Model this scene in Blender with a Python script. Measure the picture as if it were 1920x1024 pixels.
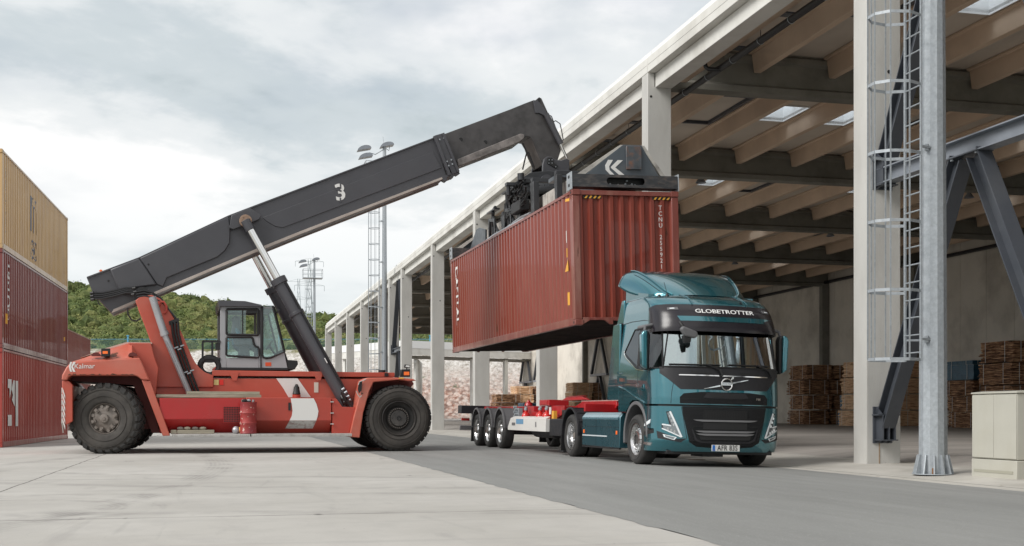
import bpy, math, random
from mathutils import Vector, Matrix, noise
R = math.radians
random.seed(7)
for o in list(bpy.data.objects): bpy.data.objects.remove(o)
SC = bpy.context.scene
C = SC.collection
# ------------------------------------------------------------ camera, sky, sun, exposure
EYE, FPX, HY, CX = .92, 2225., 775., 960.      # eye height (m) and focal length in photo pixels
cam = bpy.data.objects.new('camera', bpy.data.cameras.new('camera')); C.objects.link(cam)
cam.location = (0, 0, EYE); cam.rotation_euler = (R(90), 0, 0)
cam.data.sensor_width = 36; cam.data.lens = FPX / 1920 * 36
cam.data.shift_y = (HY - 512) / 1920
cam.data.clip_start = .1; cam.data.clip_end = 6000
SC.camera = cam
W = bpy.data.worlds.new('World'); SC.world = W; W.use_nodes = True
SUN_EL, SUN_AZ = 38, -123      # azimuth from +Y towards +X
def world():
    nt = W.node_tree; N = nt.nodes; L = nt.links; N.clear()
    out = N.new('ShaderNodeOutputWorld'); bg = N.new('ShaderNodeBackground'); bg.inputs[1].default_value = .1
    L.new(bg.outputs[0], out.inputs[0])
    sky = N.new('ShaderNodeTexSky'); sky.sky_type = 'NISHITA'; sky.sun_disc = False
    sky.sun_elevation = R(SUN_EL); sky.sun_rotation = R(SUN_AZ); sky.dust_density = 3
    tc = N.new('ShaderNodeTexCoord'); sx = N.new('ShaderNodeSeparateXYZ'); L.new(tc.outputs['Generated'], sx.inputs[0])
    def m(op, a, b=None, c=None):
        n = N.new('ShaderNodeMath'); n.operation = op
        for i, v in enumerate((a, b, c)):
            if v is None: continue
            if hasattr(v, 'links'): L.new(v, n.inputs[i])
            else: n.inputs[i].default_value = v
        return n.outputs[0]
    z = m('MAXIMUM', sx.outputs[2], 0.0); den = m('ADD', z, .16)
    cx = m('DIVIDE', sx.outputs[0], den); cy = m('DIVIDE', sx.outputs[1], den)
    cb = N.new('ShaderNodeCombineXYZ'); L.new(cx, cb.inputs[0]); L.new(cy, cb.inputs[1]); L.new(z, cb.inputs[2])
    def nz(sc, det, rough, off, dist=.0):
        mp = N.new('ShaderNodeMapping'); mp.inputs['Location'].default_value = off; L.new(cb.outputs[0], mp.inputs[0])
        n = N.new('ShaderNodeTexNoise'); n.inputs['Scale'].default_value = sc; n.inputs['Detail'].default_value = det
        n.inputs['Roughness'].default_value = rough; n.inputs['Distortion'].default_value = dist
        L.new(mp.outputs[0], n.inputs[0]); return n.outputs[0]
    def ramp(f, st):
        r = N.new('ShaderNodeValToRGB'); L.new(f, r.inputs[0])
        while len(r.color_ramp.elements) < len(st): r.color_ramp.elements.new(.5)
        for e, (p, c) in zip(r.color_ramp.elements, st): e.position = p; e.color = (*c, 1) if len(c) == 3 else c
        r.color_ramp.interpolation = 'EASE'; return r.outputs[0]
    def mix(f, a, b):
        n = N.new('ShaderNodeMix'); n.data_type = 'RGBA'
        if hasattr(f, 'links'): L.new(f, n.inputs[0])
        else: n.inputs[0].default_value = f
        for s, v in ((6, a), (7, b)):
            if hasattr(v, 'links'): L.new(v, n.inputs[s])
            else: n.inputs[s].default_value = (*v, 1)
        return n.outputs[2]
    big = nz(.62, 7, .52, SKY_OFF, .35); fine = nz(2.3, 6, .6, (9.1, 3.7, 2), .2)
    f = m('ADD', m('MULTIPLY', big, .78), m('MULTIPLY', fine, .22))
    # cloud brightness (values are at background strength 0.1)
    cloud = ramp(f, [(.37, (4.1, 4.65, 4.9)), (.42, (5.0, 5.5, 5.75)), (.47, (6.6, 6.85, 6.95)), (.53, (8.3, 8.25, 8.2))])
    gap = ramp(nz(1.1, 5, .5, (1.3, 8.2, 0)), [(.50, (0, 0, 0)), (.72, (.55, .55, .55))])
    col = mix(gap, cloud, sky.outputs[0])
    low = ramp(z, [(0.0, (1, 1, 1)), (.24, (0, 0, 0))])          # milky air low over the hills
    col = mix(m('MULTIPLY', low, .72), col, (5.6, 6.3, 6.5))
    L.new(col, bg.inputs[0])
SKY_OFF = (3.4, 1.2, .7)
world()
sun = bpy.data.objects.new('sun', bpy.data.lights.new('sun', 'SUN')); C.objects.link(sun)
sun.data.energy = 2.2; sun.data.angle = R(28); sun.data.color = (1, .97, .93)
_a = R(SUN_AZ); _e = R(SUN_EL)
sun.rotation_euler = Vector((math.sin(_a) * math.cos(_e), math.cos(_a) * math.cos(_e), math.sin(_e))).to_track_quat('Z', 'Y').to_euler()
SC.view_settings.view_transform = 'Standard'; SC.view_settings.look = 'None'
SC.view_settings.exposure = .35; SC.view_settings.gamma = 1
SC.render.engine = 'CYCLES'; cy = SC.cycles
cy.use_denoising = True; cy.max_bounces = 7; cy.diffuse_bounces = 4; cy.glossy_bounces = 3; cy.transparent_max_bounces = 12
cy.transmission_bounces = 4; cy.caustics_reflective = False; cy.caustics_refractive = False
cy.sample_clamp_indirect = 6

# ------------------------------------------------------------ frames: measured places in metres
def _rot(y, r, p):
    x, b, z = p
    x, z = x * math.cos(r) + z * math.sin(r), -x * math.sin(r) + z * math.cos(r)
    return (x * math.cos(y) - b * math.sin(y), x * math.sin(y) + b * math.cos(y), z)
def _irot(y, r, p):
    x, b, z = p
    x, b = x * math.cos(y) + b * math.sin(y), -x * math.sin(y) + b * math.cos(y)
    return (x * math.cos(r) - z * math.sin(r), b, x * math.sin(r) + z * math.cos(r))
def G(px, py, z=0):
    d = (EYE - z) * FPX / (py - HY); return ((px - CX) / FPX * d, d, z)
class Fr:
    def __init__(s, o, yaw, roll=0): s.o = o; s.y = R(yaw); s.r = R(roll)
    def w(s, *p): return tuple(a + b for a, b in zip(s.o, _rot(s.y, s.r, p)))
    def l(s, p): return _irot(s.y, s.r, tuple(a - b for a, b in zip(p, s.o)))
    def on(s, px, py, ax, val):
        a = s.l((0, 0, EYE)); d = _irot(s.y, s.r, ((px - CX) / FPX, 1, (HY - py) / FPX))
        t = (val - a[ax]) / d[ax]; return tuple(a[i] + t * d[i] for i in range(3))
    def place(s, o): o.location = s.o; o.rotation_euler = (0, s.r, s.y); return o
def anchored(loc, wd, yaw, roll=0):
    q = _rot(R(yaw), R(roll), loc); return Fr(tuple(w - a for w, a in zip(wd, q)), yaw, roll)
HALL = Fr((0, 0, 0), 13.84)
TRK = anchored((-1.22, 1.37, 0), G(1190, 870.8), 14.9, 1.2)
STK = anchored((0, -2.0, 0), G(195, 851.5), 16.0)
CON = anchored((-1.219, 0, 2.896), (1.28, 25.3, 5.70), 15.25, -1.5)

# ------------------------------------------------------------ mesh builder
class MB:
    def __init__(s): s.v = []; s.f = []
    def add(s, v, f):
        n = len(s.v); s.v += [tuple(p) for p in v]; s.f += [tuple(i + n for i in q) for q in f]; return s
    def box(s, x0, x1, y0, y1, z0, z1):
        if x0 > x1: x0, x1 = x1, x0
        if y0 > y1: y0, y1 = y1, y0
        if z0 > z1: z0, z1 = z1, z0
        return s.add([(x0, y0, z0), (x1, y0, z0), (x1, y1, z0), (x0, y1, z0), (x0, y0, z1), (x1, y0, z1), (x1, y1, z1), (x0, y1, z1)],
                     [(3, 2, 1, 0), (4, 5, 6, 7), (0, 1, 5, 4), (1, 2, 6, 5), (2, 3, 7, 6), (3, 0, 4, 7)])
    def prism(s, poly, a, b, axis='y'):
        # poly: (u, w) pairs. axis y: u=x w=z ; axis x: u=y w=z ; axis z: u=x w=y
        if a > b: a, b = b, a
        ar = sum(poly[i][0] * poly[(i + 1) % len(poly)][1] - poly[(i + 1) % len(poly)][0] * poly[i][1] for i in range(len(poly)))
        if (ar < 0) != (axis == 'y'): poly = poly[::-1]
        # now poly is counter-clockwise seen from the +axis side
        n = len(poly)
        mk = {'y': lambda u, w, t: (u, t, w), 'x': lambda u, w, t: (t, u, w), 'z': lambda u, w, t: (u, w, t)}[axis]
        v = [mk(u, w, a) for u, w in poly] + [mk(u, w, b) for u, w in poly]
        f = [tuple(range(n))[::-1], tuple(range(n, 2 * n))] + [(i, (i + 1) % n, (i + 1) % n + n, i + n) for i in range(n)]
        return s.add(v, f)
    def frame(s, p, q, up=(0, 0, 1)):
        p = Vector(p); q = Vector(q); d = (q - p); ln = d.length; d.normalize()
        u = Vector(up); 
        if abs(d.dot(u)) > .99: u = Vector((1, 0, 0))
        x = d.cross(u).normalized(); y = x.cross(d).normalized()
        return p, d, x, y, ln
    def beam(s, p, q, w, h, up=(0, 0, 1)):
        p, d, x, y, ln = s.frame(p, q, up)
        c = [(-w / 2, -h / 2), (w / 2, -h / 2), (w / 2, h / 2), (-w / 2, h / 2)]
        v = [p + x * a + y * b for a, b in c] + [p + d * ln + x * a + y * b for a, b in c]
        return s.add(v, [(0, 1, 2, 3), (7, 6, 5, 4), (1, 0, 4, 5), (2, 1, 5, 6), (3, 2, 6, 7), (0, 3, 7, 4)])
    def ibeam(s, p, q, w, h, t=.02, up=(0, 0, 1)):
        p, d, x, y, ln = s.frame(p, q, up)
        c = [(-w/2, -h/2), (w/2, -h/2), (w/2, -h/2+t), (t/2, -h/2+t), (t/2, h/2-t), (w/2, h/2-t), (w/2, h/2), (-w/2, h/2), (-w/2, h/2-t), (-t/2, h/2-t), (-t/2, -h/2+t), (-w/2, -h/2+t)]
        n = len(c); v = [p + x * a + y * b for a, b in c] + [p + d * ln + x * a + y * b for a, b in c]
        return s.add(v, [tuple(range(n)), tuple(range(n, 2 * n))[::-1]] + [((i + 1) % n, i, i + n, (i + 1) % n + n) for i in range(n)])
    def cyl(s, p, q, r0, r1=None, n=20):
        r1 = r0 if r1 is None else r1
        p, d, x, y, ln = s.frame(p, q); v = []
        for k, (c, r) in enumerate(((p, r0), (p + d * ln, r1))):
            v += [c + x * (r * math.cos(2 * math.pi * i / n)) + y * (r * math.sin(2 * math.pi * i / n)) for i in range(n)]
        return s.add(v, [tuple(range(n)), tuple(range(n, 2 * n))[::-1]] + [((i + 1) % n, i, i + n, (i + 1) % n + n) for i in range(n)])
    def tube(s, pts, r, n=8, closed=False):
        pts = [Vector(p) for p in pts]; m = len(pts); v = []; x = None
        for i, p in enumerate(pts):
            if closed: d = pts[(i + 1) % m] - pts[i - 1]
            else: d = pts[min(i + 1, m - 1)] - pts[max(i - 1, 0)]
            d.normalize()
            if x is None:
                x = d.cross(Vector((0, 0, 1)) if abs(d.z) < .9 else Vector((1, 0, 0))).normalized()
            else: x = (x - d * x.dot(d)).normalized()
            y = d.cross(x); rr = r[i] if isinstance(r, (list, tuple)) else r
            v += [p + x * rr * math.cos(2 * math.pi * k / n) + y * rr * math.sin(2 * math.pi * k / n) for k in range(n)]
        f = []
        for i in range(m if closed else m - 1):
            j = (i + 1) % m
            f += [(i * n + k, i * n + (k + 1) % n, j * n + (k + 1) % n, j * n + k) for k in range(n)]
        if not closed: f += [tuple(range(n))[::-1], tuple(range((m - 1) * n, m * n))]
        return s.add(v, f)
    def lathe(s, prof, c=(0, 0, 0), axis='y', n=48, ripple=None):
        # prof: (radius, offset along the axis)
        v = []; c = Vector(c)
        for j in range(n):
            t = 2 * math.pi * j / n
            for k, (r, h) in enumerate(prof):
                if ripple: r, h = ripple(j, k, r, h)
                a, b = r * math.cos(t), r * math.sin(t)
                v.append(c + Vector({'y': (a, h, b), 'x': (h, a, b), 'z': (a, b, h)}[axis]))
        m = len(prof); f = []
        for j in range(n):
            jn = (j + 1) % n
            f += [(j * m + k, j * m + k + 1, jn * m + k + 1, jn * m + k) for k in range(m - 1)]
        return s.add(v, f)
    def grid(s, fn, nu, nv, skip=None):
        v = [fn(i / nu, j / nv) for j in range(nv + 1) for i in range(nu + 1)]
        f = [(j * (nu + 1) + i, j * (nu + 1) + i + 1, (j + 1) * (nu + 1) + i + 1, (j + 1) * (nu + 1) + i)
             for j in range(nv) for i in range(nu) if not (skip and skip((i + .5) / nu, (j + .5) / nv))]
        return s.add(v, f)
    def slabgrid(s, fn, nu, nv, th):
        # closed thin shell: fn(u, v) outer point, th(vector) inner offset
        n = (nu + 1) * (nv + 1); th = Vector(th)
        o = [Vector(fn(i / nu, j / nv)) for j in range(nv + 1) for i in range(nu + 1)]
        v = o + [p + th for p in o]; W_ = nu + 1
        f = []
        for j in range(nv):
            for i in range(nu):
                q = (j * W_ + i, j * W_ + i + 1, (j + 1) * W_ + i + 1, (j + 1) * W_ + i)
                f += [q, tuple(a + n for a in q[::-1])]
        rim = [i for i in range(nu)] + [j * W_ + nu for j in range(nv)] + [nv * W_ + i for i in range(nu, 0, -1)] + [j * W_ for j in range(nv, 0, -1)]
        f += [(rim[(k + 1) % len(rim)], rim[k], rim[k] + n, rim[(k + 1) % len(rim)] + n) for k in range(len(rim))]
        return s.add(v, f)
    def mirror_x(s):
        n = len(s.v); s.v += [(-x, y, z) for x, y, z in s.v]; s.f += [tuple(i + n for i in q)[::-1] for q in s.f]; return s
    def build_each(s, name, m, parent=None, **k):
        # one object for every separate piece
        p = list(range(len(s.v)))
        def find(i):
            while p[i] != i: p[i] = p[p[i]]; i = p[i]
            return i
        for f in s.f:
            r = find(f[0])
            for i in f[1:]: p[find(i)] = r
        g = {}
        for f in s.f: g.setdefault(find(f[0]), []).append(f)
        out = []
        for fs in g.values():
            ids = sorted({i for f in fs for i in f}); mp = {i: n for n, i in enumerate(ids)}; q = MB()
            q.v = [s.v[i] for i in ids]; q.f = [tuple(mp[i] for i in f) for f in fs]; out.append(q.build(name, m, parent, **k))
        return out
    def build(s, name, m, parent=None, bevel=0, sharp=35, seg=2, loc=None, rz=None, recalc=False):
        me = bpy.data.meshes.new(name); me.from_pydata(s.v, [], s.f)
        if recalc:
            import bmesh
            b = bmesh.new(); b.from_mesh(me); bmesh.ops.recalc_face_normals(b, faces=b.faces); b.to_mesh(me); b.free()
        me.polygons.foreach_set('use_smooth', [True] * len(me.polygons))
        me.update(); me.set_sharp_from_angle(angle=R(sharp))
        o = bpy.data.objects.new(name, me); C.objects.link(o)
        for q in (m if isinstance(m, (list, tuple)) else [m]): me.materials.append(q)
        if parent: o.parent = parent
        if loc: o.location = loc
        if rz is not None: o.rotation_euler = (0, 0, rz)
        if bevel:
            b = o.modifiers.new('bevel', 'BEVEL'); b.width = bevel; b.segments = seg; b.limit_method = 'ANGLE'; b.angle_limit = R(40)
        return o
def tag(o, label=None, cat=None, group=None, kind=None):
    if label: o['label'] = label
    if cat: o['category'] = cat
    if group: o['group'] = group
    if kind: o['kind'] = kind
    return o
def empty(name, loc=(0, 0, 0), rz=0, label=None, cat=None, group=None, parent=None):
    o = bpy.data.objects.new(name, None); C.objects.link(o); o.location = loc; o.rotation_euler = (0, 0, rz)
    o.empty_display_size = .2
    if parent: o.parent = parent
    return tag(o, label, cat, group)
def copy_tree(o, parent=None):
    c = o.copy(); C.objects.link(c); c.parent = parent
    for ch in [x for x in bpy.data.objects if x.parent == o]: copy_tree(ch, c)
    return c
def text(s, name, m, parent, fn, size=1., ext=.004, font_sx=1., bold=0, align='CENTER', spacing=1.):
    cu = bpy.data.curves.new('t', 'FONT'); cu.body = s; cu.size = size; cu.extrude = ext; cu.align_x = align; cu.align_y = 'CENTER'
    cu.offset = bold; cu.space_character = spacing; cu.resolution_u = 3
    t = bpy.data.objects.new('t', cu); C.objects.link(t); bpy.context.view_layer.update()
    me = bpy.data.meshes.new_from_object(t.evaluated_get(bpy.context.evaluated_depsgraph_get()))
    bpy.data.objects.remove(t); me.name = name
    for v in me.vertices: v.co = Vector(fn(v.co.x * font_sx, v.co.y, v.co.z))
    me.materials.clear(); me.materials.append(m)
    o = bpy.data.objects.new(name, me); C.objects.link(o); o.parent = parent
    return o

# ------------------------------------------------------------ materials
def nodes_of(name):
    m = bpy.data.materials.new(name); m.use_nodes = True; nt = m.node_tree
    return m, nt, nt.nodes['Principled BSDF']
def mat(name, col, rough=.6, metal=0., var=.12, scale=2.5, bump=0., bscale=60, dirt=None, dirt_amt=.5, dscale=1.3, coat=0., stretch=(1, 1, 1), spec=.5, rvar=.1, patch=None, cior=1.5):
    m, nt, p = nodes_of(name); N = nt.nodes; L = nt.links
    tc = N.new('ShaderNodeTexCoord'); mp = N.new('ShaderNodeMapping'); mp.inputs['Scale'].default_value = stretch
    L.new(tc.outputs['Object'], mp.inputs[0])
    def nz(sc, det=6, r=.55):
        n = N.new('ShaderNodeTexNoise'); n.inputs['Scale'].default_value = sc; n.inputs['Detail'].default_value = det; n.inputs['Roughness'].default_value = r
        L.new(mp.outputs[0], n.inputs[0]); return n.outputs[0]
    def mapr(f, a, b, c, d):
        n = N.new('ShaderNodeMapRange'); L.new(f, n.inputs[0])
        for i, v in enumerate((a, b, c, d)): n.inputs[i + 1].default_value = v
        return n.outputs[0]
    def mul(c1, f):
        n = N.new('ShaderNodeMix'); n.data_type = 'RGBA'; n.blend_type = 'MULTIPLY'; n.inputs[0].default_value = 1
        if hasattr(c1, 'links'): L.new(c1, n.inputs[6])
        else: n.inputs[6].default_value = (*c1, 1)
        cc = N.new('ShaderNodeCombineColor'); [L.new(f, cc.inputs[i]) for i in range(3)]
        L.new(cc.outputs[0], n.inputs[7]); return n.outputs[2]
    c = mul(col, mapr(nz(scale), .25, .75, 1 - var, 1 + var))
    if dirt is not None:
        f = mapr(nz(dscale, 8, .62), .47, .68, 0, dirt_amt)
        n = N.new('ShaderNodeMix'); n.data_type = 'RGBA'; L.new(f, n.inputs[0]); L.new(c, n.inputs[6]); n.inputs[7].default_value = (*dirt, 1); c = n.outputs[2]
    if patch is not None:
        pc, ps, lo, hi = patch
        f = mapr(nz(ps, 4, .6), lo, hi, 0, 1)
        n = N.new('ShaderNodeMix'); n.data_type = 'RGBA'; L.new(f, n.inputs[0]); L.new(c, n.inputs[6]); n.inputs[7].default_value = (*pc, 1); c = n.outputs[2]
    L.new(c, p.inputs['Base Color'])
    L.new(mapr(nz(scale * 2.3), .3, .7, max(0, rough - rvar), min(1, rough + rvar)), p.inputs['Roughness'])
    p.inputs['Metallic'].default_value = metal; p.inputs['Coat Weight'].default_value = coat; p.inputs['Coat Roughness'].default_value = .03; p.inputs['Coat IOR'].default_value = cior
    p.inputs['Specular IOR Level'].default_value = spec
    if bump:
        b = N.new('ShaderNodeBump'); b.inputs['Strength'].default_value = 1; b.inputs['Distance'].default_value = bump
        L.new(nz(bscale, 5, .6), b.inputs['Height']); L.new(b.outputs[0], p.inputs['Normal'])
    return m
def plain(name, col, rough=.5, metal=0., emit=0., coat=0.):
    m, nt, p = nodes_of(name); p.inputs['Base Color'].default_value = (*col, 1); p.inputs['Roughness'].default_value = rough
    p.inputs['Metallic'].default_value = metal; p.inputs['Coat Weight'].default_value = coat
    if emit: p.inputs['Emission Color'].default_value = (*col, 1); p.inputs['Emission Strength'].default_value = emit
    return m
def glass(name, tint, refl=1., milk=0.):
    m = bpy.data.materials.new(name); m.use_nodes = True; nt = m.node_tree; N = nt.nodes; L = nt.links; N.clear()
    out = N.new('ShaderNodeOutputMaterial'); t = N.new('ShaderNodeBsdfTransparent'); t.inputs[0].default_value = (*tint, 1)
    g = N.new('ShaderNodeBsdfGlossy'); g.inputs['Roughness'].default_value = .02; g.inputs[0].default_value = (.9, .95, 1, 1)
    f = N.new('ShaderNodeFresnel'); f.inputs[0].default_value = 1.5
    k = N.new('ShaderNodeMath'); k.operation = 'MULTIPLY_ADD'; L.new(f.outputs[0], k.inputs[0]); k.inputs[1].default_value = refl; k.inputs[2].default_value = .03 * refl
    k.use_clamp = True
    a = t.outputs[0]
    if milk:
        d = N.new('ShaderNodeBsdfDiffuse'); d.inputs[0].default_value = (.6, .68, .66, 1)
        mm = N.new('ShaderNodeMixShader'); mm.inputs[0].default_value = milk; L.new(t.outputs[0], mm.inputs[1]); L.new(d.outputs[0], mm.inputs[2]); a = mm.outputs[0]
    x = N.new('ShaderNodeMixShader'); L.new(k.outputs[0], x.inputs[0]); L.new(a, x.inputs[1]); L.new(g.outputs[0], x.inputs[2]); L.new(x.outputs[0], out.inputs[0])
    return m
# ------------------------------------------------------------ ground
def ground_mat():
    m, nt, p = nodes_of('yard_concrete'); N = nt.nodes; L = nt.links
    tc = N.new('ShaderNodeTexCoord'); sx = N.new('ShaderNodeSeparateXYZ'); L.new(tc.outputs['Object'], sx.inputs[0])
    def M(op, a, b=None, clamp=False):
        n = N.new('ShaderNodeMath'); n.operation = op; n.use_clamp = clamp
        for i, v in enumerate((a, b)):
            if v is None: continue
            if hasattr(v, 'links'): L.new(v, n.inputs[i])
            else: n.inputs[i].default_value = v
        return n.outputs[0]
    def nz(sc, det, r, st=(1, 1, 1), dist=0):
        mp = N.new('ShaderNodeMapping'); mp.inputs['Scale'].default_value = st; L.new(tc.outputs['Object'], mp.inputs[0])
        n = N.new('ShaderNodeTexNoise'); n.inputs['Scale'].default_value = sc; n.inputs['Detail'].default_value = det; n.inputs['Roughness'].default_value = r
        n.inputs['Distortion'].default_value = dist
        L.new(mp.outputs[0], n.inputs[0]); return n.outputs[0]
    def mr(f, a, b, c, d):
        n = N.new('ShaderNodeMapRange'); L.new(f, n.inputs[0])
        for i, v in enumerate((a, b, c, d)): n.inputs[i + 1].default_value = v
        return n.outputs[0]
    def mix(f, a, b):
        n = N.new('ShaderNodeMix'); n.data_type = 'RGBA'; L.new(f, n.inputs[0])
        for s, v in ((6, a), (7, b)):
            if hasattr(v, 'links'): L.new(v, n.inputs[s])
            else: n.inputs[s].default_value = (*v, 1)
        return n.outputs[2]
    wob = M('MULTIPLY', M('SUBTRACT', nz(1.4, 5, .6), .5), .09)
    def joint(o, x0, period, w):
        t = M('ADD', M('DIVIDE', M('SUBTRACT', M('ADD', o, wob), x0), period), .5)
        t = M('ABSOLUTE', M('SUBTRACT', M('FRACT', t), .5))
        return mr(M('MULTIPLY', t, period), w * .4, w, 1, 0)
    c = mix(mr(nz(.35, 6, .6), .3, .7, 0, 1), (.370, .355, .325), (.470, .455, .425))
    c = mix(mr(nz(2.2, 8, .65, (1.2, .8, 1)), .45, .75, 0, .45), c, (.33, .315, .30))
    c = mix(mr(nz(.9, 4, .5, (.12, 2.2, 1), 1.4), .58, .72, 0, .2), c, (.23, .22, .21))     # tyre scuffs across the slabs
    c = mix(mr(nz(.6, 5, .5, (3, .35, 1), 2.0), .60, .70, 0, .25), c, (.24, .23, .22))
    c = mix(mr(nz(1.1, 6, .55), .66, .74, 0, .45), c, (.55, .54, .52))
    c = mix(mr(nz(38, 2, .5), .66, .72, 0, .35), c, (.25, .24, .22))
    c = mix(mr(nz(9, 3, .6), .73, .77, 0, .75), c, (.06, .055, .05))
    def arc(cx, cy, r, w, amt, c):
        dx = M('SUBTRACT', sx.outputs[0], cx); dy = M('SUBTRACT', sx.outputs[1], cy)
        dd = M('SQRT', M('ADD', M('MULTIPLY', dx, dx), M('MULTIPLY', dy, dy)))
        k = mr(M('ABSOLUTE', M('SUBTRACT', M('ADD', dd, M('MULTIPLY', wob, 1.5)), r)), w * .55, w, 1, 0)
        rib = mr(M('ABSOLUTE', M('SUBTRACT', M('FRACT', M('MULTIPLY', dd, 13)), .5)), .1, .3, .5, 1)
        return mix(M('MULTIPLY', M('MULTIPLY', k, rib), M('MULTIPLY', mr(nz(1.2, 5, .65, (1, 1, 1)), .42, .60, 0, 1), amt)), c, (.16, .15, .14))
    for q in ((-14, 9, 9.6, .22, .42), (-14, 9, 11.9, .22, .36), (6, 30, 13.5, .25, .38), (6, 30, 15.9, .25, .36), (-22, 30, 19.5, .3, .45), (-3, -6, 17.6, .24, .30), (-3, -6, 20.2, .24, .34), (-40, 22, 40, .28, .4), (-2.2, 12.2, 1.25, .12, .35), (-2.2, 12.2, 1.6, .1, .3)): c = arc(*q, c)
    c = mix(mr(nz(.75, 3, .5, (1, 1, 1), .8), .70, .76, 0, .5), c, (.20, .185, .165))
    brk = mr(nz(.9, 4, .6), .36, .55, .35, 1)
    wide = mr(nz(1.3, 4, .7, (1, .05, 1)), .60, .66, 0, 1)
    j = M('MAXIMUM', M('MULTIPLY', joint(sx.outputs[1], 10.9, 6.5, .024), brk), M('MULTIPLY', joint(sx.outputs[0], -2.5, 6.0, .020), .9))
    j = M('MAXIMUM', j, M('MULTIPLY', joint(sx.outputs[1], 10.9, 6.5, .10), wide))
    c = mix(M('MULTIPLY', j, .85), c, (.055, .05, .045))
    L.new(c, p.inputs['Base Color']); p.inputs['Roughness'].default_value = .82; p.inputs['Specular IOR Level'].default_value = .3
    b = N.new('ShaderNodeBump'); b.inputs['Distance'].default_value = .004; b.inputs['Strength'].default_value = .8
    L.new(nz(30, 6, .7), b.inputs['Height']); L.new(b.outputs[0], p.inputs['Normal'])
    return m
def strip(name, prof, s0, s1, m, thick=.0, nseg=40):
    b = MB(); n = len(prof)
    for j in range(nseg + 1):
        s = s0 + (s1 - s0) * (j / nseg) ** 1.8
        b.v += [(t, s, z) for t, z in prof]
    b.f = [(j * n + i, j * n + i + 1, (j + 1) * n + i + 1, (j + 1) * n + i) for j in range(nseg) for i in range(n - 1)]
    o = b.build(name, m, rz=HALL.y); return tag(o, kind='structure')
M_YARD = ground_mat()
M_ASPH = mat('asphalt', (.235, .237, .228), .85, var=.12, scale=.8, bump=.006, bscale=110, dirt=(.30, .30, .29), dirt_amt=.5, dscale=.45, stretch=(2.2, .25, 1), spec=.3, patch=((.36, .36, .345), 75, .60, .68))
M_APRON = mat('apron_concrete', (.47, .45, .41), .85, var=.15, scale=1.1, bump=.006, bscale=25, dirt=(.30, .28, .24), dirt_amt=.7, dscale=.8, patch=((.2, .17, .13), 3.1, .66, .72))
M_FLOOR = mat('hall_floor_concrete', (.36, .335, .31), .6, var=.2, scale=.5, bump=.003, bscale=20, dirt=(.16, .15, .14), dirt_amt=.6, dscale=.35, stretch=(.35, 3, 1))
M_SOIL = mat('dry_soil', (.30, .27, .2), .95, var=.3, scale=.05, bump=.05, bscale=1, dirt=(.13, .17, .07), dirt_amt=.8, dscale=.03)
strip('yard', [(-90, -.05), (-5.2, -.05), (-3.4, 0), (3.41, 0)], -14, 172, M_YARD)
ROADP = [(3.415, -.006), (6.6, -.004), (7.3, 0), (9.62, -.048)]
def rough_edge():
    # the road sheet, its left edge chipped against the slab
    b = MB(); rows = []; s = -14.0; rnd = random.Random(3)
    while s < 172:
        rows.append(s); s += .22 if s < 34 else (1.2 if s < 80 else 8)
    for s in rows:
        j = rnd.uniform(-.03, .035) if s < 80 else 0; k = rnd.uniform(-.02, .03) if s < 80 else 0
        b.v += [(3.395 + j, s, -.0015), (3.55, s, 0.0), (6.6, s, 0.0), (7.3, s, 0), (9.55, s, -.0475), (9.62 + k, s, -.0475)]
    n = 6; b.f = [(j * n + i, j * n + i + 1, (j + 1) * n + i + 1, (j + 1) * n + i) for j in range(len(rows) - 1) for i in range(n - 1)]
    for i, v in enumerate(b.v): b.v[i] = (v[0], v[1], v[2] + .004)
    tag(b.build('road', M_ASPH, rz=HALL.y), kind='structure')
rough_edge()
strip('roadbed', [(3.42, -.07), (9.9, -.07)], -14, 172, M_ASPH)
strip('apron', [(9.5, -.05), (9.98, -.046), (11.1, .004), (12.3, .02)], -14, 172, M_APRON)
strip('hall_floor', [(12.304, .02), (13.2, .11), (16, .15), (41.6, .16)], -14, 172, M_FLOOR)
_t = MB(); _t.box(9.975, 9.99, -14, 172, -.06, -.0445); tag(_t.build('gutter_joint', plain('joint_tar', (.06, .055, .05), .9), rz=HALL.y), kind='structure')
gb = MB()
gb.add([(-2500, -60, -.22), (2500, -60, -.22), (2500, 4000, -.22), (-2500, 4000, -.22)], [(0, 1, 2, 3)])
tag(gb.build('ground', M_SOIL), kind='structure')

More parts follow.
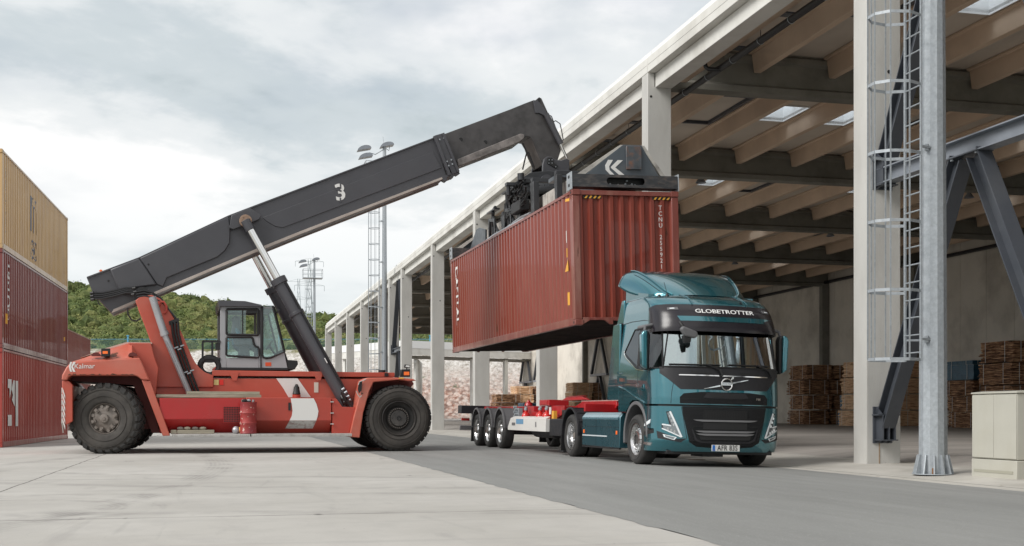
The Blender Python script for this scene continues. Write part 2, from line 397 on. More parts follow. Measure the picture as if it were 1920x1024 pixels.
# ------------------------------------------------------------ terrain: cut rock bank, hill, wood
def bank_h(x, y):
    # height of the land beyond the yard
    f = (y - (172 + 3 * noise.noise(Vector((x * .04, 3, 0))))) / 16
    f = max(0, min(1, f)); b = 11.3 * (f * f * (3 - 2 * f)) ** .8
    return b
def hill_h(x, y):
    base = bank_h(x, y)
    k = max(0, min(1, (y - 225) / 330)); k = k * k * (3 - 2 * k)
    # ridge falls from left to right as in the photograph
    u = x / max(y, 1)
    top = 66.
    top *= max(.30, min(.95, .29 - u * 1.16))
    top += 3.0 * noise.noise(Vector((x * .011, y * .011, 2))) + 1.2 * noise.noise(Vector((x * .04, y * .03, 5)))
    return base + top * k * .93
M_ROCK = None
def rock_mat():
    m, nt, p = nodes_of('cut_limestone'); N = nt.nodes; L = nt.links
    tc = N.new('ShaderNodeTexCoord')
    def nz(sc, det, r, loc=(0, 0, 0)):
        mp = N.new('ShaderNodeMapping'); mp.inputs['Location'].default_value = loc; L.new(tc.outputs['Object'], mp.inputs[0])
        n = N.new('ShaderNodeTexNoise'); n.inputs['Scale'].default_value = sc; n.inputs['Detail'].default_value = det; n.inputs['Roughness'].default_value = r; n.inputs['Distortion'].default_value = .12
        L.new(mp.outputs[0], n.inputs[0]); return n.outputs[0]
    def ramp(f, st):
        r = N.new('ShaderNodeValToRGB'); L.new(f, r.inputs[0])
        while len(r.color_ramp.elements) < len(st): r.color_ramp.elements.new(.5)
        for e, (q, c) in zip(r.color_ramp.elements, st): e.position = q; e.color = (*c, 1)
        return r.outputs[0]
    def mix(f, a, b):
        n = N.new('ShaderNodeMix'); n.data_type = 'RGBA'; L.new(f, n.inputs[0]); L.new(a, n.inputs[6])
        if hasattr(b, 'links'): L.new(b, n.inputs[7])
        else: n.inputs[7].default_value = (*b, 1)
        return n.outputs[2]
    c = ramp(nz(1.6, 9, .72), [(.33, (.16, .07, .05)), (.42, (.36, .19, .14)), (.50, (.55, .40, .34)), (.60, (.66, .58, .53)), (.72, (.72, .69, .65))])
    vo = N.new('ShaderNodeTexVoronoi'); vo.inputs['Scale'].default_value = 1.6; L.new(tc.outputs['Object'], vo.inputs[0])
    c = mix(ramp(vo.outputs['Distance'], [(.45, (0, 0, 0)), (.75, (.75, .75, .75))]), c, (.17, .10, .08))
    c = mix(ramp(nz(.22, 4, .5, (5, 1, 2)), [(.5, (0, 0, 0)), (.68, (.6, .6, .6))]), c, (.60, .55, .50))
    gr = ramp(nz(.55, 5, .6, (31, 7, 3)), [(.63, (0, 0, 0)), (.68, (1, 1, 1))])
    c = mix(gr, c, (.07, .10, .03))
    zz = N.new('ShaderNodeSeparateXYZ'); L.new(tc.outputs['Object'], zz.inputs[0])
    c = mix(ramp_pos(N, L, zz.outputs[2], 4.0, 8.5), c, ramp(nz(1.9, 8, .75, (2, 8, 1)), [(.34, (.20, .17, .13)), (.45, (.50, .47, .43)), (.6, (.72, .70, .67))]))
    # grass on the shelf above the cut
    sx = N.new('ShaderNodeSeparateXYZ'); L.new(tc.outputs['Object'], sx.inputs[0])
    a = N.new('ShaderNodeMath'); a.operation = 'MULTIPLY_ADD'; L.new(nz(.5, 5, .6, (3, 3, 9)), a.inputs[0]); a.inputs[1].default_value = 5; L.new(sx.outputs[2], a.inputs[2])
    c = mix(ramp_pos(N, L, a.outputs[0], 12.6, 13.6), c, ramp(nz(.3, 6, .6, (9, 9, 9)), [(.35, (.10, .12, .04)), (.55, (.19, .18, .08)), (.68, (.5, .46, .4))]))
    L.new(c, p.inputs['Base Color']); p.inputs['Roughness'].default_value = .95; p.inputs['Specular IOR Level'].default_value = .15
    b = N.new('ShaderNodeBump'); b.inputs['Distance'].default_value = .5; b.inputs['Distance'].default_value = .35; L.new(nz(2.2, 9, .7), b.inputs['Height']); L.new(b.outputs[0], p.inputs['Normal'])
    return m
def ramp_pos(N, L, f, lo, hi):
    n = N.new('ShaderNodeMapRange'); L.new(f, n.inputs[0])
    for i, v in enumerate((lo, hi, 0, 1)): n.inputs[i + 1].default_value = v
    return n.outputs[0]
def terrain():
    b = MB(); nu, nv = 300, 44
    def fn(u, v):
        y = 160 + 62 * v; x = -150 + 250 * u
        z = bank_h(x, y)
        if 1 < z < 11: 
            q = Vector((x * .35, y * .2, z * .5)); d = noise.noise(q) * 1.3 + noise.noise(q * 3) * .5
            y += d * 1.2; z += d * .5
        return (x, y, z - .21)
    b.grid(fn, nu, nv); tag(b.build('rock_bank', rock_mat(), sharp=60), kind='structure')
    b = MB()
    def fh(u, v):
        y = 219 + 1100 * v ** 1.7; x = (-1.0 + 1.75 * u) * (190 + 900 * v)
        return (x, y, hill_h(x, y) - .22)
    b.grid(fh, 110, 60)
    tag(b.build('hill', mat('scrub_ground', (.085, .10, .035), .95, var=.4, scale=.05, dirt=(.16, .15, .09), dirt_amt=.6, dscale=.02)), kind='structure')
terrain()
def leaf_mat(name, a, bcol, ccol, sc=.09):
    m, nt, p = nodes_of(name); N = nt.nodes; L = nt.links
    tc = N.new('ShaderNodeTexCoord'); n = N.new('ShaderNodeTexNoise'); n.inputs['Scale'].default_value = sc; n.inputs['Detail'].default_value = 3
    L.new(tc.outputs['Object'], n.inputs[0]); r = N.new('ShaderNodeValToRGB'); L.new(n.outputs[0], r.inputs[0])
    r.color_ramp.elements.new(.5)
    for e, (q, c) in zip(r.color_ramp.elements, ((.36, a), (.5, bcol), (.64, ccol))): e.position = q; e.color = (*c, 1)
    at = N.new('ShaderNodeAttribute'); at.attribute_name = 'tone'
    x = N.new('ShaderNodeMix'); x.data_type = 'RGBA'; x.blend_type = 'MULTIPLY'; x.inputs[0].default_value = 1
    L.new(r.outputs[0], x.inputs[6]); L.new(at.outputs['Color'], x.inputs[7]); L.new(x.outputs[2], p.inputs['Base Color'])
    p.inputs['Roughness'].default_value = .8; p.inputs['Specular IOR Level'].default_value = .2
    q = N.new('ShaderNodeTexNoise'); q.inputs['Scale'].default_value = 1.1; q.inputs['Detail'].default_value = 5; q.inputs['Roughness'].default_value = .7; L.new(tc.outputs['Object'], q.inputs[0])
    bp = N.new('ShaderNodeBump'); bp.inputs['Distance'].default_value = .5; L.new(q.outputs[0], bp.inputs['Height']); L.new(bp.outputs[0], p.inputs['Normal'])
    return m
M_LEAF = leaf_mat('oak_leaves', (.080, .112, .040), (.140, .172, .060), (.215, .225, .092))
def wood():
    import bmesh
    rnd = random.Random(11); v = []; f = []; tone = []
    def ico(n):
        bm = bmesh.new(); bmesh.ops.create_icosphere(bm, subdivisions=n, radius=1); vv = [w.co.copy() for w in bm.verts]; ff = [tuple(x.index for x in q.verts) for q in bm.faces]; bm.free(); return vv, ff
    near, far = ico(3), ico(2)
    def crown(x, y, z, r, h, n, q, det):
        t = rnd.uniform(.80, 1.18); hue = rnd.uniform(.93, 1.08); tn = (t * hue, t, t * .9); off = Vector((rnd.random() * 90, rnd.random() * 90, rnd.random() * 90))
        vv, ff = det; i0 = len(v)
        for p in vv:
            k = 1 + .42 * noise.noise(p * 1.5 + off) + .34 * noise.noise(p * 4.6 + off) + rnd.uniform(-.05, .05)
            v.append((x + p.x * r * k, y + p.y * r * k, z + h * .5 + p.z * h * .5 * k))
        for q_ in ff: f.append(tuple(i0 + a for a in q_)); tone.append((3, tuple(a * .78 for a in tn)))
        for _ in range(n):
            d = Vector((rnd.gauss(0, 1), rnd.gauss(0, 1), rnd.gauss(.3, .9))).normalized(); k = (1 + .42 * noise.noise(d * 1.5 + off) + .22 * noise.noise(d * 3.6 + off)) * rnd.uniform(.98, 1.22)
            px = x + d.x * r * k; py = y + d.y * r * k; pz = z + h * .5 + d.z * h * .5 * k
            nr = (d + Vector((rnd.gauss(0, .4), rnd.gauss(0, .4), rnd.gauss(.2, .4)))).normalized()
            a = nr.cross(Vector((rnd.random(), rnd.random(), rnd.random()))).normalized(); bb = nr.cross(a); s = q * rnd.uniform(.6, 1.3)
            i = len(v); v.extend([(px + a.x * s, py + a.y * s, pz + a.z * s), (px + bb.x * s, py + bb.y * s, pz + bb.z * s), (px - a.x * s, py - a.y * s, pz - a.z * s), (px - bb.x * s, py - bb.y * s, pz - bb.z * s)])
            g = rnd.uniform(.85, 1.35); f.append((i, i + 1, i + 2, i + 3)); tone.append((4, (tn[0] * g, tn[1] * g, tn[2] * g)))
    cnt = 0; y = 224.
    while y < 620:
        step = 2.0 + (y - 224) * .0062
        x0, x1 = -.40 * y - 8, .05 * y + 8
        x = x0
        while x < x1:
            xx = x + rnd.uniform(-1.6, 1.6); yy = y + rnd.uniform(-2, 2)
            if rnd.random() < .94:
                r = rnd.uniform(.95, 2.1) * (1 + (y - 224) * .0010); h = r * rnd.uniform(1.6, 2.5)
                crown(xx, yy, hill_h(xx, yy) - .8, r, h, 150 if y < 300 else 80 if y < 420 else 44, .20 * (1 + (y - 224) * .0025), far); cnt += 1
            x += step * rnd.uniform(.85, 1.35)
        y += step * .95
    me = bpy.data.meshes.new('forest'); me.from_pydata(v, [], f)
    at = me.color_attributes.new('tone', 'FLOAT_COLOR', 'CORNER'); buf = []
    for n, t in tone: buf += [*t, 1] * n
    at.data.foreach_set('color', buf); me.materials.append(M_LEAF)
    o = bpy.data.objects.new('forest', me); C.objects.link(o); tag(o, 'dense green oak wood covering the hillside', 'forest', kind='stuff')
wood()
# ------------------------------------------------------------ warehouse (hall frame: x = across, y = along)
M_CONC = mat('precast_concrete', (.52, .515, .49), .8, var=.10, scale=1.3, bump=.003, bscale=30, dirt=(.41, .40, .375), dirt_amt=.65, dscale=1.1, stretch=(1, 1, .35), patch=((.27, .26, .24), 34, .70, .74))
M_CONC2 = mat('pale_concrete', (.66, .655, .62), .8, var=.08, scale=.9, bump=.003, bscale=30, dirt=(.38, .36, .32), dirt_amt=.5, dscale=.5)
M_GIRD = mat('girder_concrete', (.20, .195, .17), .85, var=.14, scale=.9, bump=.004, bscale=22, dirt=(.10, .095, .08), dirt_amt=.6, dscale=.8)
M_PURL = mat('purlin_concrete', (.62, .48, .36), .85, var=.10, scale=.7, bump=.003, bscale=22, dirt=(.48, .36, .27), dirt_amt=.5, dscale=.5)
M_DECK = mat('roof_underside', (.56, .50, .43), .85, var=.12, scale=.6)
M_WALLP = mat('wall_panel_concrete', (.68, .64, .57), .85, var=.10, scale=.5, bump=.003, bscale=14, dirt=(.33, .30, .26), dirt_amt=.6, dscale=.35)
M_STEEL = mat('painted_dark_steel', (.055, .062, .075), .42, var=.10, scale=3, metal=.0, dirt=(.10, .105, .11), dirt_amt=.3)
M_STEELG = mat('painted_grey_steel', (.20, .22, .25), .4, var=.10, scale=3)
M_BLACK = plain('black_plastic', (.012, .012, .013), .5)
M_WHITE = plain('white_sheet', (.78, .79, .79), .5)
M_GALV = mat('galvanised_steel', (.345, .375, .40), .5, metal=.3, var=.16, scale=14, dirt=(.47, .50, .52), dirt_amt=.5, dscale=22, rvar=.12)
M_RUST = plain('rust', (.22, .10, .04), .9)
NB = [19.22 + 11.26 * i for i in range(-2, 11)]
wh = empty('warehouse', rz=HALL.y, label='long open concrete warehouse with pale columns and deep roof beams behind the truck', cat='warehouse')
def column(s, tall=True):
    b = MB(); T0 = 11.31
    b.prism([(T0, -.05), (T0 + .69, -.05), (T0 + .69, 9.82), (T0 + .21, 9.82), (T0 + .21, 10.19), (T0, 10.19)], s, s + .46, 'y')
    o = b.build('column', M_CONC, wh, bevel=.018)
    for k, (zz, tt) in enumerate(((7.1, .45), (9.55, .1))):
        c = MB(); c.cyl((T0 + tt, s + .01, zz), (T0 + tt, s - .006, zz), .035, n=10); c.build('lifting_socket', M_BLACK, o)
for s in NB + [13.6, 81.2]: column(s)
# fascia, edge beam, parapet
for i, s in enumerate(NB[:-1]):
    e = NB[i + 1]
    b = MB(); b.prism([(11.305, 10.192), (11.95, 10.192), (11.95, 10.30), (11.5, 10.30), (11.5, 10.60), (11.305, 10.60)], s + .012, e - .012); b.build('fascia', M_CONC2, wh, bevel=.01)
    b = MB(); b.box(11.301, 11.304, s + .03, e - .03, 10.392, 10.397); b.build('fascia_joint', plain('joint_shadow_gap', (.16, .155, .15), .9), wh)
    b = MB(); b.prism([(11.53, 9.80), (12.0, 9.80), (12.0, 10.186), (11.53, 10.186)], s + .465, e - .005); b.build('edge_beam', M_CONC2, wh, bevel=.01)
    b = MB(); b.prism([(12.05, 9.93), (12.35, 9.93), (12.35, 10.15), (12.05, 10.15)], s + .6, e - .2); b.build('inner_ledge', M_PURL, wh, bevel=.01)
    b = MB(); b.box(11.42, 11.50, s, e - .02, 10.602, 10.80); b.build('parapet_flashing', M_WHITE, wh)
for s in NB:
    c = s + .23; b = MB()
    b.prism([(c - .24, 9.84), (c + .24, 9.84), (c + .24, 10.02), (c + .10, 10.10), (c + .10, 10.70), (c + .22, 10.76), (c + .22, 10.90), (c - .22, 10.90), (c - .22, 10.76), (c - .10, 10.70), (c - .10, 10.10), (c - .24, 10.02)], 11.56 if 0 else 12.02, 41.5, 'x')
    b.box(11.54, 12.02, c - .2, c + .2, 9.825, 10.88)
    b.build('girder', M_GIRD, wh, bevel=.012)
PT = [14.55 + 2.3 * j for j in range(12)]
def purlin_mb(b, t, s, e):
    b.prism([(t - .10, 10.40), (t + .10, 10.40), (t + .17, 10.90), (t + .27, 10.915), (t + .27, 10.985), (t - .27, 10.985), (t - .27, 10.915), (t - .17, 10.90)], s, e)
rest = MB()
for i, s in enumerate(NB[:-1]):
    for j, t in enumerate(PT):
        if 1 <= i <= 8:
            b = MB(); purlin_mb(b, t, s + .46, NB[i + 1] - .0); b.build('purlin', M_PURL, wh, bevel=.012, seg=1)
        else: purlin_mb(rest, t, s + .46, NB[i + 1])
tag(rest.build('purlin', M_PURL, wh), kind='stuff')
m_sky = bpy.data.materials.new('skylight_sheet'); m_sky.use_nodes = True
def _sk(nt):
    N = nt.nodes; N.clear(); o = N.new('ShaderNodeOutputMaterial'); t = N.new('ShaderNodeBsdfTranslucent'); t.inputs[0].default_value = (.9, .93, .95, 1)
    r = N.new('ShaderNodeBsdfTransparent'); r.inputs[0].default_value = (.9, .95, 1, 1); x = N.new('ShaderNodeMixShader'); x.inputs[0].default_value = .55
    nt.links.new(t.outputs[0], x.inputs[1]); nt.links.new(r.outputs[0], x.inputs[2]); nt.links.new(x.outputs[0], o.inputs[0])
_sk(m_sky.node_tree)
edges = [11.51, 14.3] + [0] * 0
slab = MB(); hatch = None
gaps = [(12.1, PT[0] - .05)] + [(PT[j] + .05, PT[j + 1] - .05) for j in range(11)] + [(PT[-1] + .05, 41.6)]
for i, s in enumerate(NB[:-1]):
    e = NB[i + 1]
    for g, (a, b_) in enumerate(gaps):
        z0, z1 = 10.99, 11.07
        if g in (2, 3, 6, 9) and i < 7:
            c = (a + b_) / 2 + .25; h0, h1 = s + 5.0, s + 6.9; ca, cb = c - .55, c + .55
            slab.box(a - .05, b_ + .05, s, h0, z0, z1); slab.box(a - .05, b_ + .05, h1, e, z0, z1)
            slab.box(a - .05, ca, h0, h1, z0, z1); slab.box(cb, b_ + .05, h0, h1, z0, z1)
            q = MB(); q.box(ca - .03, ca, h0, h1, z0 - .05, z1 + .4); q.box(cb, cb + .03, h0, h1, z0 - .05, z1 + .4); q.box(ca, cb, h0 - .03, h0, z0 - .05, z1 + .4); q.box(ca, cb, h1, h1 + .03, z0 - .05, z1 + .4)
            q.box(ca, cb, (h0 + h1) / 2 - .04, (h0 + h1) / 2 + .04, z1 + .30, z1 + .38)
            so = q.build('skylight', M_WHITE, wh); w_ = MB(); w_.box(ca - .03, cb + .03, h0 - .03, h1 + .03, z1 + .402, z1 + .42); w_.build('glazing', m_sky, so)
        else:
            slab.box(a - .05, b_ + .05, s, e, z0, z1)
            if g in (1, 4, 8):
                c = (a + b_) / 2; h0, h1 = s + 4.2, s + 7.6
                hatch = MB()
                for bx in ((c - .75, c - .62, h0, h1), (c + .62, c + .75, h0, h1), (c - .75, c + .75, h0 - .13, h0), (c - .75, c + .75, h1, h1 + .13)): hatch.box(*bx, z0 - .10, z0 - .002)
                if i in (2, 3, 4, 5): hatch.build('hatch_frame', M_STEEL, wh)
slab.build('roof_slab', M_DECK, wh)
# back wall panels, pilasters, end closure
b = MB(); s = -14.
while s < 163:
    b.box(41.55, 41.72, s, s + 2.38, .16, 10.98); s += 2.4
b.build('wall_panel', M_WALLP, wh, bevel=.012, seg=1)
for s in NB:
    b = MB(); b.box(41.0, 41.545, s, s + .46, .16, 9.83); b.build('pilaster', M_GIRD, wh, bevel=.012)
b = MB(); b.box(41.2, 41.5, NB[0], NB[-1], 10.1, 10.2); b.tube([(41.2, NB[0], 10.05), (41.2, NB[-1], 10.05)], .07); b.build('wall_cable_tray', M_BLACK, wh)
# services under the first bay: black rain pipe and tray
px_, pz_ = 12.4, 9.72
b = MB(); b.tube([(px_, NB[0], pz_), (px_, NB[-1], pz_)], .085, 12); pipe = b.build('rain_pipe', M_BLACK, wh)
b = MB()
for k in range(60):
    yy = NB[0] + 1.2 + k * 1.55
    b.tube([(px_ + .095 * math.cos(a), yy, pz_ + .095 * math.sin(a)) for a in [i * math.pi / 6 for i in range(12)]], .008, 5, closed=True)
b.build('pipe_clamp', M_GALV, pipe)
b = MB()
for k in range(30): b.beam((px_, NB[0] + 1.2 + k * 3.1, pz_ + .08), (px_, NB[0] + 1.2 + k * 3.1, 10.99), .012, .012)
b.build('hanger_rod', M_BLACK, pipe)
_q = lambda x, y, t=12.05: HALL.on(x, y, 0, t)
b = MB(); b.tube([_q(1322, 92), _q(1322, 120), _q(1323.5, 126), _q(1328, 129.5, 12.1), _q(1340, 130.5, 12.25), _q(1352, 130.5, 12.4)], .055, 10); b.build('drain_elbow', M_BLACK, pipe)
b = MB(); b.box(13.0, 13.2, NB[0], NB[-1], 10.68, 10.74)
for k in range(40): b.box(12.5, 13.9, NB[0] + 2 + k * 2.8, NB[0] + 2.3 + k * 2.8, 10.76, 10.80); b.box(13.08, 13.11, NB[0] + 2.1 + k * 2.8, NB[0] + 2.13 + k * 2.8, 10.74, 10.98)
b.build('cable_tray', M_STEEL, wh)
# steel cross bracing between the close-set columns
def brace_set(sa, sb):
    t = 11.62; mid = (sa + sb) / 2
    root = empty('brace', parent=wh)
    b = MB(); b.ibeam((t, sa, 5.18), (t, sb, 5.18), .26, .28, .022, up=(0, 0, 1)); b.build('strut', M_STEELG, root)
    for (y0, z0), (y1, z1) in (((sb - .1, .72), (mid + .22, 5.03)), ((sa + .1, .72), (mid - .22, 5.03)), ((sb - .1, 5.35), (mid + .22, 9.75)), ((sa + .1, 5.35), (mid - .22, 9.75))):
        b = MB(); b.ibeam((t, y0, z0), (t, y1, z1), .26, .30, .022, up=(0, 1, 0)); b.build('diagonal', M_STEEL, root)
    b = MB()
    for s_, sg in ((sb, -1), (sa, 1)):
        for z in (.38, 4.95):
            b = MB()
            b.box(t - .19, t + .19, s_, s_ + sg * .03, z, z + .66); b.box(t - .17, t + .17, s_ + sg * .03, s_ + sg * .26, z + .05, z + .07)
            for dx in (-.12, 0, .12): b.prism([(s_ + sg * .03, z), (s_ + sg * .25, z + .07), (s_ + sg * .25, z + .5), (s_ + sg * .03, z + .66)], t + dx - .01, t + dx + .01, 'x')
            b.box(t - .22, t + .22, s_ + sg * .03, s_ + sg * .24, z + .50, z + .525)
            b.build('bracket', M_STEEL, root)
    b = MB(); b.box(t - .15, t + .15, mid - .4, mid + .4, 5.03, 5.05); b.build('gusset', M_STEEL, root)
    bl = MB()
    for y in (mid - .32, mid + .32): bl.cyl((t - .1, y, 5.0), (t - .1, y, 5.04), .03, n=6)
    bl.build('bolt', M_GALV, root)
brace_set(13.6 + .46, 19.22); brace_set(75.52 + .46, 81.2)
b = MB(); b.box(11.555, 11.575, 19.212, 19.218, 0.01, .38); b.build('rust_streak', mat('rust_wash', (.34, .25, .17), .9, var=.3, scale=12), wh)
# wall braces far down the hall
def wall_brace(s, w=2.8):
    r_ = empty('brace', parent=wh); b = MB()
    for y0, y1 in ((s - w, s - .3), (s + w, s + .3)): b.beam((41.2, y0, 5.4), (41.2, y1, 9.7), .3, .3, (1, 0, 0)); b.beam((41.2, y0, 1), (41.2, y1, 5.0), .3, .3, (1, 0, 0))
    b.build('diagonal', M_STEEL, r_); b = MB(); b.box(41.05, 41.35, s - w - .2, s + w + .2, 5.1, 5.35); b.build('strut', M_STEELG, r_)
for s in (119, 126.5, 152, 159.5): wall_brace(s)
# ceiling lamps
lamp0 = None
for k, (px, py, lab) in enumerate(((1314, 344, 'ceiling lamp nearest the top right corner of the hanging container'), (1557, 444, 'ceiling lamp left of the nearest column, under the third roof beam'), (1378, 496, 'ceiling lamp above the truck roof, lowest in the picture'), (1817, 372, 'ceiling lamp right of the nearest mast, seen under the steel strut'))):
    if lamp0 is None:
        lamp0 = empty('ceiling_lamp'); b = MB(); b.lathe([(.02, .30), (.09, .28), (.10, .18), (.20, .05), (.21, .02), (.19, .02), (.08, .14), (0, .14)], axis='z', n=20); b.build('shade', M_STEELG, lamp0)
        b = MB(); b.cyl((0, 0, .3), (0, 0, .85), .012, n=6); b.build('rod', M_BLACK, lamp0); o = lamp0
    else: o = copy_tree(lamp0)
    o.location = HALL.w(*HALL.on(px, py, 2, 9.95))
    tag(o, lab, 'ceiling lamp', 'high bay lamps under the warehouse roof')

# ------------------------------------------------------------ second open shed beyond the hall
sh = empty('open_shed', (-13.8, 150, 0), R(38), label='low white open shed with a deep pale fascia beyond the far end of the warehouse', cat='shed')
b = MB()
for x0, x1, y0, y1 in ((0, 25, 0, .35), (0, .35, .36, 24)):
    b.box(x0, x1, y0, y1, 9.2, 10.15)
b.build('fascia', M_WHITE, sh)
b = MB(); b.box(.06, 25, .06, .35, 8.35, 9.19); b.box(.06, .35, .36, 24, 8.35, 9.19); b.build('eave_beam', M_CONC2, sh)
b = MB(); b.box(.1, 25, .4, 5, 9.3, 9.5); b.box(.4, 25, .5, 5, 8.1, 8.3); b.box(.1, 5, 5.01, 24, 9.3, 9.5); b.build('roof', M_GIRD, sh)
for k in range(5):
    for x, y in ((5.5 * k + .2, .5), (.5, 5.2 * k + 5)):
        b = MB(); b.box(x, x + .5, y, y + .5, -.1, 8.34); b.build('column', M_CONC2, sh)
for k in range(5):
    b = MB(); b.box(3.0 + k * 1.9, 3.35 + k * 1.9, 1.6 + k * 2.6, 2.1 + k * 2.6, -.1, 8.0); b.build('post', M_CONC2, sh)
b = MB()
for z in (7.6, 4.1): b.beam((2.8, 1.4, z), (11.2, 13, z), .3, .35)
b.build('rail', M_WHITE, sh)
# hall end girt that shows as a dark band on the far right
# ------------------------------------------------------------ lumber
def wood_mat(name, a, bc, cc, rows=16):
    m, nt, p = nodes_of(name); N = nt.nodes; L = nt.links
    tc = N.new('ShaderNodeTexCoord'); mp = N.new('ShaderNodeMapping'); mp.inputs['Scale'].default_value = (1.2, 1.2, rows); L.new(tc.outputs['Object'], mp.inputs[0])
    oi = N.new('ShaderNodeObjectInfo'); ml = N.new('ShaderNodeMath'); ml.operation = 'MULTIPLY'; ml.inputs[1].default_value = 37; L.new(oi.outputs['Random'], ml.inputs[0]); cbx = N.new('ShaderNodeCombineXYZ'); [L.new(ml.outputs[0], cbx.inputs[k]) for k in range(3)]; L.new(cbx.outputs[0], mp.inputs['Location'])
    n = N.new('ShaderNodeTexNoise'); n.inputs['Scale'].default_value = 1.3; n.inputs['Detail'].default_value = 6; n.inputs['Roughness'].default_value = .7; L.new(mp.outputs[0], n.inputs[0])
    r = N.new('ShaderNodeValToRGB'); L.new(n.outputs[0], r.inputs[0]); r.color_ramp.elements.new(.5)
    for e, (q, c) in zip(r.color_ramp.elements, ((.38, a), (.5, bc), (.64, cc))): e.position = q; e.color = (*c, 1)
    L.new(r.outputs[0], p.inputs['Base Color']); p.inputs['Roughness'].default_value = .85
    return m
M_W1 = wood_mat('bark_edged_boards', (.035, .018, .011), (.27, .135, .07), (.85, .54, .33), 22)
M_W2 = wood_mat('pale_sawn_boards', (.42, .22, .11), (.85, .57, .35), (.95, .74, .52), 14)
M_W3 = mat('blue_film', (.02, .10, .17), .35, var=.3, scale=4, bump=.02, bscale=6)
M_STRAP = plain('white_strap', (.75, .75, .73), .5)
def bundle(kind, w, l, h, seed):
    rnd = random.Random(seed); b = MB(); n = 13 if kind != 'blue' else 6; m = {'dark': M_W1, 'pale': M_W2, 'blue': M_W3}[kind]
    dh = h / n
    for k in range(n):
        z = k * dh; j = lambda a=.15: rnd.uniform(0, a) ** 1.0 * (1 if kind != 'blue' else .25)
        nb = 3
        for q in range(nb):
            x0 = q * w / nb + (j() if q == 0 else .01); x1 = (q + 1) * w / nb - (j() if q == nb - 1 else .01)
            b.box(x0, x1, j(.2), l - j(.2), z + dh * .22 + rnd.uniform(-.1, .1) * dh, z + dh * .96 + rnd.uniform(-.05, .1) * dh)
        if kind != 'blue':
            for q in range(4): yy = .12 + q * (l - .3) / 3; b.box(.09, w - .09, yy, yy + .07, z, z + dh * .22)
    if kind == 'blue': b.box(.05, w - .05, .05, l - .05, 0, h * .98)
    o = b.build('lumber_bundle', m)
    s_ = MB()
    for q in (.22, .78):
        s_.box(-.006, w + .006, l * q, l * q + .03, h * 1.02, h * 1.028); s_.box(-.008, -.003, l * q, l * q + .03, .02, h * 1.02); s_.box(w + .003, w + .008, l * q, l * q + .03, .02, h * 1.02)
        s_.box(w * q, w * q + .03, -.008, -.003, .02, h * 1.02)
    s_.build('strap', M_STRAP, o)
    return o
ORD = ['bottom', 'second', 'third', 'fourth', 'top']
seed = 50
protos = {}
def stack(t, s, cols, tiers, kind, desc, group, w=2.2, l=2.3, h=.98, last=None, gap=.12, kinds=None):
    global seed
    for c in range(cols):
        for k in range(tiers):
            kd = kinds[c][k] if kinds else kind
            seed += 1; key = (kd, w, l, h, seed % 2)
            if key not in protos: o = protos[key] = bundle(kd, w, l, h, seed)
            else: o = copy_tree(protos[key])
            rnd = random.Random(seed)
            tt = t + c * (w + gap) + rnd.uniform(-.12, .12); ss = s - l + rnd.uniform(-.2, .2)
            o.location = HALL.w(tt, ss, .162 + k * (h * 1.03 + .03)); o.rotation_euler = (0, 0, HALL.y + rnd.uniform(-.035, .035))
            cn = {1: '', 2: ('left half of ', 'right half of ')[c] if cols == 2 else '', 3: ('left part of ', 'middle part of ', 'right part of ')[c] if cols == 3 else ''}[cols]
            kn = {'dark': 'dark boards', 'pale': 'pale boards', 'blue': 'blue-wrapped boards'}[kd]
            tn = ORD[k] if k < tiers - 1 else 'topmost'
            tag(o, f'{kn}, {tn} in {cn}{desc}', 'lumber bundle', group)
def floor_at(px, t): r_ = (px - CX) / FPX; z = t / (.9710 * r_ + .2392); return HALL.l((r_ * z, z, 0))[1]
stack(38.2, floor_at(1462, 38.2) - 1, 2, 4, 'dark', 'the dark stack right of the truck', 'lumber right of the truck', w=2.0, l=2.6, h=.96)
stack(36.9, floor_at(1576, 36.9), 2, 4, 'pale', 'the pale stack behind the nearest column', 'lumber behind the nearest column', w=2.3, l=2.6, h=.92, kinds=[['pale'] * 4, ['pale', 'pale', 'pale', 'pale']])
stack(41.6 - 2.9 + 2.4 - 2.3, floor_at(1576, 36.9) + 3.4, 1, 3, 'blue', 'the blue-ended stack beside the galvanised mast', 'lumber behind the nearest column', w=1.4, l=2.0, h=.92)
stack(37.6, floor_at(1775, 37.6), 1, 4, 'dark', 'the low stack between mast and cabinet', 'lumber behind the cabinet', w=2.0, l=2.4, h=.78, kinds=[['dark', 'dark', 'dark', 'blue']])
stack(39.2, floor_at(1800, 39.2) + 1.5, 1, 4, 'dark', 'the rear stack with blue film on top', 'lumber behind the cabinet', w=1.5, l=2.4, h=.86, kinds=[['dark', 'dark', 'dark', 'blue']])
stack(36.0, floor_at(1834, 36.0), 3, 4, 'dark', 'the tall stack behind the cabinet', 'lumber behind the cabinet', w=1.9, l=2.6, h=1.0)
stack(38.0, floor_at(1058, 38.0), 3, 4, 'pale', 'the stack left of the truck cab', 'lumber seen over the trailer', w=2.5, l=3, h=1.0, kinds=[['pale', 'pale', 'pale', 'pale'], ['dark'] * 4, ['dark'] * 4])
stack(36.6, floor_at(1052, 36.6) - 2, 1, 2, 'pale', 'the low pile left of the truck cab', 'lumber seen over the trailer', w=1.6, l=2.6, h=.95)
stack(36.4, floor_at(958, 36.4), 2, 4, 'pale', 'the far stack left of the middle column', 'lumber seen over the trailer', w=2.3, l=3, h=1.0, kinds=[['pale'] * 4, ['dark'] * 4])
stack(33.5, floor_at(921, 33.5), 1, 3, 'dark', 'the farthest low stack over the trailer tail', 'lumber seen over the trailer', w=3.2, l=3, h=1.0, kinds=[['dark', 'dark', 'dark']])
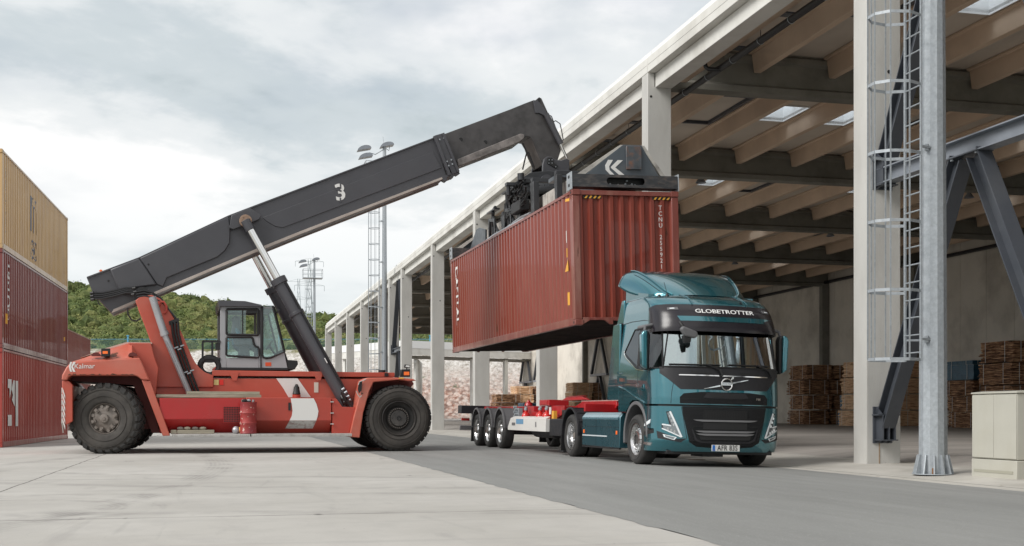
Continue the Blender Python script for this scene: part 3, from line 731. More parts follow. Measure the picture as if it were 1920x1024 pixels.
stack(34.5, floor_at(938, 34.5) - 9, 1, 2, 'blue', 'the small blue pile over the trailer', 'lumber seen over the trailer', w=2.3, l=2.6, h=.95, kinds=[['pale', 'blue']])

# ------------------------------------------------------------ floodlight masts with caged ladders
def mast(t, s, label, first=None):
    if first is None:
        root = empty('floodlight_mast'); H_ = 18.6
        b = MB(); n = 12; v = []
        for k, (z, r) in enumerate(((0, .215), (9, .17), (H_, .115))): v += [(r * math.cos(math.tau * i / n + .26), r * math.sin(math.tau * i / n + .26), z) for i in range(n)]
        b.add(v, [tuple(range(n))[::-1]] + [(k * n + i, k * n + (i + 1) % n, (k + 1) * n + (i + 1) % n, (k + 1) * n + i) for k in range(2) for i in range(n)] + [tuple(range(2 * n, 3 * n))])
        b.build('shaft', M_GALV, root, sharp=20)
        b = MB()
        for i in range(12):
            a = math.tau * i / 12; c, s_ = math.cos(a), math.sin(a); p = Vector((c, s_, 0)); q = Vector((-s_, c, 0)) * .009
            pts = [p * .20 + Vector((0, 0, 0.012)), p * .30 + Vector((0, 0, .012)), p * .29 + Vector((0, 0, .05)), p * .235 + Vector((0, 0, .30)), p * .20 + Vector((0, 0, .30))]
            b.add([x - q for x in pts] + [x + q for x in pts], [(0, 1, 2, 3, 4)[::-1], (5, 6, 7, 8, 9)] + [(k, (k + 1) % 5, (k + 1) % 5 + 5, k + 5) for k in range(5)])
        b.cyl((0, 0, 0), (0, 0, .012), .31, n=24); b.build('base_flange', M_GALV, root)
        b = MB(); b.cyl((-.12, -.19, 0), (-.12, -.19, .1), .02, n=6); b.build('anchor_bolt', M_RUST, root)
        # ladder on the road side (-x): rails along z, rungs along y
        b = MB(); LX = -.33
        for y in (-.215, .215): b.box(LX - .03, LX + .0, y - .015, y + .015, 1.72, 16.4)
        b.build_each('ladder_rail', M_GALV, root)
        b = MB()
        for k in range(54): b.cyl((LX - .012, -.2, 1.85 + k * .268), (LX - .012, .2, 1.85 + k * .268), .011, n=6)
        b.build_each('rung', M_GALV, root)
        b = MB(); hz = [1.74 + 1.035 * k for k in range(14)]
        arc = [(LX - .02, -.215), (LX - .28, -.33), (LX - .56, -.27), (LX - .72, -.10), (LX - .72, .10), (LX - .56, .27), (LX - .28, .33), (LX - .02, .215)]
        for z in hz:
            b = MB()
            for p, q in zip(arc, arc[1:]): b.beam((*p, z), (*q, z), .006, .045)
            b.build('cage_hoop', M_GALV, root)
        b = MB()
        for p in arc[1:-1]: b.box(p[0] - .012, p[0] + .012, p[1] - .003, p[1] + .003, 1.74, 16.3)
        b.build_each('cage_bar', M_GALV, root)
        b = MB()
        for z in (2.05, 4.95, 7.9, 10.9, 13.6, 16.1):
            b.beam((LX, -.2, z), (-.12, -.12, z), .04, .03); b.beam((LX, .2, z), (-.12, .12, z), .04, .03); b.cyl((-.20, -.13, z - .05), (-.20, -.13, z + .05), .035, n=8)
        b.build_each('ladder_bracket', M_GALV, root)
        b = MB(); b.box(-1.3, .9, -.7, .7, 16.4, 16.46)
        for x in (-1.3, .9): b.box(x - .02, x + .02, -.7, .7, 17.4, 17.44)
        for y in (-.7, .7): b.box(-1.3, .9, y - .02, y + .02, 17.4, 17.44); b.box(-1.3, .9, y - .02, y + .02, 16.9, 16.94)
        for x in (-1.3, -.2, .9):
            for y in (-.7, .7): b.box(x - .02, x + .02, y - .02, y + .02, 16.4, 17.44)
        b.build('platform', M_GALV, root)
        for dx, dz in ((-1.15, 18.25), (-1.05, 17.75), (.35, 18.55)):
            b = MB(); pr = []
            for k in range(9):
                a = math.pi * k / 8; pr.append((dx + .45 * math.cos(a) - .2, dz + .26 * math.sin(a) + .10 * math.cos(a)))
            b.prism(pr, -.35, .35, 'y'); b.build('floodlight', M_STEELG, root, sharp=50)
        b = MB(); b.tube([(0, 0, 18.5), (.3, 0, 18.3), (.35, 0, 18.6)], .03); b.tube([(0, 0, 18.4), (-.6, 0, 18.0), (-1.0, 0, 18.1)], .03); b.tube([(0, 0, 18.4), (-.1, 0, 19.2)], .012); b.build('lamp_arm', M_GALV, root)
    else: root = copy_tree(first)
    root.location = HALL.w(t, s, -.01 if s < 40 else 0); root.rotation_euler = (0, 0, HALL.y)
    return tag(root, label, 'floodlight mast', 'floodlight masts along the warehouse')
m0 = mast(10.58, 16.06, 'tall galvanised mast with a caged ladder, nearest, between column and utility cabinet')
mast(10.58, 78.2, 'galvanised floodlight mast with caged ladder rising behind the crane boom, second in the row', m0)
mast(10.58, 138, 'distant floodlight mast beside the lattice pylon, smallest of the row', m0)
# utility cabinet
P = G(1906.6, 898.2); Q = G(1821.6, 891.3)
cw = math.hypot(P[0] - Q[0], P[1] - Q[1]); yaw = math.atan2(P[1] - Q[1], P[0] - Q[0])
cab = empty('utility_cabinet', Q, yaw, 'beige plastic utility cabinet standing on the kerb beside the galvanised mast', 'utility cabinet')
M_CAB = mat('beige_polyester', (.44, .43, .375), .5, var=.04, scale=3, dirt=(.40, .38, .31), dirt_amt=.35, dscale=2)
b = MB(); b.box(0, cw, 0, .42, -.03, .252); b.build('plinth', M_CAB, cab, bevel=.008)
b = MB(); b.box(.06, cw - .08, -.006, -.001, .06, .10); b.build('plinth_slot', plain('beige_recess', (.33, .32, .26), .6), cab)
b = MB(); b.box(.012, cw - .012, .012, .40, .26, 1.20); b.build('body', M_CAB, cab, bevel=.012)
for a, e in ((.014, cw / 2 - .003), (cw / 2 + .003, cw - .014)):
    b = MB(); b.box(a, e, .0, .011, .275, 1.185); b.build('door', M_CAB, cab, bevel=.003)
b = MB(); b.prism([(-.008, 1.203), (.435, 1.203), (.435, 1.225), (.2, 1.245), (-.008, 1.225)], -.008, cw + .008, 'x'); b.build('lid', M_CAB, cab, bevel=.005)
# ------------------------------------------------------------ blue posted fence on the bank, lattice pylons
M_BLUE = plain('blue_paint', (.10, .34, .52), .6)
M_MESHF = bpy.data.materials.new('fence_mesh'); M_MESHF.use_nodes = True
def _mf(nt):
    N = nt.nodes; N.clear(); o = N.new('ShaderNodeOutputMaterial'); t = N.new('ShaderNodeBsdfTransparent'); d = N.new('ShaderNodeBsdfDiffuse'); d.inputs[0].default_value = (.13, .25, .28, 1)
    x = N.new('ShaderNodeMixShader'); x.inputs[0].default_value = .22; nt.links.new(t.outputs[0], x.inputs[1]); nt.links.new(d.outputs[0], x.inputs[2]); nt.links.new(x.outputs[0], o.inputs[0])
_mf(M_MESHF.node_tree)
fe = empty('boundary_fence', (-110, 205, 11), label='thin mesh fence with light blue posts along the top of the rock bank', cat='fence')
for k in range(18):
    b = MB(); b.box(k * 8.7, k * 8.7 + .22, 0, .2, -.3, 3.2); b.box(k * 8.7 - .06, k * 8.7 + .28, -.06, .26, 3.2, 3.42); b.build('post', M_BLUE, fe)
b = MB(); b.add([(0, .08, .0), (152, .08, .0), (152, .08, 2.7), (0, .08, 2.7)], [(0, 1, 2, 3)]); b.build('mesh', M_MESHF, fe)
for z in (2.7, .1):
    b = MB(); b.box(0, 152, .05, .09, z, z + .06); b.build('rail', M_BLUE, fe)
M_PYL = plain('pylon_grey', (.30, .35, .37), .6)
def pylon(x, y, z0, h, w, label, arms):
    root = empty('lattice_pylon', (x, y, z0), R(12)); b = MB(); n = int(h / 3.2)
    wd = lambda z: w * (1 - .78 * min(1, z / (h * .8)))
    for k in range(n):
        za, zb = h * k / n, h * (k + 1) / n; a, c = wd(za), wd(zb); q = [(-1, -1), (1, -1), (1, 1), (-1, 1)]
        for i in range(4):
            p0, p1 = q[i], q[(i + 1) % 4]
            b.beam((p0[0] * a, p0[1] * a, za), (p0[0] * c, p0[1] * c, zb), .09, .09)
            b.beam((p0[0] * a, p0[1] * a, za), (p1[0] * c, p1[1] * c, zb), .05, .05); b.beam((p1[0] * a, p1[1] * a, za), (p0[0] * c, p0[1] * c, zb), .05, .05)
    b.build('lattice_body', M_PYL, root)
    for f, r_ in arms:
        b = MB(); b.beam((-r_, 0, h * f), (r_, 0, h * f), .06, .06); b.beam((-r_, 0, h * f), (0, 0, h * f + .8), .04, .04); b.beam((r_, 0, h * f), (0, 0, h * f + .8), .04, .04)
        for q in (-r_, r_): b.cyl((q, 0, h * f), (q, 0, h * f - 1.3), .05, n=6)
        b.build('cross_arm', M_PYL, root)
    return tag(root, label, 'pylon', 'lattice pylons on the hillside')
pylon(-49.5, 290, 14, 24.5, 1.5, 'lattice power pylon directly left of the far floodlight mast', ((.98, 3.4), (.74, 3.6)))
pylon(-62, 345, 19, 21, 1.4, 'fainter lattice power pylon farther up the hill, left of the other pylon', ((.96, 3.6), (.72, 3.6)))
# ------------------------------------------------------------ shipping containers
CW, CL, CH = 2.438, 12.192, 2.896
def corr(L0, L1, period, depth, flat=.26, slope=.22):
    # corrugation polyline: (position, inset) pairs; outer faces and sunken faces
    n = max(1, round((L1 - L0) / period)); p = (L1 - L0) / n; pts = [(L0, 0)]
    for k in range(n):
        a = L0 + k * p
        pts += [(a + p * flat, 0), (a + p * (flat + slope), depth), (a + p * (1 - slope), depth)]
        pts.append((a + p, 0))
    return pts
def container(fr_loc, rot, name, label, mats, group=None, stripes=False, panels=None):
    paint, rail, post = mats
    root = empty(name, fr_loc); root.rotation_euler = rot; tag(root, label, 'container', group)
    hw = CW / 2
    for sg in (-1, 1):
        b = MB(); pts = corr(.17, CL - .17, .278, .042)
        n = len(pts); b.v = [(sg * (hw - .012 - d), y, z) for z in (.165, CH - .075) for y, d in pts]
        b.f = [(i, i + 1, i + 1 + n, i + n) if sg > 0 else (i + n, i + 1 + n, i + 1, i) for i in range(n - 1)]
        b.build('side_panel', paint, root, sharp=20)
        b = MB(); b.box(sg * (hw - .08), sg * (hw - .002), .17, CL - .17, CH - .075, CH - .012); b.build('top_rail', rail, root, bevel=.006)
        b = MB(); b.box(sg * (hw - .05), sg * (hw - .004), .17, CL - .17, .005, .165); b.box(sg * (hw - .11), sg * (hw - .05), .17, CL - .17, .005, .02); b.build('bottom_rail', rail, root, bevel=.005)
    for k, y in enumerate((.03, CL - .03)):
        b = MB(); pts = corr(-hw + .16, hw - .16, .235, .05, .30, .15); n = len(pts); sg = -1 if k == 0 else 1
        b.v = [(x, y - sg * d, z) for z in (.16, CH - .11) for x, d in pts]
        b.f = [(i, i + 1, i + 1 + n, i + n) if k == 0 else (i + n, i + 1 + n, i + 1, i) for i in range(n - 1)]
        b.build('end_panel', paint, root, sharp=20)
        b = MB(); yy = (.002, .07) if k == 0 else (CL - .07, CL - .002)
        b.box(-hw + .18, hw - .18, *yy, CH - .11, CH - .012); b.build('end_header', post, root, bevel=.006)
        b = MB(); b.prism([(-hw + .18, .16), (-hw + .18, .015), (-hw + .34, .105), (-.55, .105), (-.42, .012), (-.36, .012), (-.36, .16)], *yy)
        b.prism([(-.355, .16), (-.355, .09), (.355, .09), (.355, .16)], *yy); b.prism([(hw - .18, .16), (hw - .18, .015), (hw - .34, .105), (.55, .105), (.42, .012), (.36, .012), (.36, .16)], *yy)
        b.build('end_sill', post, root, bevel=.004)
    for sx in (-1, 1):
        for y0, y1 in ((0, .16), (CL - .16, CL)):
            b = MB(); b.box(sx * (hw - .16), sx * hw, y0, y1, .122, CH - .122); b.build('corner_post', post, root, bevel=.012)
            for z0, z1 in ((0, .118), (CH - .118, CH)):
                b = MB(); b.box(sx * (hw - .178), sx * (hw + .003), min(y0, y1 - .178), max(y0 + .178, y1), z0, z1); c_ = b.build('corner_casting', post, root, bevel=.01)
                zc = (z0 + z1) / 2; yf = -.002 if y0 == 0 else CL + .002; yc = .09 if y0 == 0 else CL - .09
                b = MB(); b.cyl((sx * (hw - .085), yf, zc), (sx * (hw - .085), yf + (.004 if y0 == 0 else -.004), zc), .034, n=14)
                x_ = sx * (hw + .005); b.cyl((x_, yc, zc), (x_ - sx * .004, yc, zc), .034, n=14); b.build('casting_hole', M_BLACK, c_)
    b = MB(); b.box(-hw + .09, hw - .09, .08, CL - .08, CH - .06, CH - .04); b.build('roof_panel', paint, root)
    b = MB(); b.box(-hw + .06, hw - .06, .08, CL - .08, .145, .16); fl = b.build('floor', M_UNDER, root)
    b = MB()
    for k in range(38): b.box(-hw + .06, hw - .06, .3 + k * .315, .34 + k * .315, .03, .144)
    b.build('cross_member', M_UNDER, fl)
    return root
M_UNDER = mat('container_underside', (.035, .03, .03), .8, var=.3, scale=2, dirt=(.09, .06, .05), dirt_amt=.5)
def cpaint(n, c, fade, rough=.48, sc=.9, dirt=.45): return mat(n, c, rough, var=.08, scale=sc * 2, dirt=fade, dirt_amt=dirt, dscale=2.4, stretch=(1, 1, .22), rvar=.10, patch=((c[0] * .35 + .03, c[1] * .4 + .01, c[2] * .4), 5, .69, .73), coat=.35)
M_MAROON = cpaint('maroon_container_paint', (.205, .037, .022), (.27, .068, .044), rough=.36)
M_MAROONR = cpaint('maroon_rail_paint', (.21, .055, .042), (.34, .17, .13), sc=2, dirt=.7)
M_RED = cpaint('red_container_paint', (.33, .034, .022), (.38, .07, .045))
M_OX = cpaint('oxide_container_paint', (.19, .036, .028), (.26, .072, .055))
M_TAN = cpaint('tan_container_paint', (.54, .35, .15), (.42, .27, .14), dirt=.6)
M_TANR = cpaint('tan_rail_paint', (.50, .35, .2), (.30, .16, .09), sc=2, dirt=.7)
M_DECAL = plain('white_decal', (.72, .72, .70), .5); M_YEL = plain('yellow_decal', (.75, .38, .05), .5); M_NAVY = plain('navy_decal', (.07, .09, .13), .5)
def side_text(root, s, y, z, size, m, sg=-1, rot=True, sx=1., name='lettering', bold=.0, ox=.006):
    # vertical lettering that follows the corrugated side
    def fn(u, v, w):
        a, b_ = (u, v) if not rot else (v, -u)
        if sg > 0: a = a
        yy = y + (-a if sg < 0 else a)
        return (sg * (CW / 2 + ox - .012 - inset(yy) + w), yy, z + b_)
    return text(s, name, m, root, fn, size, .003, sx, bold)
def inset(y):
    n = round((CL - .34) / .278); p = (CL - .34) / n; k = ((y - .17) / p) % 1
    if k < .26: return 0
    if k < .48: return .042 * (k - .26) / .22
    if k < .78: return .042
    return .042 * (1 - (k - .78) / .22)
def patch(root, name, m, y0, y1, z0, z1, sg=-1, ox=.004):
    b = MB(); n = max(1, int((y1 - y0) / .02)); v = []
    b.grid(lambda u, w: (sg * (CW / 2 - .012 + ox - inset(y0 + (y1 - y0) * u)), y0 + (y1 - y0) * u, z0 + (z1 - z0) * w), n, 1)
    if sg > 0: b.f = [f for f in b.f]
    else: b.f = [f[::-1] for f in b.f]
    return b.build(name, m, root)
hc = container(CON.o, (0, CON.r, CON.y), 'shipping_container', 'maroon forty foot container with white stencilled number, hanging from the crane above the trailer', (M_MAROON, M_MAROONR, M_MAROONR))
# the end number, one character under another
for k, ch in enumerate('TCNU 255921'):
    if ch == ' ': continue
    z = CH - .36 - k * .128
    text(ch, 'lettering', M_DECAL, hc, lambda u, v, w, z=z: (.80 + u * .95, -.004 + .03 - w, z + v), .135, .002)
text('0', 'lettering', M_DECAL, hc, lambda u, v, w: (.80 + u * .95, -.004 + .03 - w, CH - 1.83 + v), .125, .002)
b = MB()
for q in ((-.058, .058, -.075, -.066), (-.058, .058, .066, .075), (-.058, -.05, -.066, .066), (.05, .058, -.066, .066)): b.box(.80 + q[0], .80 + q[1], .022, .026, CH - 1.83 + q[2], CH - 1.83 + q[3])
b.build('number_box', M_DECAL, hc)
for xa in (-.97, .62):
    o = None; b = MB(); b.box(xa, xa + .42, .026, .029, CH - .185, CH - .125); o = b.build('warning_stripe', M_BLACK, hc)
    b = MB()
    for k in range(4): x = xa + .03 + k * .10; b.prism([(x, CH - .183), (x + .045, CH - .183), (x + .085, CH - .127), (x + .04, CH - .127)], .022, .025)
    b.build('stripe', M_YEL, o)
patch(hc, 'warning_stripe', M_YEL, .22, .52, CH - .19, CH - .13)
side_text(hc, 'CAPITAL', CL - .78, 1.72, .44, M_DECAL, sx=1.05, bold=.012)
side_text(hc, '1', .86, CH - .36, .30, M_DECAL, rot=False)
patch(hc, 'data_label', M_DECAL, .47, .56, 1.82, 2.08); patch(hc, 'data_label', M_YEL, .45, .55, 1.50, 1.70)
patch(hc, 'yellow_label', M_YEL, .42, .62, .46, .74)
b = MB(); y0 = .40; b.v = [(-CW / 2 - .006 + .012, y0, 1.20), (-CW / 2 - .002 + .012, y0 + .26, 1.20), (-CW / 2 - .006 + .012, y0 + .02, 1.46)]; b.f = [(0, 2, 1)]; b.build('hazard_triangle', M_YEL, hc)
# the stack at the left edge
a_ = math.atan2(488.0, FPX)
zn = 33.45; nx = (4.5 - CX) / FPX * zn
SYW = -R(12.37)
def stk_loc(tier): return (nx - (CW / 2) * math.cos(-SYW), zn - (CW / 2) * math.sin(-SYW), -.046 + tier * 2.80)
Z_ = 2.80 / CH
# three tiers; scale 1, ISO high cubes standing one on another
defs = [('shipping_container', 'bright red container with a white mark, bottom of the stack at the left edge', (M_RED, cpaint('red_rail_paint', (.27, .06, .045), (.33, .16, .13), sc=2, dirt=.8), M_RED)),
        ('shipping_container', 'dark oxide red container with white vertical lettering, middle of the left stack', (M_OX, cpaint('oxide_rail_paint', (.20, .08, .07), (.36, .22, .19), sc=2, dirt=.8), M_OX)),
        ('shipping_container', 'tan container with dark lettering on top of the left stack', (M_TAN, M_TANR, M_TAN))]
st3 = []
for k, (n_, l_, m_) in enumerate(defs):
    r_ = container((nx - (CW / 2) * math.cos(-SYW), zn - (CW / 2) * math.sin(-SYW), -.046 + k * 2.812), (0, 0, -SYW), n_, l_, m_, 'containers stacked on the yard')
    r_.scale = (1, 1, .968); st3.append(r_)
side_text(st3[1], 'TRITON', .92, 1.75, .42, M_DECAL, sg=1, sx=1.15, bold=.01)
patch(st3[1], 'yellow_label', M_YEL, .45, .85, .75, 1.05, sg=1); patch(st3[1], 'yellow_label', M_YEL, CL - .8, CL - .5, .9, 1.05, sg=1)
side_text(st3[2], 'MEDITERRANEAN SHIPPING', .62, 1.5, .155, M_NAVY, sg=1)
def big(s, y, z, size, sx, sz=1.0):
    text(s, 'lettering', M_NAVY, st3[2], lambda u, v, w: (CW / 2 + .004 - .012 - inset(y + u * sx) + w, y + u * sx, z + v * sz), size, .003, 1, .02)
big('m', 5.0, 1.95, 1.6, 1.15, 1.5); big('sc', 5.0, .72, 1.15, 1.0, 1.15)
# white mark of the bottom container
b = MB(); X = CW / 2 + .003
def mk(poly): 
    ys = [(y, z) for y, z in poly]; b.prism(ys, X, X + .004, 'x')
mk([(.75, 2.02), (1.28, 2.02), (1.28, 1.78), (1.02, 1.45), (.98, 1.75), (.75, 1.75)]); mk([(1.28, 1.72), (1.55, 2.0), (1.75, 2.0), (1.75, 1.2), (1.35, 1.4), (1.5, 1.55)]); mk([(.75, .62), (1.3, .62), (1.3, .95), (.75, .95)]); mk([(1.9, 2.0), (2.25, 2.0), (2.25, .60), (1.9, .60)])
b.build('white_mark', M_DECAL, st3[0])
# the farther stack, two high, beyond the first
FX = (168 - CX) / FPX * 77; 
for k in range(2):
    l_ = ('red container in the farther stack behind the crane, lower of the two, mostly hidden', 'dull red container on top of the farther stack, beside the green hillside')[k]
    container((FX - CW / 2 + .2193 * CL * .977 , 77 - CL * .977, -.05 + k * 2.90), (0, 0, R(12.37)), 'shipping_container', l_, (M_OX, M_MAROONR, M_OX), 'containers stacked on the yard')
# ------------------------------------------------------------ reach stacker (frame: x towards its front, y away from the camera)
M_RS = mat('faded_red_paint', (.46, .082, .050), .42, var=.08, scale=1.2, dirt=(.46, .15, .11), dirt_amt=.45, dscale=.9, rvar=.12)
M_RSH = mat('hood_red_paint', (.50, .115, .075), .42, var=.10, scale=1.6, dirt=(.50, .20, .15), dirt_amt=.6, dscale=1.3, patch=((.12, .05, .03), 2.6, .64, .67))
M_RSB = mat('bright_red_paint', (.42, .022, .022), .35, var=.06, scale=1.2, dirt=(.30, .05, .04), dirt_amt=.4, dscale=1.0)
M_RSL = mat('lower_red_paint', (.42, .056, .036), .40, var=.07, scale=1.2, patch=((.20, .05, .04), 4, .68, .72), dirt=(.30, .06, .045), dirt_amt=.4, dscale=.8)
M_BOOM = mat('boom_grey_paint', (.058, .058, .066), .38, var=.08, scale=1.1, dirt=(.085, .085, .09), dirt_amt=.4, dscale=.6)
M_BOOMI = mat('greased_grey_paint', (.062, .058, .058), .38, var=.25, scale=2.5, dirt=(.02, .018, .017), dirt_amt=.8, dscale=2.2)
M_BOOMF = mat('worn_steel_edge', (.42, .37, .33), .45, var=.15, scale=3, dirt=(.25, .2, .17), dirt_amt=.6)
M_CHR = mat('cylinder_chrome', (.75, .75, .74), .16, metal=1., var=.05, scale=3, rvar=.06)
M_TYRE = mat('dusty_rubber', (.045, .041, .037), .85, var=.15, scale=3, dirt=(.085, .077, .068), dirt_amt=.8, dscale=1.4, bump=.004, bscale=30)
M_TREAD = mat('tread_rubber', (.030, .029, .028), .85, var=.2, scale=5)
M_RIMD = mat('dark_rim', (.045, .042, .040), .5, var=.2, scale=5, dirt=(.10, .09, .08), dirt_amt=.6)
M_HUB = mat('muddy_hub', (.20, .175, .155), .75, var=.2, scale=8, dirt=(.10, .075, .06), dirt_amt=.7, dscale=5)
M_SILV = mat('silver_paint', (.42, .43, .45), .35, metal=.6, var=.08, scale=3, dirt=(.3, .28, .26), dirt_amt=.4)
M_CABG = mat('cab_grey_paint', (.33, .335, .35), .4, var=.05, scale=2)
M_HOSE = plain('rubber_hose', (.012, .012, .013), .38)
M_GLC = glass('cab_glass', (.80, .90, .88), .9, milk=.10)
M_OLDWOOD = mat('weathered_wood', (.34, .31, .24), .9, var=.25, scale=9, stretch=(.3, 2, 3), dirt=(.18, .17, .11), dirt_amt=.6)
M_STEP = mat('step_aluminium', (.48, .47, .45), .5, metal=.2, var=.1, scale=6, dirt=(.2, .18, .16), dirt_amt=.5, dscale=5)
M_ORL = plain('orange_lens', (.75, .14, .02), .25, emit=.25)
M_RUSTP = mat('flaking_rust', (.10, .045, .028), .9, var=.4, scale=20)
M_RED2 = plain('dark_red', (.12, .018, .014), .6)
rs = STK.place(empty('reach_stacker', label='large red reach stacker with a dark grey boom marked 3, holding a maroon container', cat='reach stacker'))
def S(px, py, y): p = STK.on(px, py, 1, y); return (p[0], p[2])
def SP(pts, y): return [S(a, b, y) for a, b in pts]
def S3(px, py, y): p = S(px, py, y); return (p[0], y, p[1])
YO, YI = -1.95, -1.05      # outer box face, inner body face
# -- main frame
body = [(262, 669), (284, 642), (297, 690), (300, 700), (374, 690), (392, 703), (690, 708), (693, 760), (700, 800), (330, 800), (319, 817), (300, 760), (281, 713)]
b = MB(); b.prism(SP([(283, 672), (300, 690), (374, 692), (392, 704), (400, 709.5), (690, 710.5), (700, 790), (300, 790)], YI), YI, -YI); b.build('chassis', M_RS, rs, bevel=.015)
b = MB(); b.prism(SP([(398, 694.3), (740, 698.7), (740, 707.5), (398, 704.8)], YI - .03), YI - .03, -YI + .03); b.build('deck_rail', M_RS, rs, bevel=.01)
b = MB()
for x in (439, 596.5):
    b.prism(SP([(x - 9, 698), (x + 9, 698.2), (x + 5, 714), (x - 3, 714)], YI - .05), YI - .052, YI - .033); 
b.build_each('clamp_plate', M_RS, rs, bevel=.004)
b = MB(); b.prism(SP([(589, 717), (597, 717), (597, 736), (589, 736)], YI - .02), YI - .012, YI - .004); b.build('notice_plate', plain('notice_white', (.6, .58, .5), .6), rs)
b = MB(); b.prism(SP([(401, 712), (410, 712), (410, 722), (401, 722)], YI), YI - .012, YI - .004); b.build('warning_label', plain('label_yellow', (.7, .6, .25), .6), rs)
b = MB(); b.prism(SP([(411.5, 712), (419, 712), (419, 722), (411.5, 722)], YI), YI - .012, YI - .004); b.build('warning_label', plain('label_red', (.7, .03, .02), .6), rs)
# -- mast plates carrying the boom foot
mast_o = [(284, 712), (284, 643.5), (268, 600), (253.6, 564), (262, 557), (284, 553), (300, 560), (309, 569), (329, 602), (342, 627), (359, 667), (366, 680), (374, 689.5), (384, 698), (400, 704), (400, 726), (290, 726)]
for ya, yb in ((-1.12, -1.02), (1.02, 1.12)):
    b = MB(); b.prism([S(x_, y_, -1.12) for x_, y_ in mast_o], ya, yb); b.build('boom_support', M_RS, rs, bevel=.012)
b = MB(); b.prism(SP([(297, 600), (320, 600), (352, 690), (320, 690)], -1.0), -1.0, 1.0); b.build('support_web', M_RED2, rs)
b = MB(); b.tube(SP3 := [S3(x, y, -1.16) for x, y in ((298, 576), (300, 567), (307, 566), (312, 574), (312, 584), (307, 588))], .03); b.build('lifting_eye', M_RSL, rs)
# -- lower side boxes
box_prof = lambda y0, y1: [(y0, 0)]
def side_box(x0, x1, m, name, top=745.5, kink=789, bot=813):
    for sg in (-1, 1):
        (xa, zt) = S(x0, top, YO); (xb, _) = S(x1, top, YO); zk = S(x0, kink, YO)[1]; zb = S(x0, bot, YO)[1]
        b = MB(); b.prism([(sg * 1.06, zt), (sg * 1.06, zb), (sg * 1.62, zb), (sg * 1.95, zk), (sg * 1.95, zt)], xa, xb, 'x'); b.build(name, m, rs, bevel=.012)
side_box(299, 459.5, M_RSB, 'engine_side_box', 747, 786); side_box(461, 621.5, M_RSL, 'tank_box'); 
for sg in (-1, 1):
    pts = SP([(623, 747.5), (631, 747.5), (642, 763), (668, 763.5), (655, 813), (623, 813)], YO); b = MB(); b.prism(pts, sg * 1.10, sg * 1.93); b.build('front_box', M_RSL, rs, bevel=.01)
b = MB()
for y in (753.5, 774.5, 795):
    b.prism(SP([(619.5, y - 1), (625.5, y - 1), (625.5, y + 1), (619.5, y + 1)], YO), YO - .03, YO - .003)
b.build_each('hinge', M_STEP, rs)
b = MB(); b.prism(SP([(540.5, 755), (545, 755), (545, 769.5), (540.5, 769.5)], YO), YO - .02, YO - .003); b.build('door_latch', M_BLACK, rs)
b = MB(); b.prism(SP([(419, 763), (450, 763), (450, 791.5), (419, 791.5)], YO), YO - .008, YO - .002); g_ = b.build('vent_grille', M_BLACK, rs)
b = MB(); q0 = S(419, 763, YO); q1 = S(450, 791.5, YO)
for k in range(11): x = q0[0] + (q1[0] - q0[0]) * k / 10; b.box(x - .004, x + .004, YO - .014, YO - .009, q1[1], q0[1])
for k in range(10): z = q1[1] + (q0[1] - q1[1]) * k / 9; b.box(q0[0], q1[0], YO - .020, YO - .015, z - .004, z + .004)
b.build('vent_mesh', M_RSB, g_)
# white swoosh on both panels
b = MB(); up = [(517.7, 709.5), (558, 709.5), (571, 728), (583, 745), (540.8, 745), (531, 728)]
b.prism(SP(up, YI), YI - .010, YI - .003); b.build('white_arrow', M_DECAL, rs)
b = MB(); lo = [(544.7, 748.6), (587.7, 748.8), (593, 758), (597, 772), (595, 786), (588, 803), (536, 803), (545, 786), (548, 772), (547, 760)]
lo = [(545, 747), (588, 747), (593.5, 758), (597, 771), (595.5, 780), (593, 788.5), (543, 788.5), (547, 780), (548.4, 770), (547, 758)]
b.prism(SP(lo, YO), YO - .010, YO - .003); b.build('white_arrow', M_DECAL, rs)
zk = S(543, 789, YO)[1]; zb = S(543, 813, YO)[1]; x0, x1 = S(543, 789, YO)[0], S(593, 789, YO)[0]; x2, x3 = S(536, 803, YO)[0], S(588, 803, YO)[0]
f_ = .62; b = MB(); b.add([(x0, YO - .004, zk), (x1, YO - .004, zk), (x3, YO + .33 * f_ - .004, zk + (zb - zk) * f_), (x2, YO + .33 * f_ - .004, zk + (zb - zk) * f_)], [(0, 3, 2, 1)]); b.build('white_arrow', mat('scuffed_white', (.6, .6, .58), .6, var=.1, dirt=(.2, .06, .05), dirt_amt=.8, dscale=7), rs)
b = MB(); p = S3(556, 744, YI - .15); b.cyl((p[0], p[1], p[2] - .02), (p[0], p[1], p[2] + .05), .10, n=14); b.build('filler_base', M_RSL, rs)
b = MB(); b.lathe([(.0, .26), (.03, .25), (.05, .2), (.065, .19), (.085, .06), (.10, .02), (.08, 0), (0, 0)], (p[0], p[1], p[2] + .05), 'z', 16); b.build('bell_cap', M_BLACK, rs)
# side step and fittings
xa = S(322, 818, -2.0)[0]; xb = S(655, 818, -2.0)[0]; zs = S(400, 816, -2.0)[1]
for u, v in ((xa, S(467, 818, -2.0)[0]), (S(469.5, 818, -2.0)[0], xb)):
    b = MB(); b.box(u, v, -2.42, -1.5, zs - .035, zs + .03)
    k = u
    while k < v - .04: b.box(k, k + .02, -2.426, -2.421, zs - .02, zs + .02); k += .045
    b.build('side_step', M_STEP, rs, bevel=.004)
b = MB()
for x in (330, 468, 640): q = S(x, 815, -1.7)[0]; b.box(q, q + .04, -1.9, -1.2, zs + .03, zs + .12)
b.build_each('step_bracket', M_RED2, rs)
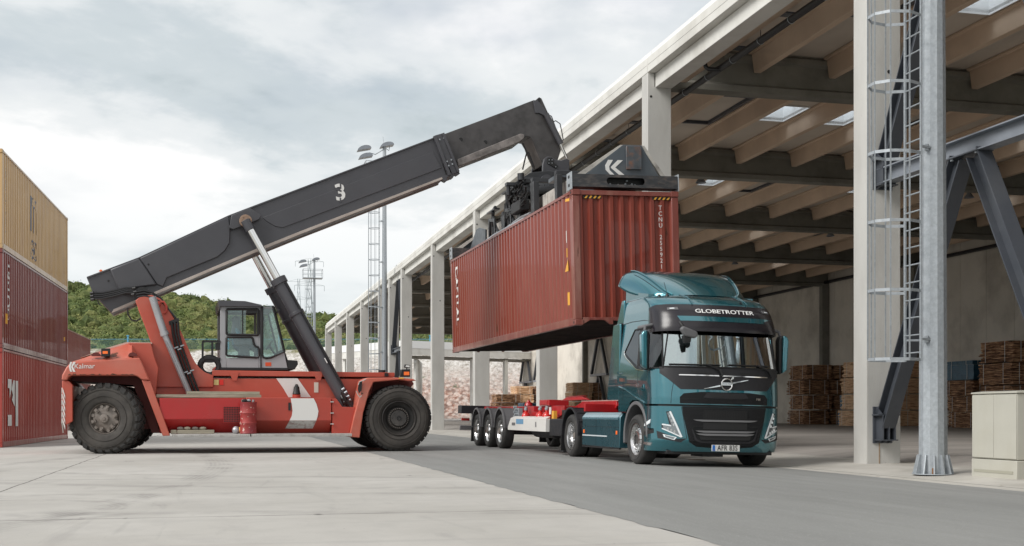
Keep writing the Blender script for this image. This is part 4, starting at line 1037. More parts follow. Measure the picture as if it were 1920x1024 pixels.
# -- rear counterweight hood
YH = -2.02
hood = [(115.2, 712.5), (116.5, 703), (124, 689), (134, 678.5), (262, 670.5), (281, 713.2), (265.5, 712), (258, 706), (253, 704.2), (134, 704), (128, 706.5), (126, 713)]
b = MB(); b.prism(SP(hood, YH), YH, -YH); b.build('hood', M_RSH, rs, bevel=.03, seg=3)
hp = SP([(134, 678.5), (149, 671), (189, 656), (237, 641.5), (246, 642.5), (262, 670.5)], YH); bt = MB()
pl = []
n = len(hp); yo, yi = 2.0, 1.35
cen = [(u, w) for u, w in hp]
v = [(u, -yo, w) for u, w in (hp[0], hp[-1])]
# sloping upper casing: outer row follows the crease, inner row is the high line
o_ = [(hp[0][0] + (hp[-1][0] - hp[0][0]) * t, hp[0][1] + (hp[-1][1] - hp[0][1]) * t) for t in (0, .12, .43, .8, .88, 1)]
rows = []
for sg in (-1, 1): 
    pass
vv = [(x, -2.0, z) for x, z in o_] + [(x, -1.45, z) for x, z in hp] + [(x, 1.45, z) for x, z in hp] + [(x, 2.0, z) for x, z in o_]
ff = [(r * 6 + i, r * 6 + i + 1, (r + 1) * 6 + i + 1, (r + 1) * 6 + i) for r in range(3) for i in range(5)]
bt.add(vv, ff); bt.build('hood_top', M_RSH, rs, sharp=30)
b = MB(); b.prism(SP([(240, 643), (283, 643.5), (289, 668), (297, 690), (296, 700), (290, 760), (270, 720), (256, 671)], -1.5), -1.5, 1.5); b.build('engine_cover', M_RS, rs, bevel=.012)
b = MB(); b.prism(SP([(150, 670.5), (196, 653), (237, 641), (285, 642), (285, 644.5), (238, 644), (196, 656)], -1.3), -1.2, 1.2); b.build('hood_lid', mat('sun_bleached_paint', (.52, .42, .36), .6, var=.1), rs)
for x in (180, 249):
    b = MB(); p = S(x, 667.5, YH); b.prism([(p[0] + .10 * math.cos(a), p[1] + .085 * math.sin(a)) for a in [math.pi * k / 8 for k in range(9)]], -1.99, -1.86); b.build('lifting_pocket', M_RED2, rs)
b = MB(); b.prism(SP([(189.5, 653.5), (206.5, 653.5), (206.5, 668.5), (189.5, 668.5)], YH), YH - .02, YH + .14); l_ = b.build('side_lamp', M_BLACK, rs, bevel=.01)
b = MB(); b.prism(SP([(192.5, 658.5), (202, 658.5), (202, 663.5), (192.5, 663.5)], YH - .02), YH - .032, YH - .021); b.build('lens', M_ORL, l_)
b = MB(); b.prism(SP([(265.5, 712.5), (281.3, 713.8), (319, 817), (305, 817.5)], -1.98), -1.98, -1.25); b.prism(SP([(265.5, 712.5), (281.3, 713.8), (319, 817), (305, 817.5)], -1.98), 1.25, 1.98); b.build_each('rear_leg', M_RSH, rs, bevel=.015)
b = MB(); b.prism(SP([(116, 714), (128.5, 714), (136, 722), (136, 790), (124, 797), (118, 790)], -1.98), -1.95, 1.95); b.build('rear_frame', M_RS, rs, bevel=.015)
b = MB(); x0 = S(117.2, 760, -1.95)[0]
for k in range(6):
    zt = S(117, 727 + k * 11.5, -1.95)[1]; b.prism([(-1.94, zt), (-1.66, zt - .22), (-1.66, zt - .33), (-1.94, zt - .11)], x0 - .02, x0 - .004, 'x')
    b.prism([(S(118, 0, -1.9)[0] + .0, zt), (S(122.5, 0, -1.9)[0], zt - .18), (S(122.5, 0, -1.9)[0], zt - .26), (S(118, 0, -1.9)[0], zt - .08)], -1.962, -1.954)
b.build_each('chevron_stripe', M_DECAL, rs)
b = MB(); b.prism(SP([(134, 706), (262, 706), (285, 760), (300, 812), (285, 812), (250, 722), (134, 714)], -1.2), -1.22, 1.22); b.build('wheel_arch', M_RED2, rs)
b = MB(); b.box(S(130, 780, -1)[0], S(300, 780, -1)[0], -1.0, 1.0, .55, 1.25); b.build('rear_axle_frame', M_RED2, rs)
rr_ = random.Random(4)
for k in range(13):
    px = 132 + k * 9.6 + rr_.uniform(-3, 3); w_ = rr_.uniform(2, 5.5); h_ = rr_.uniform(1.2, 3.2) * (1.6 if px < 145 or px > 240 else 1)
    pts = [(px + w_ * math.cos(t) * rr_.uniform(.6, 1.2), 703.4 - abs(h_ * math.sin(t)) * rr_.uniform(.5, 1.2)) for t in [math.pi * q / 7 for q in range(8)]]
    b = MB(); b.prism(SP(pts, YH), YH - .006, YH - .001); b.build('rust_patch', M_RUSTP, rs)
text('Kalmar', 'lettering', M_DECAL, rs, lambda u, v, w, p=S(158.5, 687, YH): (p[0] + u + v * .05, YH - .006 - w, p[1] + v + u * .03), .155, .003, .98)
b = MB(); kx, kz = S(137.0, 688, YH)
b.prism([(kx - .06, kz + .11), (kx - .02, kz + .11), (kx - .05, kz), (kx - .02, kz - .11), (kx - .06, kz - .11), (kx - .09, kz)], YH - .010, YH - .004); b.prism([(kx + .0, kz + .11), (kx + .06, kz + .11), (kx - .005, kz + .01), (kx + .05, kz - .11), (kx + .0, kz - .11), (kx - .04, kz)], YH - .010, YH - .004); b.build('emblem', M_DECAL, rs)
# -- front wheel guards
fg = [(668, 812), (656, 819), (663, 790), (678, 735), (682, 712), (690, 708), (775, 710), (781, 713.5), (766, 714.5), (748, 713), (700, 716), (690, 740), (676, 790), (674, 820), (656, 819)]
fg = [(655, 819.5), (664, 780), (676, 735), (681, 713), (690, 708.3), (742, 708.0), (775, 710.5), (781, 713.8), (766, 714.8), (748, 712.2), (700, 716.5), (692, 735), (681, 775), (674.5, 821)]
for sg in (-1, 1):
    b = MB(); b.prism(SP(fg, -2.05), sg * 2.05, sg * 1.2); b.build('wheel_guard', M_RSH, rs, bevel=.02, seg=3)
b = MB(); b.prism(SP([(700, 714), (770, 712), (775, 720), (700, 800), (680, 800)], -1.1), -1.18, 1.18); b.build('front_axle_frame', M_RED2, rs)
b = MB(); b.prism(SP([(672, 716), (678.5, 715), (677, 732), (672, 738), (670, 730)], -2.0), -2.09, -2.06); b.build('guard_window', M_BLACK, rs)
b = MB(); b.tube([S3(x, y, -2.12) for x, y in ((668, 733), (671, 740), (675, 745), (678, 742))], .012); b.tube([S3(x, y, -2.10) for x, y in ((672, 722), (674, 716), (682, 713.5), (686, 711))], .010); b.build('grab_handle', M_STEP, rs)
b = MB(); b.prism(SP([(753.5, 692.5), (770, 692), (770, 706.5), (751.5, 706.8)], -2.05), -2.0, -1.85); l_ = b.build('side_lamp', M_BLACK, rs, bevel=.01)
b = MB(); b.prism(SP([(758, 697), (768, 697), (768, 703.5), (758, 703.5)], -2.05), -2.012, -2.001); b.build('lens', M_ORL, l_)
b = MB(); b.prism(SP([(760, 683), (770, 684.5), (769, 690.5), (759, 689)], -2.0), -1.97, -1.86); b.tube([S3(763, 690, -1.92), S3(762, 693, -1.92)], .015); b.build('work_lamp', M_BLACK, l_, bevel=.006)
b = MB(); b.prism(SP([(762, 684.6), (768.6, 685.6), (768, 689), (761, 688)], -2.0), -1.985, -1.972); b.build('lens', M_DECAL, l_)
b = MB(); b.cyl(S3(716, 694, -.9), S3(716, 699, -.9), .09, n=12); b.prism(SP([(721, 699.5), (728, 699.5), (728, 706), (721, 706)], -1.1), -1.12, -1.09); b.build('deck_cap', M_BLACK, rs)
b = MB(); b.prism(SP([(748, 707.8), (757, 708), (757, 710.6), (748, 710.4)], -2.06), -2.068, -2.056); b.build('reflector', M_YEL, rs)
# -- tyres
def big_wheel(kind):
    R_ = .81; r0 = .335 if kind == 'rear' else .40; w = .46
    root = empty('wheel', parent=rs)
    prof = [(r0, .10), (r0 + .02, .02), (r0 + .07, -.01), (R_ * .70, -.035), (R_ * .86, -.02), (R_ * .955, .035), (R_ * .962, .10), (R_ * .962, w - .10), (R_ * .955, w - .035), (R_ * .86, w + .02), (R_ * .7, w + .035), (r0 + .07, w + .01), (r0, w - .1)]
    b = MB(); b.lathe(prof, axis='y', n=72); 
    t = b.build('tyre', M_TYRE, root, sharp=50, recalc=True)
    b = MB()
    for rr in (R_ * .80, R_ * .62): b.lathe([(rr, -.030), (rr + .006, -.042), (rr + .014, -.030)], axis='y', n=72)
    b.build('sidewall_ring', M_TYRE, t)
    n = 26 if kind == 'rear' else 34; b = MB(); dep = R_ * (1.0 if kind == 'rear' else .995)
    for k in range(n):
        for half in (0, 1):
            th = math.tau * (k + (.5 if half else 0)) / n; wd = math.tau / n * (.30 if kind == 'rear' else .40)
            sweep = .16 if kind == 'rear' else .05
            ya, yb = (-.035 if kind == 'rear' else -.012, w * .47) if half == 0 else (w + .035, w * .53)
            pts = []
            for y_, tt in ((ya, th), (ya + (yb - ya) * .18, th + sweep * .18), (yb, th + sweep)):
                for dt in (-wd, wd):
                    for r_ in ((R_ * (.87 if kind == 'rear' else .93) if y_ == ya else R_ * .955), (dep * .93 if y_ == ya else dep)):
                        pts.append((r_ * math.cos(tt + dt), y_, r_ * math.sin(tt + dt)))
            f = []
            for s_ in (0, 4): f += [(s_ + 0, s_ + 1, s_ + 5, s_ + 4), (s_ + 2, s_ + 6, s_ + 7, s_ + 3), (s_ + 1, s_ + 3, s_ + 7, s_ + 5), (s_ + 0, s_ + 4, s_ + 6, s_ + 2)]
            f += [(0, 2, 3, 1), (8, 9, 11, 10)]
            b.add(pts, f)
    b.build('tread', M_TREAD, t, sharp=30, recalc=True)
    rb = MB()
    if kind == 'rear':
        rb.lathe([(r0 + .012, .015), (r0, .03), (r0 - .01, .10), (.30, .12), (.27, .07), (.24, .06), (.10, .05), (.10, -.01), (.085, -.03), (.04, -.035), (.035, -.05), (0, -.05)], axis='y', n=48); rim = rb.build('rim', M_HUB, root, sharp=30)
        q = MB()
        for k in range(6):
            a = math.tau * (k + .25) / 6; c, s_ = math.cos(a), math.sin(a)
            q.beam((c * .20, .03, s_ * .20), (c * .30, .03, s_ * .30), .07, .07, (0, 1, 0)); q.cyl((c * .255 , -.03, s_ * .255), (c * .255, .06, s_ * .255), .028, n=6)
            a += math.tau / 12; q.cyl((math.cos(a) * .28, .05, math.sin(a) * .28), (math.cos(a) * .28, .10, math.sin(a) * .28), .04, n=8)
        q.build('rim_clamp', M_HUB, rim)
    else:
        rb.lathe([(r0 + .015, -.005), (r0 + .005, -.012), (r0 - .01, .02), (r0 - .02, .16), (.29, .20), (.27, .12), (.255, .10), (.20, .10), (.195, .03), (.185, .015), (0, .015)], axis='y', n=56); rim = rb.build('rim', M_RIMD, root, sharp=30)
        q = MB()
        for k in range(30): a = math.tau * k / 30; q.cyl((math.cos(a) * .232, .05, math.sin(a) * .232), (math.cos(a) * .232, .11, math.sin(a) * .232), .013, n=6)
        q.build('wheel_nut', M_HUB, rim)
        q = MB(); q.lathe([(.04, .0), (.055, .0), (.055, .014), (.04, .014)], axis='y', n=24); 
        for k in range(8): a = math.tau * k / 8; q.cyl((math.cos(a) * .165, .005, math.sin(a) * .165), (math.cos(a) * .165, .02, math.sin(a) * .165), .008, n=6)
        q.build('hub_emblem', M_BLACK, rim)
    return root
FXL = STK.l(G(748, 846.5))[0]
wr = big_wheel('rear'); wr.location = (0, -1.93, .80); wr.rotation_euler = (0, 0, R(-15))
w2 = copy_tree(wr, rs); w2.location = (.22, 1.47, .80); w2.rotation_euler = (0, 0, R(-13))
wf = big_wheel('front'); wf.location = (FXL, -2.0, .80)
for y in (-1.46, 1.0, 1.54): c = copy_tree(wf, rs); c.location = (FXL, y, .80)
b = MB(); b.cyl((0, -1.6, .8), (0, 1.6, .8), .16); b.cyl((FXL, -1.9, .8), (FXL, 1.9, .8), .24); b.build('axle', M_BLACK, rs)
# -- boom
YB = -.50
def boomprism(name, pts, y, m, bev=.012, yy=None): b = MB(); b.prism(SP(pts, y), y if yy is None else yy[0], -y if yy is None else yy[1]); return b.build(name, m, rs, bevel=bev)
outer = boomprism('boom', [(162, 519.5), (260, 483), (427.8, 404.6), (475.8, 386), (814, 258), (838, 331), (570, 434.5), (480, 471), (212, 583), (208.6, 586.3), (173.5, 548)], YB, M_BOOM)
b = MB(); b.prism(SP([(208.9, 587), (480, 473), (570, 436.5), (838, 333), (838.6, 328.5), (570, 431), (480, 467), (213, 580)], YB - .035), YB - .035, YB + .03); b.prism(SP([(208.9, 587), (480, 473), (570, 436.5), (838, 333), (838.6, 328.5), (570, 431), (480, 467), (213, 580)], YB - .035), -YB - .03, -YB + .035); b.build_each('boom_flange', M_BOOMF, rs, bevel=.004)
b = MB(); b.prism(SP([(162.5, 519), (260, 482.5), (427.8, 404), (476, 385.5), (814, 257.5), (814.5, 260), (476, 388.5), (428, 407), (260, 485.5), (163, 522)], YB - .03), YB - .03, -YB + .03); b.build('boom_top_plate', M_BOOM, rs, bevel=.004)
# stiffening plates on the side
boomprism('boom_side_plate', [(206, 505), (260, 484.5), (294, 534), (247, 540), (224, 548)], YB - .09, M_BOOM, .03, (YB - .09, YB - .002))
boomprism('boom_side_plate', [(262, 484), (428, 406), (432, 425), (431, 455), (422, 470), (408, 482), (313, 521), (306, 538), (294, 533)], YB - .05, M_BOOM, .02, (YB - .045, YB - .002))
boomprism('boom_side_plate', [(492, 408), (812, 284), (828, 315), (530, 427), (515, 424), (500, 415)], YB - .02, M_BOOM, .008, (YB - .02, YB - .002))
boomprism('pivot_plate', [(434, 404), (468, 389.5), (490, 404), (486, 411), (470, 418), (437, 430), (430, 427)], YB - .16, M_BOOM, .01, (YB - .16, YB - .06))
boomprism('pivot_plate', [(434, 404), (468, 389.5), (490, 404), (486, 411), (470, 418), (437, 430), (430, 427)], YB - .16, M_BOOM, .01, (-YB + .002, -YB + .16))
b = MB(); p = S3(460.3, 415, YB - .2); b.cyl(p, (p[0], YB - .30, p[2]), .15, n=20)
for a in (.6, 2.2, 3.8, 5.4): b.cyl((p[0] + .1 * math.cos(a), YB - .31, p[2] + .1 * math.sin(a)), (p[0] + .1 * math.cos(a), YB - .3, p[2] + .1 * math.sin(a)), .02, n=6)
b.build('pivot_pin', mat('rusty_pin', (.30, .20, .14), .7, var=.3, scale=14), rs, bevel=.008)
b = MB(); b.prism(SP([(815, 254), (832, 249), (862, 322), (848, 327.5)], YB - .06), YB - .06, -YB + .06); b.build('boom_collar', M_BOOM, rs, bevel=.012)
b = MB(); b.prism(SP([(813, 255), (818, 253.6), (846, 327), (841, 329)], YB - .11), YB - .11, YB - .0); b.prism(SP([(829, 250), (833, 248.6), (862, 321), (858, 323)], YB - .11), YB - .11, YB); b.build_each('collar_rib', M_BOOM, rs, bevel=.004)
b = MB(); b.prism(SP([(828, 332), (858, 321), (862, 326), (857, 329), (853, 326), (848, 335), (844, 331), (838, 333), (836, 341), (830, 338)], YB), YB - .05, YB + .2); b.build('wear_pad_bracket', M_BOOM, rs, bevel=.004)
bl = MB()
for (x, y) in ((824, 262), (832, 259), (838, 303), (846, 300), (841, 311), (848, 308)): bl.cyl(S3(x, y, YB - .06), tuple(a + d for a, d in zip(S3(x, y, YB - .06), (0, -.03, 0))), .022, n=6)
bl.build('bolt', M_GALV, rs)
YN = -.42
boomprism('inner_boom', [(830, 252.5), (958, 204.5), (985, 193.5), (1001, 187.5), (1004, 188), (1011, 182), (1015.5, 184.5), (1028, 212), (1052, 281), (1046, 300), (1018, 309), (1006, 284), (1000, 267), (994, 257), (986, 256), (976, 266), (963, 271), (856, 312)], YN, M_BOOMI, .012)
b = MB(); b.prism(SP([(857, 299), (976, 250.5), (983, 252), (983, 259), (975, 266), (963, 271.5), (859, 312.5)], YN - .05), YN - .05, YN - .002); b.build('boom_flange', mat('scraped_flange', (.20, .18, .17), .35, var=.35, scale=6, dirt=(.05, .045, .04), dirt_amt=.7, dscale=4), rs, bevel=.015)
boomprism('head_plate', [(1000, 188), (1008, 188), (1021, 205), (1027, 216), (1021, 217), (1011, 212), (1004, 212)], YN - .05, M_BOOM, .008, (YN - .05, YN - .002))
b = MB(); b.cyl(S3(1011, 187.5, YN - .02), S3(1011, 187.5, YN - .03), .045, n=14); b.cyl(S3(864, 262, YN - .006), S3(864, 262, YN - .002), .055, n=14); b.cyl(S3(910, 267, YN - .006), S3(910, 267, YN - .002), .055, n=14); b.build('lug_hole', M_BLACK, rs)
for x, y in ((278.5, 496), (203.5, 526.8)):
    b = MB(); b.cyl(S3(x, y, YB - .052), S3(x, y, YB - .046), .025, n=10); b.build('side_hole', M_BLACK, rs)
# number 3 on the boom, slanted with it
ang = math.atan2(*(lambda p, q: (q[1] - p[1], q[0] - p[0]))(S(480, 387, YB), S(814, 259, YB)))
c3 = S(638, 362, YB)
nt_ = text('3', 'number', M_DECAL, rs, lambda u, v, w: (c3[0] + u * math.cos(ang * .55) - v * math.sin(ang * .35), YB - .026 - w, c3[1] + v * math.cos(ang * .35) + u * math.sin(ang * .55)), .56, .002, 1.05, .014)
b = MB(); b.prism([(c3[0] - .14, c3[1] + .075), (c3[0] + .02, c3[1] + .02), (c3[0] + .03, c3[1] + .06), (c3[0] - .13, c3[1] + .13)], YB - .034, YB - .029)
b.box(c3[0] - .015, c3[0] + .02, YB - .034, YB - .029, c3[1] + .10, c3[1] + .24); b.box(c3[0] - .02, c3[0] + .015, YB - .034, YB - .029, c3[1] - .24, c3[1] - .12); b.build('stencil_bridge', M_BOOM, rs)
# -- lift cylinders
for sg in (-1, 1):
    ys_ = (.80, .93, 1.28)
    top, mid_, low = [(*S(px, py, -yy), yy) for (px, py), yy in zip(((460.5, 415), (521, 524), (660, 776)), ys_)]
    P3 = lambda q: (q[0], sg * q[2], q[1])
    root = empty('lift_cylinder', parent=rs)
    b = MB(); b.cyl(P3(top), P3(mid_), .095, n=24); b.build('rod', M_CHR, root)
    b = MB(); b.cyl(P3(mid_), P3(low), .165, n=28); b.build('barrel', M_BOOM, root)
    d = Vector(P3(low)) - Vector(P3(mid_)); d.normalize(); m_ = Vector(P3(mid_))
    b = MB(); b.cyl(m_ - d * .02, m_ + d * .14, .20, n=28); b.cyl(m_ + d * .9, m_ + d * .98, .19, n=24); b.cyl(Vector(P3(top)) - d * .02, Vector(P3(top)) + d * .25, .115, n=20); b.build_each('gland', M_BOOM, root, bevel=.008)
    b = MB(); off = Vector((.10, sg * .16, .06)); b.tube([m_ + d * .15 + off, m_ + d * 2.5 + off], .022); b.tube([m_ + d * 2.5 + off, m_ + d * 3.0 + off * .9, m_ + d * 3.3 + off * .7], .02); b.build('hydraulic_pipe', M_BLACK, root)
    b = MB(); e_ = m_ + d * 2.3 + Vector((.0, sg * .175, .1)); b.beam(e_, e_ + d * .14, .05, .02); b.build('pipe_clip', M_DECAL, root)
b = MB()
for k in range(9):
    rnd = random.Random(k); x0, y0 = 640 + rnd.uniform(-4, 12), 738 + rnd.uniform(-4, 10)
    pts = [(x0, y0), (x0 + 4 + rnd.uniform(0, 5), y0 + 12), (654 + rnd.uniform(-3, 5), 762 + rnd.uniform(-6, 6)), (660 + rnd.uniform(-2, 4), 784)]
    b.tube([S3(px, py, -1.45 - .04 * rnd.random() * 3) for px, py in pts], .016 + .01 * rnd.random(), 7)
b.prism(SP([(657, 771), (664, 771), (662, 786), (656, 785)], -1.5), -1.5, -1.3)
b.build('hydraulic_hose', M_HOSE, rs)
b = MB()
for x, y in ((641, 731), (646, 737), (650, 745), (653, 752)): b.cyl(S3(x, y, -1.40), S3(x + 5, y - 3, -1.42), .03, n=8)
b.build('hose_fitting', M_GALV, rs)
# compensation cylinder along the support and hoses
b = MB(); b.cyl(S3(285.5, 557, -1.3), S3(308, 626, -1.3), .085, n=20); b.cyl(S3(308, 626, -1.3), S3(355, 738, -1.3), .07, n=20); b.cyl(S3(307, 622, -1.3), S3(309.5, 629, -1.3), .10, n=16)
b.tube([S3(x, y, -1.40) for x, y in ((311, 640), (318, 655), (352, 736))], .018); b.build('steering_cylinder', M_SILV, rs)
b = MB(); b.prism(SP([(301, 623), (314, 621), (314, 627), (301, 629)], -1.25), -1.26, -1.12); b.build('cylinder_bracket', M_BLACK, rs)
for k in range(3):
    d = k * 6
    pts = [(322 + d, 604), (324 + d * .9, 625), (329 + d, 650), (337 + d, 672), (347 + d * 1.0, 700), (360 + d * 1.1, 737)]
    b = MB(); b.tube([S3(x, y, -1.2) for x, y in pts], .028, 8); b.build('hydraulic_hose', M_HOSE, rs)
for k in range(3):
    b = MB(); d = k * 5
    b.tube([S3(x, y, -1.0 - .05 * k) for x, y in ((254 + d * .3, 548 + d * .9), (270, 545 + d), (286, 549 + d * .9), (302, 560 + d * .6), (313, 575 + d * .2), (319 + d, 596), (322 + d, 606))], .026, 8); b.build('hydraulic_hose', M_HOSE, rs)
for k in range(4):
    b = MB(); b.tube([S3(x, y, YB - .12 - .02 * k) for x, y in ((170, 549 + k * 3.6), (192, 549.5 + k * 3.6), (215, 545 + k * 3.4), (236, 540 + k * 3), (252, 540 + k * 3.4))], .026, 8); b.build('hydraulic_hose', M_HOSE, rs)
b = MB(); b.tube([S3(x, y, -.8) for x, y in ((239, 577), (240, 590), (247, 600), (256, 602), (264, 597))], .02, 8); b.build('cable_loop', M_HOSE, rs)
b = MB(); b.tube([S3(x, y, -.8) for x, y in ((183, 562), (185, 570), (191, 573))], .014, 8); b.build('cable_loop', M_HOSE, rs)
b = MB()
for x, y in ((172, 550), (172, 556), (173, 562), (251, 541), (253, 548), (249, 553), (321, 601), (326, 600), (331, 604)): b.cyl(S3(x - 2.5, y, -.98), S3(x + 3.5, y - 1, -1.0), .035, n=8)
b.prism(SP([(316, 603), (335, 596), (336, 602), (318, 610)], -1.14), -1.18, -1.125); b.build('hose_fitting', M_BLACK, rs)
bc = MB()
for (x, y) in ((330, 652), (336, 655), (341, 648.5), (348, 698), (354, 700), (359.5, 695)): bc.beam(S3(x - 3, y + 1, -1.23), S3(x + 4, y - 1.5, -1.23), .05, .03)
bc.build('hose_clamp', M_GALV, rs)
b = MB(); p = S3(267, 553, -.9); b.cyl((p[0], -1.0, p[2] + .02), (p[0], 1.0, p[2] + .02), .16, n=20); b.build('boom_pivot', M_BLACK, rs)
b = MB(); b.prism(SP([(185.5, 508.5), (189, 505.5), (192, 507), (191, 510)], 0), -.05, .05); b.build('beacon', M_ORL, rs)
# -- operator cab
YC = -.95
cb_ = empty('operator_cab', parent=rs)
zb = S(413, 691.5, YC)[1]; zt = S(413, 574, YC)[1]
def cp(name, pts, m, y0=YC, y1=YC + .05, bev=.008, both=True):
    b = MB(); b.prism(SP(pts, YC), y0, y1)
    if both: b.prism(SP(pts, YC), -y1 + 0, -y0)
    return b.build_each(name, m, cb_, bevel=bev)
cp('side_wall', [(413, 574), (424.3, 574), (424.3, 692), (413, 692)], M_CABG)
cp('side_wall', [(424.5, 628.5), (485.5, 628.5), (485.5, 653.5), (476.5, 647.5), (474.5, 632.0), (424.5, 632.0)], M_CABG)
cp('side_wall', [(424.5, 671), (485.5, 671), (485.5, 692), (424.5, 692)], M_CABG)
cp('side_wall', [(485.7, 574), (490.3, 574), (490.3, 692.5), (485.7, 692.5)], M_CABG)
cp('side_wall', [(490.6, 668), (499, 672), (508, 671), (533, 660), (539.5, 692.8), (490.6, 692.6)], M_CABG)
b = MB(); b.prism(SP([(424.7, 574.3), (485.5, 574.8), (485.5, 580), (424.7, 579)], YC), YC, YC + .05); b.prism(SP([(424.7, 574.3), (485.5, 574.8), (485.5, 580), (424.7, 579)], YC), -YC - .05, -YC); b.build_each('side_wall', M_CABG, cb_)
def rim_of(pts, w=.028, y=YC - .012, closed=True): b = MB(); b.tube([S3(a, c, y) for a, c in pts], w, 6, closed=closed); return b
wa = [(426.5, 580), (483.5, 580), (485.3, 582), (485.3, 626.5), (483.5, 628.3), (426.5, 627.5), (424.8, 625.5), (424.8, 582)]
wb = [(426, 632.3), (471, 632.3), (474, 635), (475.8, 644), (478.5, 649), (484, 651.5), (485.5, 655), (485.5, 667), (483, 670.3), (427, 667.3), (424.5, 665), (424.5, 634.5)]
wc = [(491.8, 574), (511.5, 574), (533, 659.8), (508, 670.3), (499.5, 671.7), (494, 670), (491.8, 666)]
for w_ in (wa, wb, wc):
    rim_of(w_, .030).build('window_seal', M_BLACK, cb_)
    wp = w_ if w_ is not wa else [(426.5, 580), (461, 580), (461, 628), (426.5, 627.5), (424.8, 625.5), (424.8, 582)]
    for sg in (-1, 1):
        b = MB(); b.prism(SP(wp, YC), sg * (abs(YC) - .012), sg * (abs(YC) - .009)); b.build('window_pane', M_GLC, cb_)
b = MB(); b.beam(S3(455, 580, YC - .012), S3(455, 628, YC - .012), .03, .03); b.beam(S3(482.5, 580, YC - .01), S3(482.5, 628, YC - .01), .07, .03); b.prism(SP([(462, 580), (484, 580), (484, 587), (462, 587)], YC), YC - .015, YC + .01); b.build('sliding_frame', M_BLACK, cb_)
b = MB(); b.beam(S3(488.9, 573, YC - .006), S3(488.9, 693, YC - .006), .035, .02); b.build('door_seam', M_BLACK, cb_)
b = MB(); b.prism(SP([(409, 562.8), (460, 564.5), (490.7, 571.5), (490.5, 575.5), (413, 574.5), (411.5, 580)], YC - .1), YC - .10, -YC + .10); b.build('cab_roof', M_BOOM, cb_, bevel=.01)
fr = SP([(512, 573.5), (539.5, 693)], YC); fm = SP([(513.5, 575), (534, 659.5)], YC)
b = MB(); b.v = [(fm[0][0], -.85, fm[0][1]), (fm[0][0], .85, fm[0][1]), (fm[1][0], .85, fm[1][1]), (fm[1][0], -.85, fm[1][1])]; b.f = [(0, 1, 2, 3)]; b.build('windscreen', M_GLC, cb_)
b = MB()
for y in (YC + .02, -YC - .02): b.beam((fm[0][0], y, fm[0][1]), (fm[1][0], y, fm[1][1]), .045, .045)
b.build_each('front_pillar', M_BLACK, cb_)
b = MB(); b.box(S(413, 0, YC)[0], S(416, 0, YC)[0], YC + .06, -YC - .06, zb, zt - .9); b.box(S(491, 573, YC)[0], S(512, 573, YC)[0], YC + .0, -YC - .0, zt - .03, zt + .01); b.build('rear_wall', M_CABG, cb_)
b = MB(); b.box(S(413, 0, YC)[0] + .01, S(538, 692, YC)[0], YC + .055, -YC - .055, zb + .01, zb + .10); b.build('cab_floor', M_BLACK, cb_)
b = MB(); b.prism(SP([(534.5, 659.5), (540, 675), (541, 675), (558, 676), (559, 683), (553, 692.5), (539.5, 692.8)], YC), YC + .02, -YC - .02); b.build('front_box', M_BLACK, cb_, bevel=.01)
b = MB(); b.prism(SP([(413, 689), (539, 690), (541, 694), (413, 693.8)], YC - .01), YC - .01, -YC + .01); b.build('cab_base', M_BLACK, cb_)
b = MB(); b.prism(SP([(497.5, 679.5), (508.5, 679.5), (508.5, 686.5), (497.5, 686.5)], YC), YC - .007, YC - .002); b.build('danger_sticker', plain('sticker_orange', (.65, .08, .02), .5), cb_)
b = MB(); b.cyl(S3(518.5, 583, YC - .1), S3(522, 585, YC - .1), .06, n=12); b.build('work_lamp', M_BLACK, cb_)
b = MB(); b.prism(SP([(495, 586), (502.5, 586), (503.5, 597), (496, 597)], YC), .2, .22); b.build('mirror', M_BLACK, cb_, bevel=.01)
# seat and consoles inside
b = MB(); b.prism(SP([(432, 632), (437, 596), (450, 594), (453, 632)], 0), -.24, .24); b.prism(SP([(434, 632), (474, 634), (474, 648), (440, 650)], 0), -.26, .26); b.prism(SP([(448, 650), (466, 650), (470, 688), (444, 688)], 0), -.2, .2); b.build('seat', mat('seat_cloth', (.12, .13, .15), .9, var=.1), cb_, bevel=.04, seg=3)
b = MB(); b.prism(SP([(516, 662), (531, 655), (534, 690), (520, 690)], 0), -.3, .3); b.tube([S3(505, 648, 0), S3(518, 668, 0)], .03); b.build('console', M_BLACK, cb_, bevel=.02)
b = MB(); c_ = Vector(S3(505, 647, 0)); b.tube([c_ + Vector((.08 * math.cos(a), .19 * math.sin(a), .12 * math.cos(a))) for a in [math.tau * k / 16 for k in range(16)]], .014, 6, closed=True); b.build('steering_wheel', M_BLACK, cb_)
# rear rail, exhaust loop and small platform behind the cab
b = MB()
for pts in (((380, 640), (380, 678)), ((380, 640), (413, 640.5)), ((398, 640), (398, 668)), ((380, 671), (413, 673)), ):
    b.beam(S3(*pts[0], -.95), S3(*pts[1], -.95), .05, .05)
b.build('guard_rail', M_BLACK, rs)
b = MB(); b.prism(SP([(404, 643), (413, 643), (413, 656), (404, 656)], -.95), -.95, -.85); b.build('rear_box', M_BLACK, rs)
b = MB(); c_ = S(393, 687, -.9); b.tube([(c_[0] + .22 * math.cos(a), -.9, c_[1] + .21 * math.sin(a)) for a in [math.tau * k / 20 for k in range(20)]], .075, 10, closed=True); b.prism(SP([(380, 669), (404, 669), (407, 677), (398, 680), (382, 680)], -.9), -.95, -.85); b.build('air_duct', M_BLACK, rs)
b = MB(); b.prism(SP([(398, 692), (406, 686), (413, 690), (413, 694), (398, 694)], -.9), -.92, -.8); b.build('cab_bracket', M_RSL, rs)
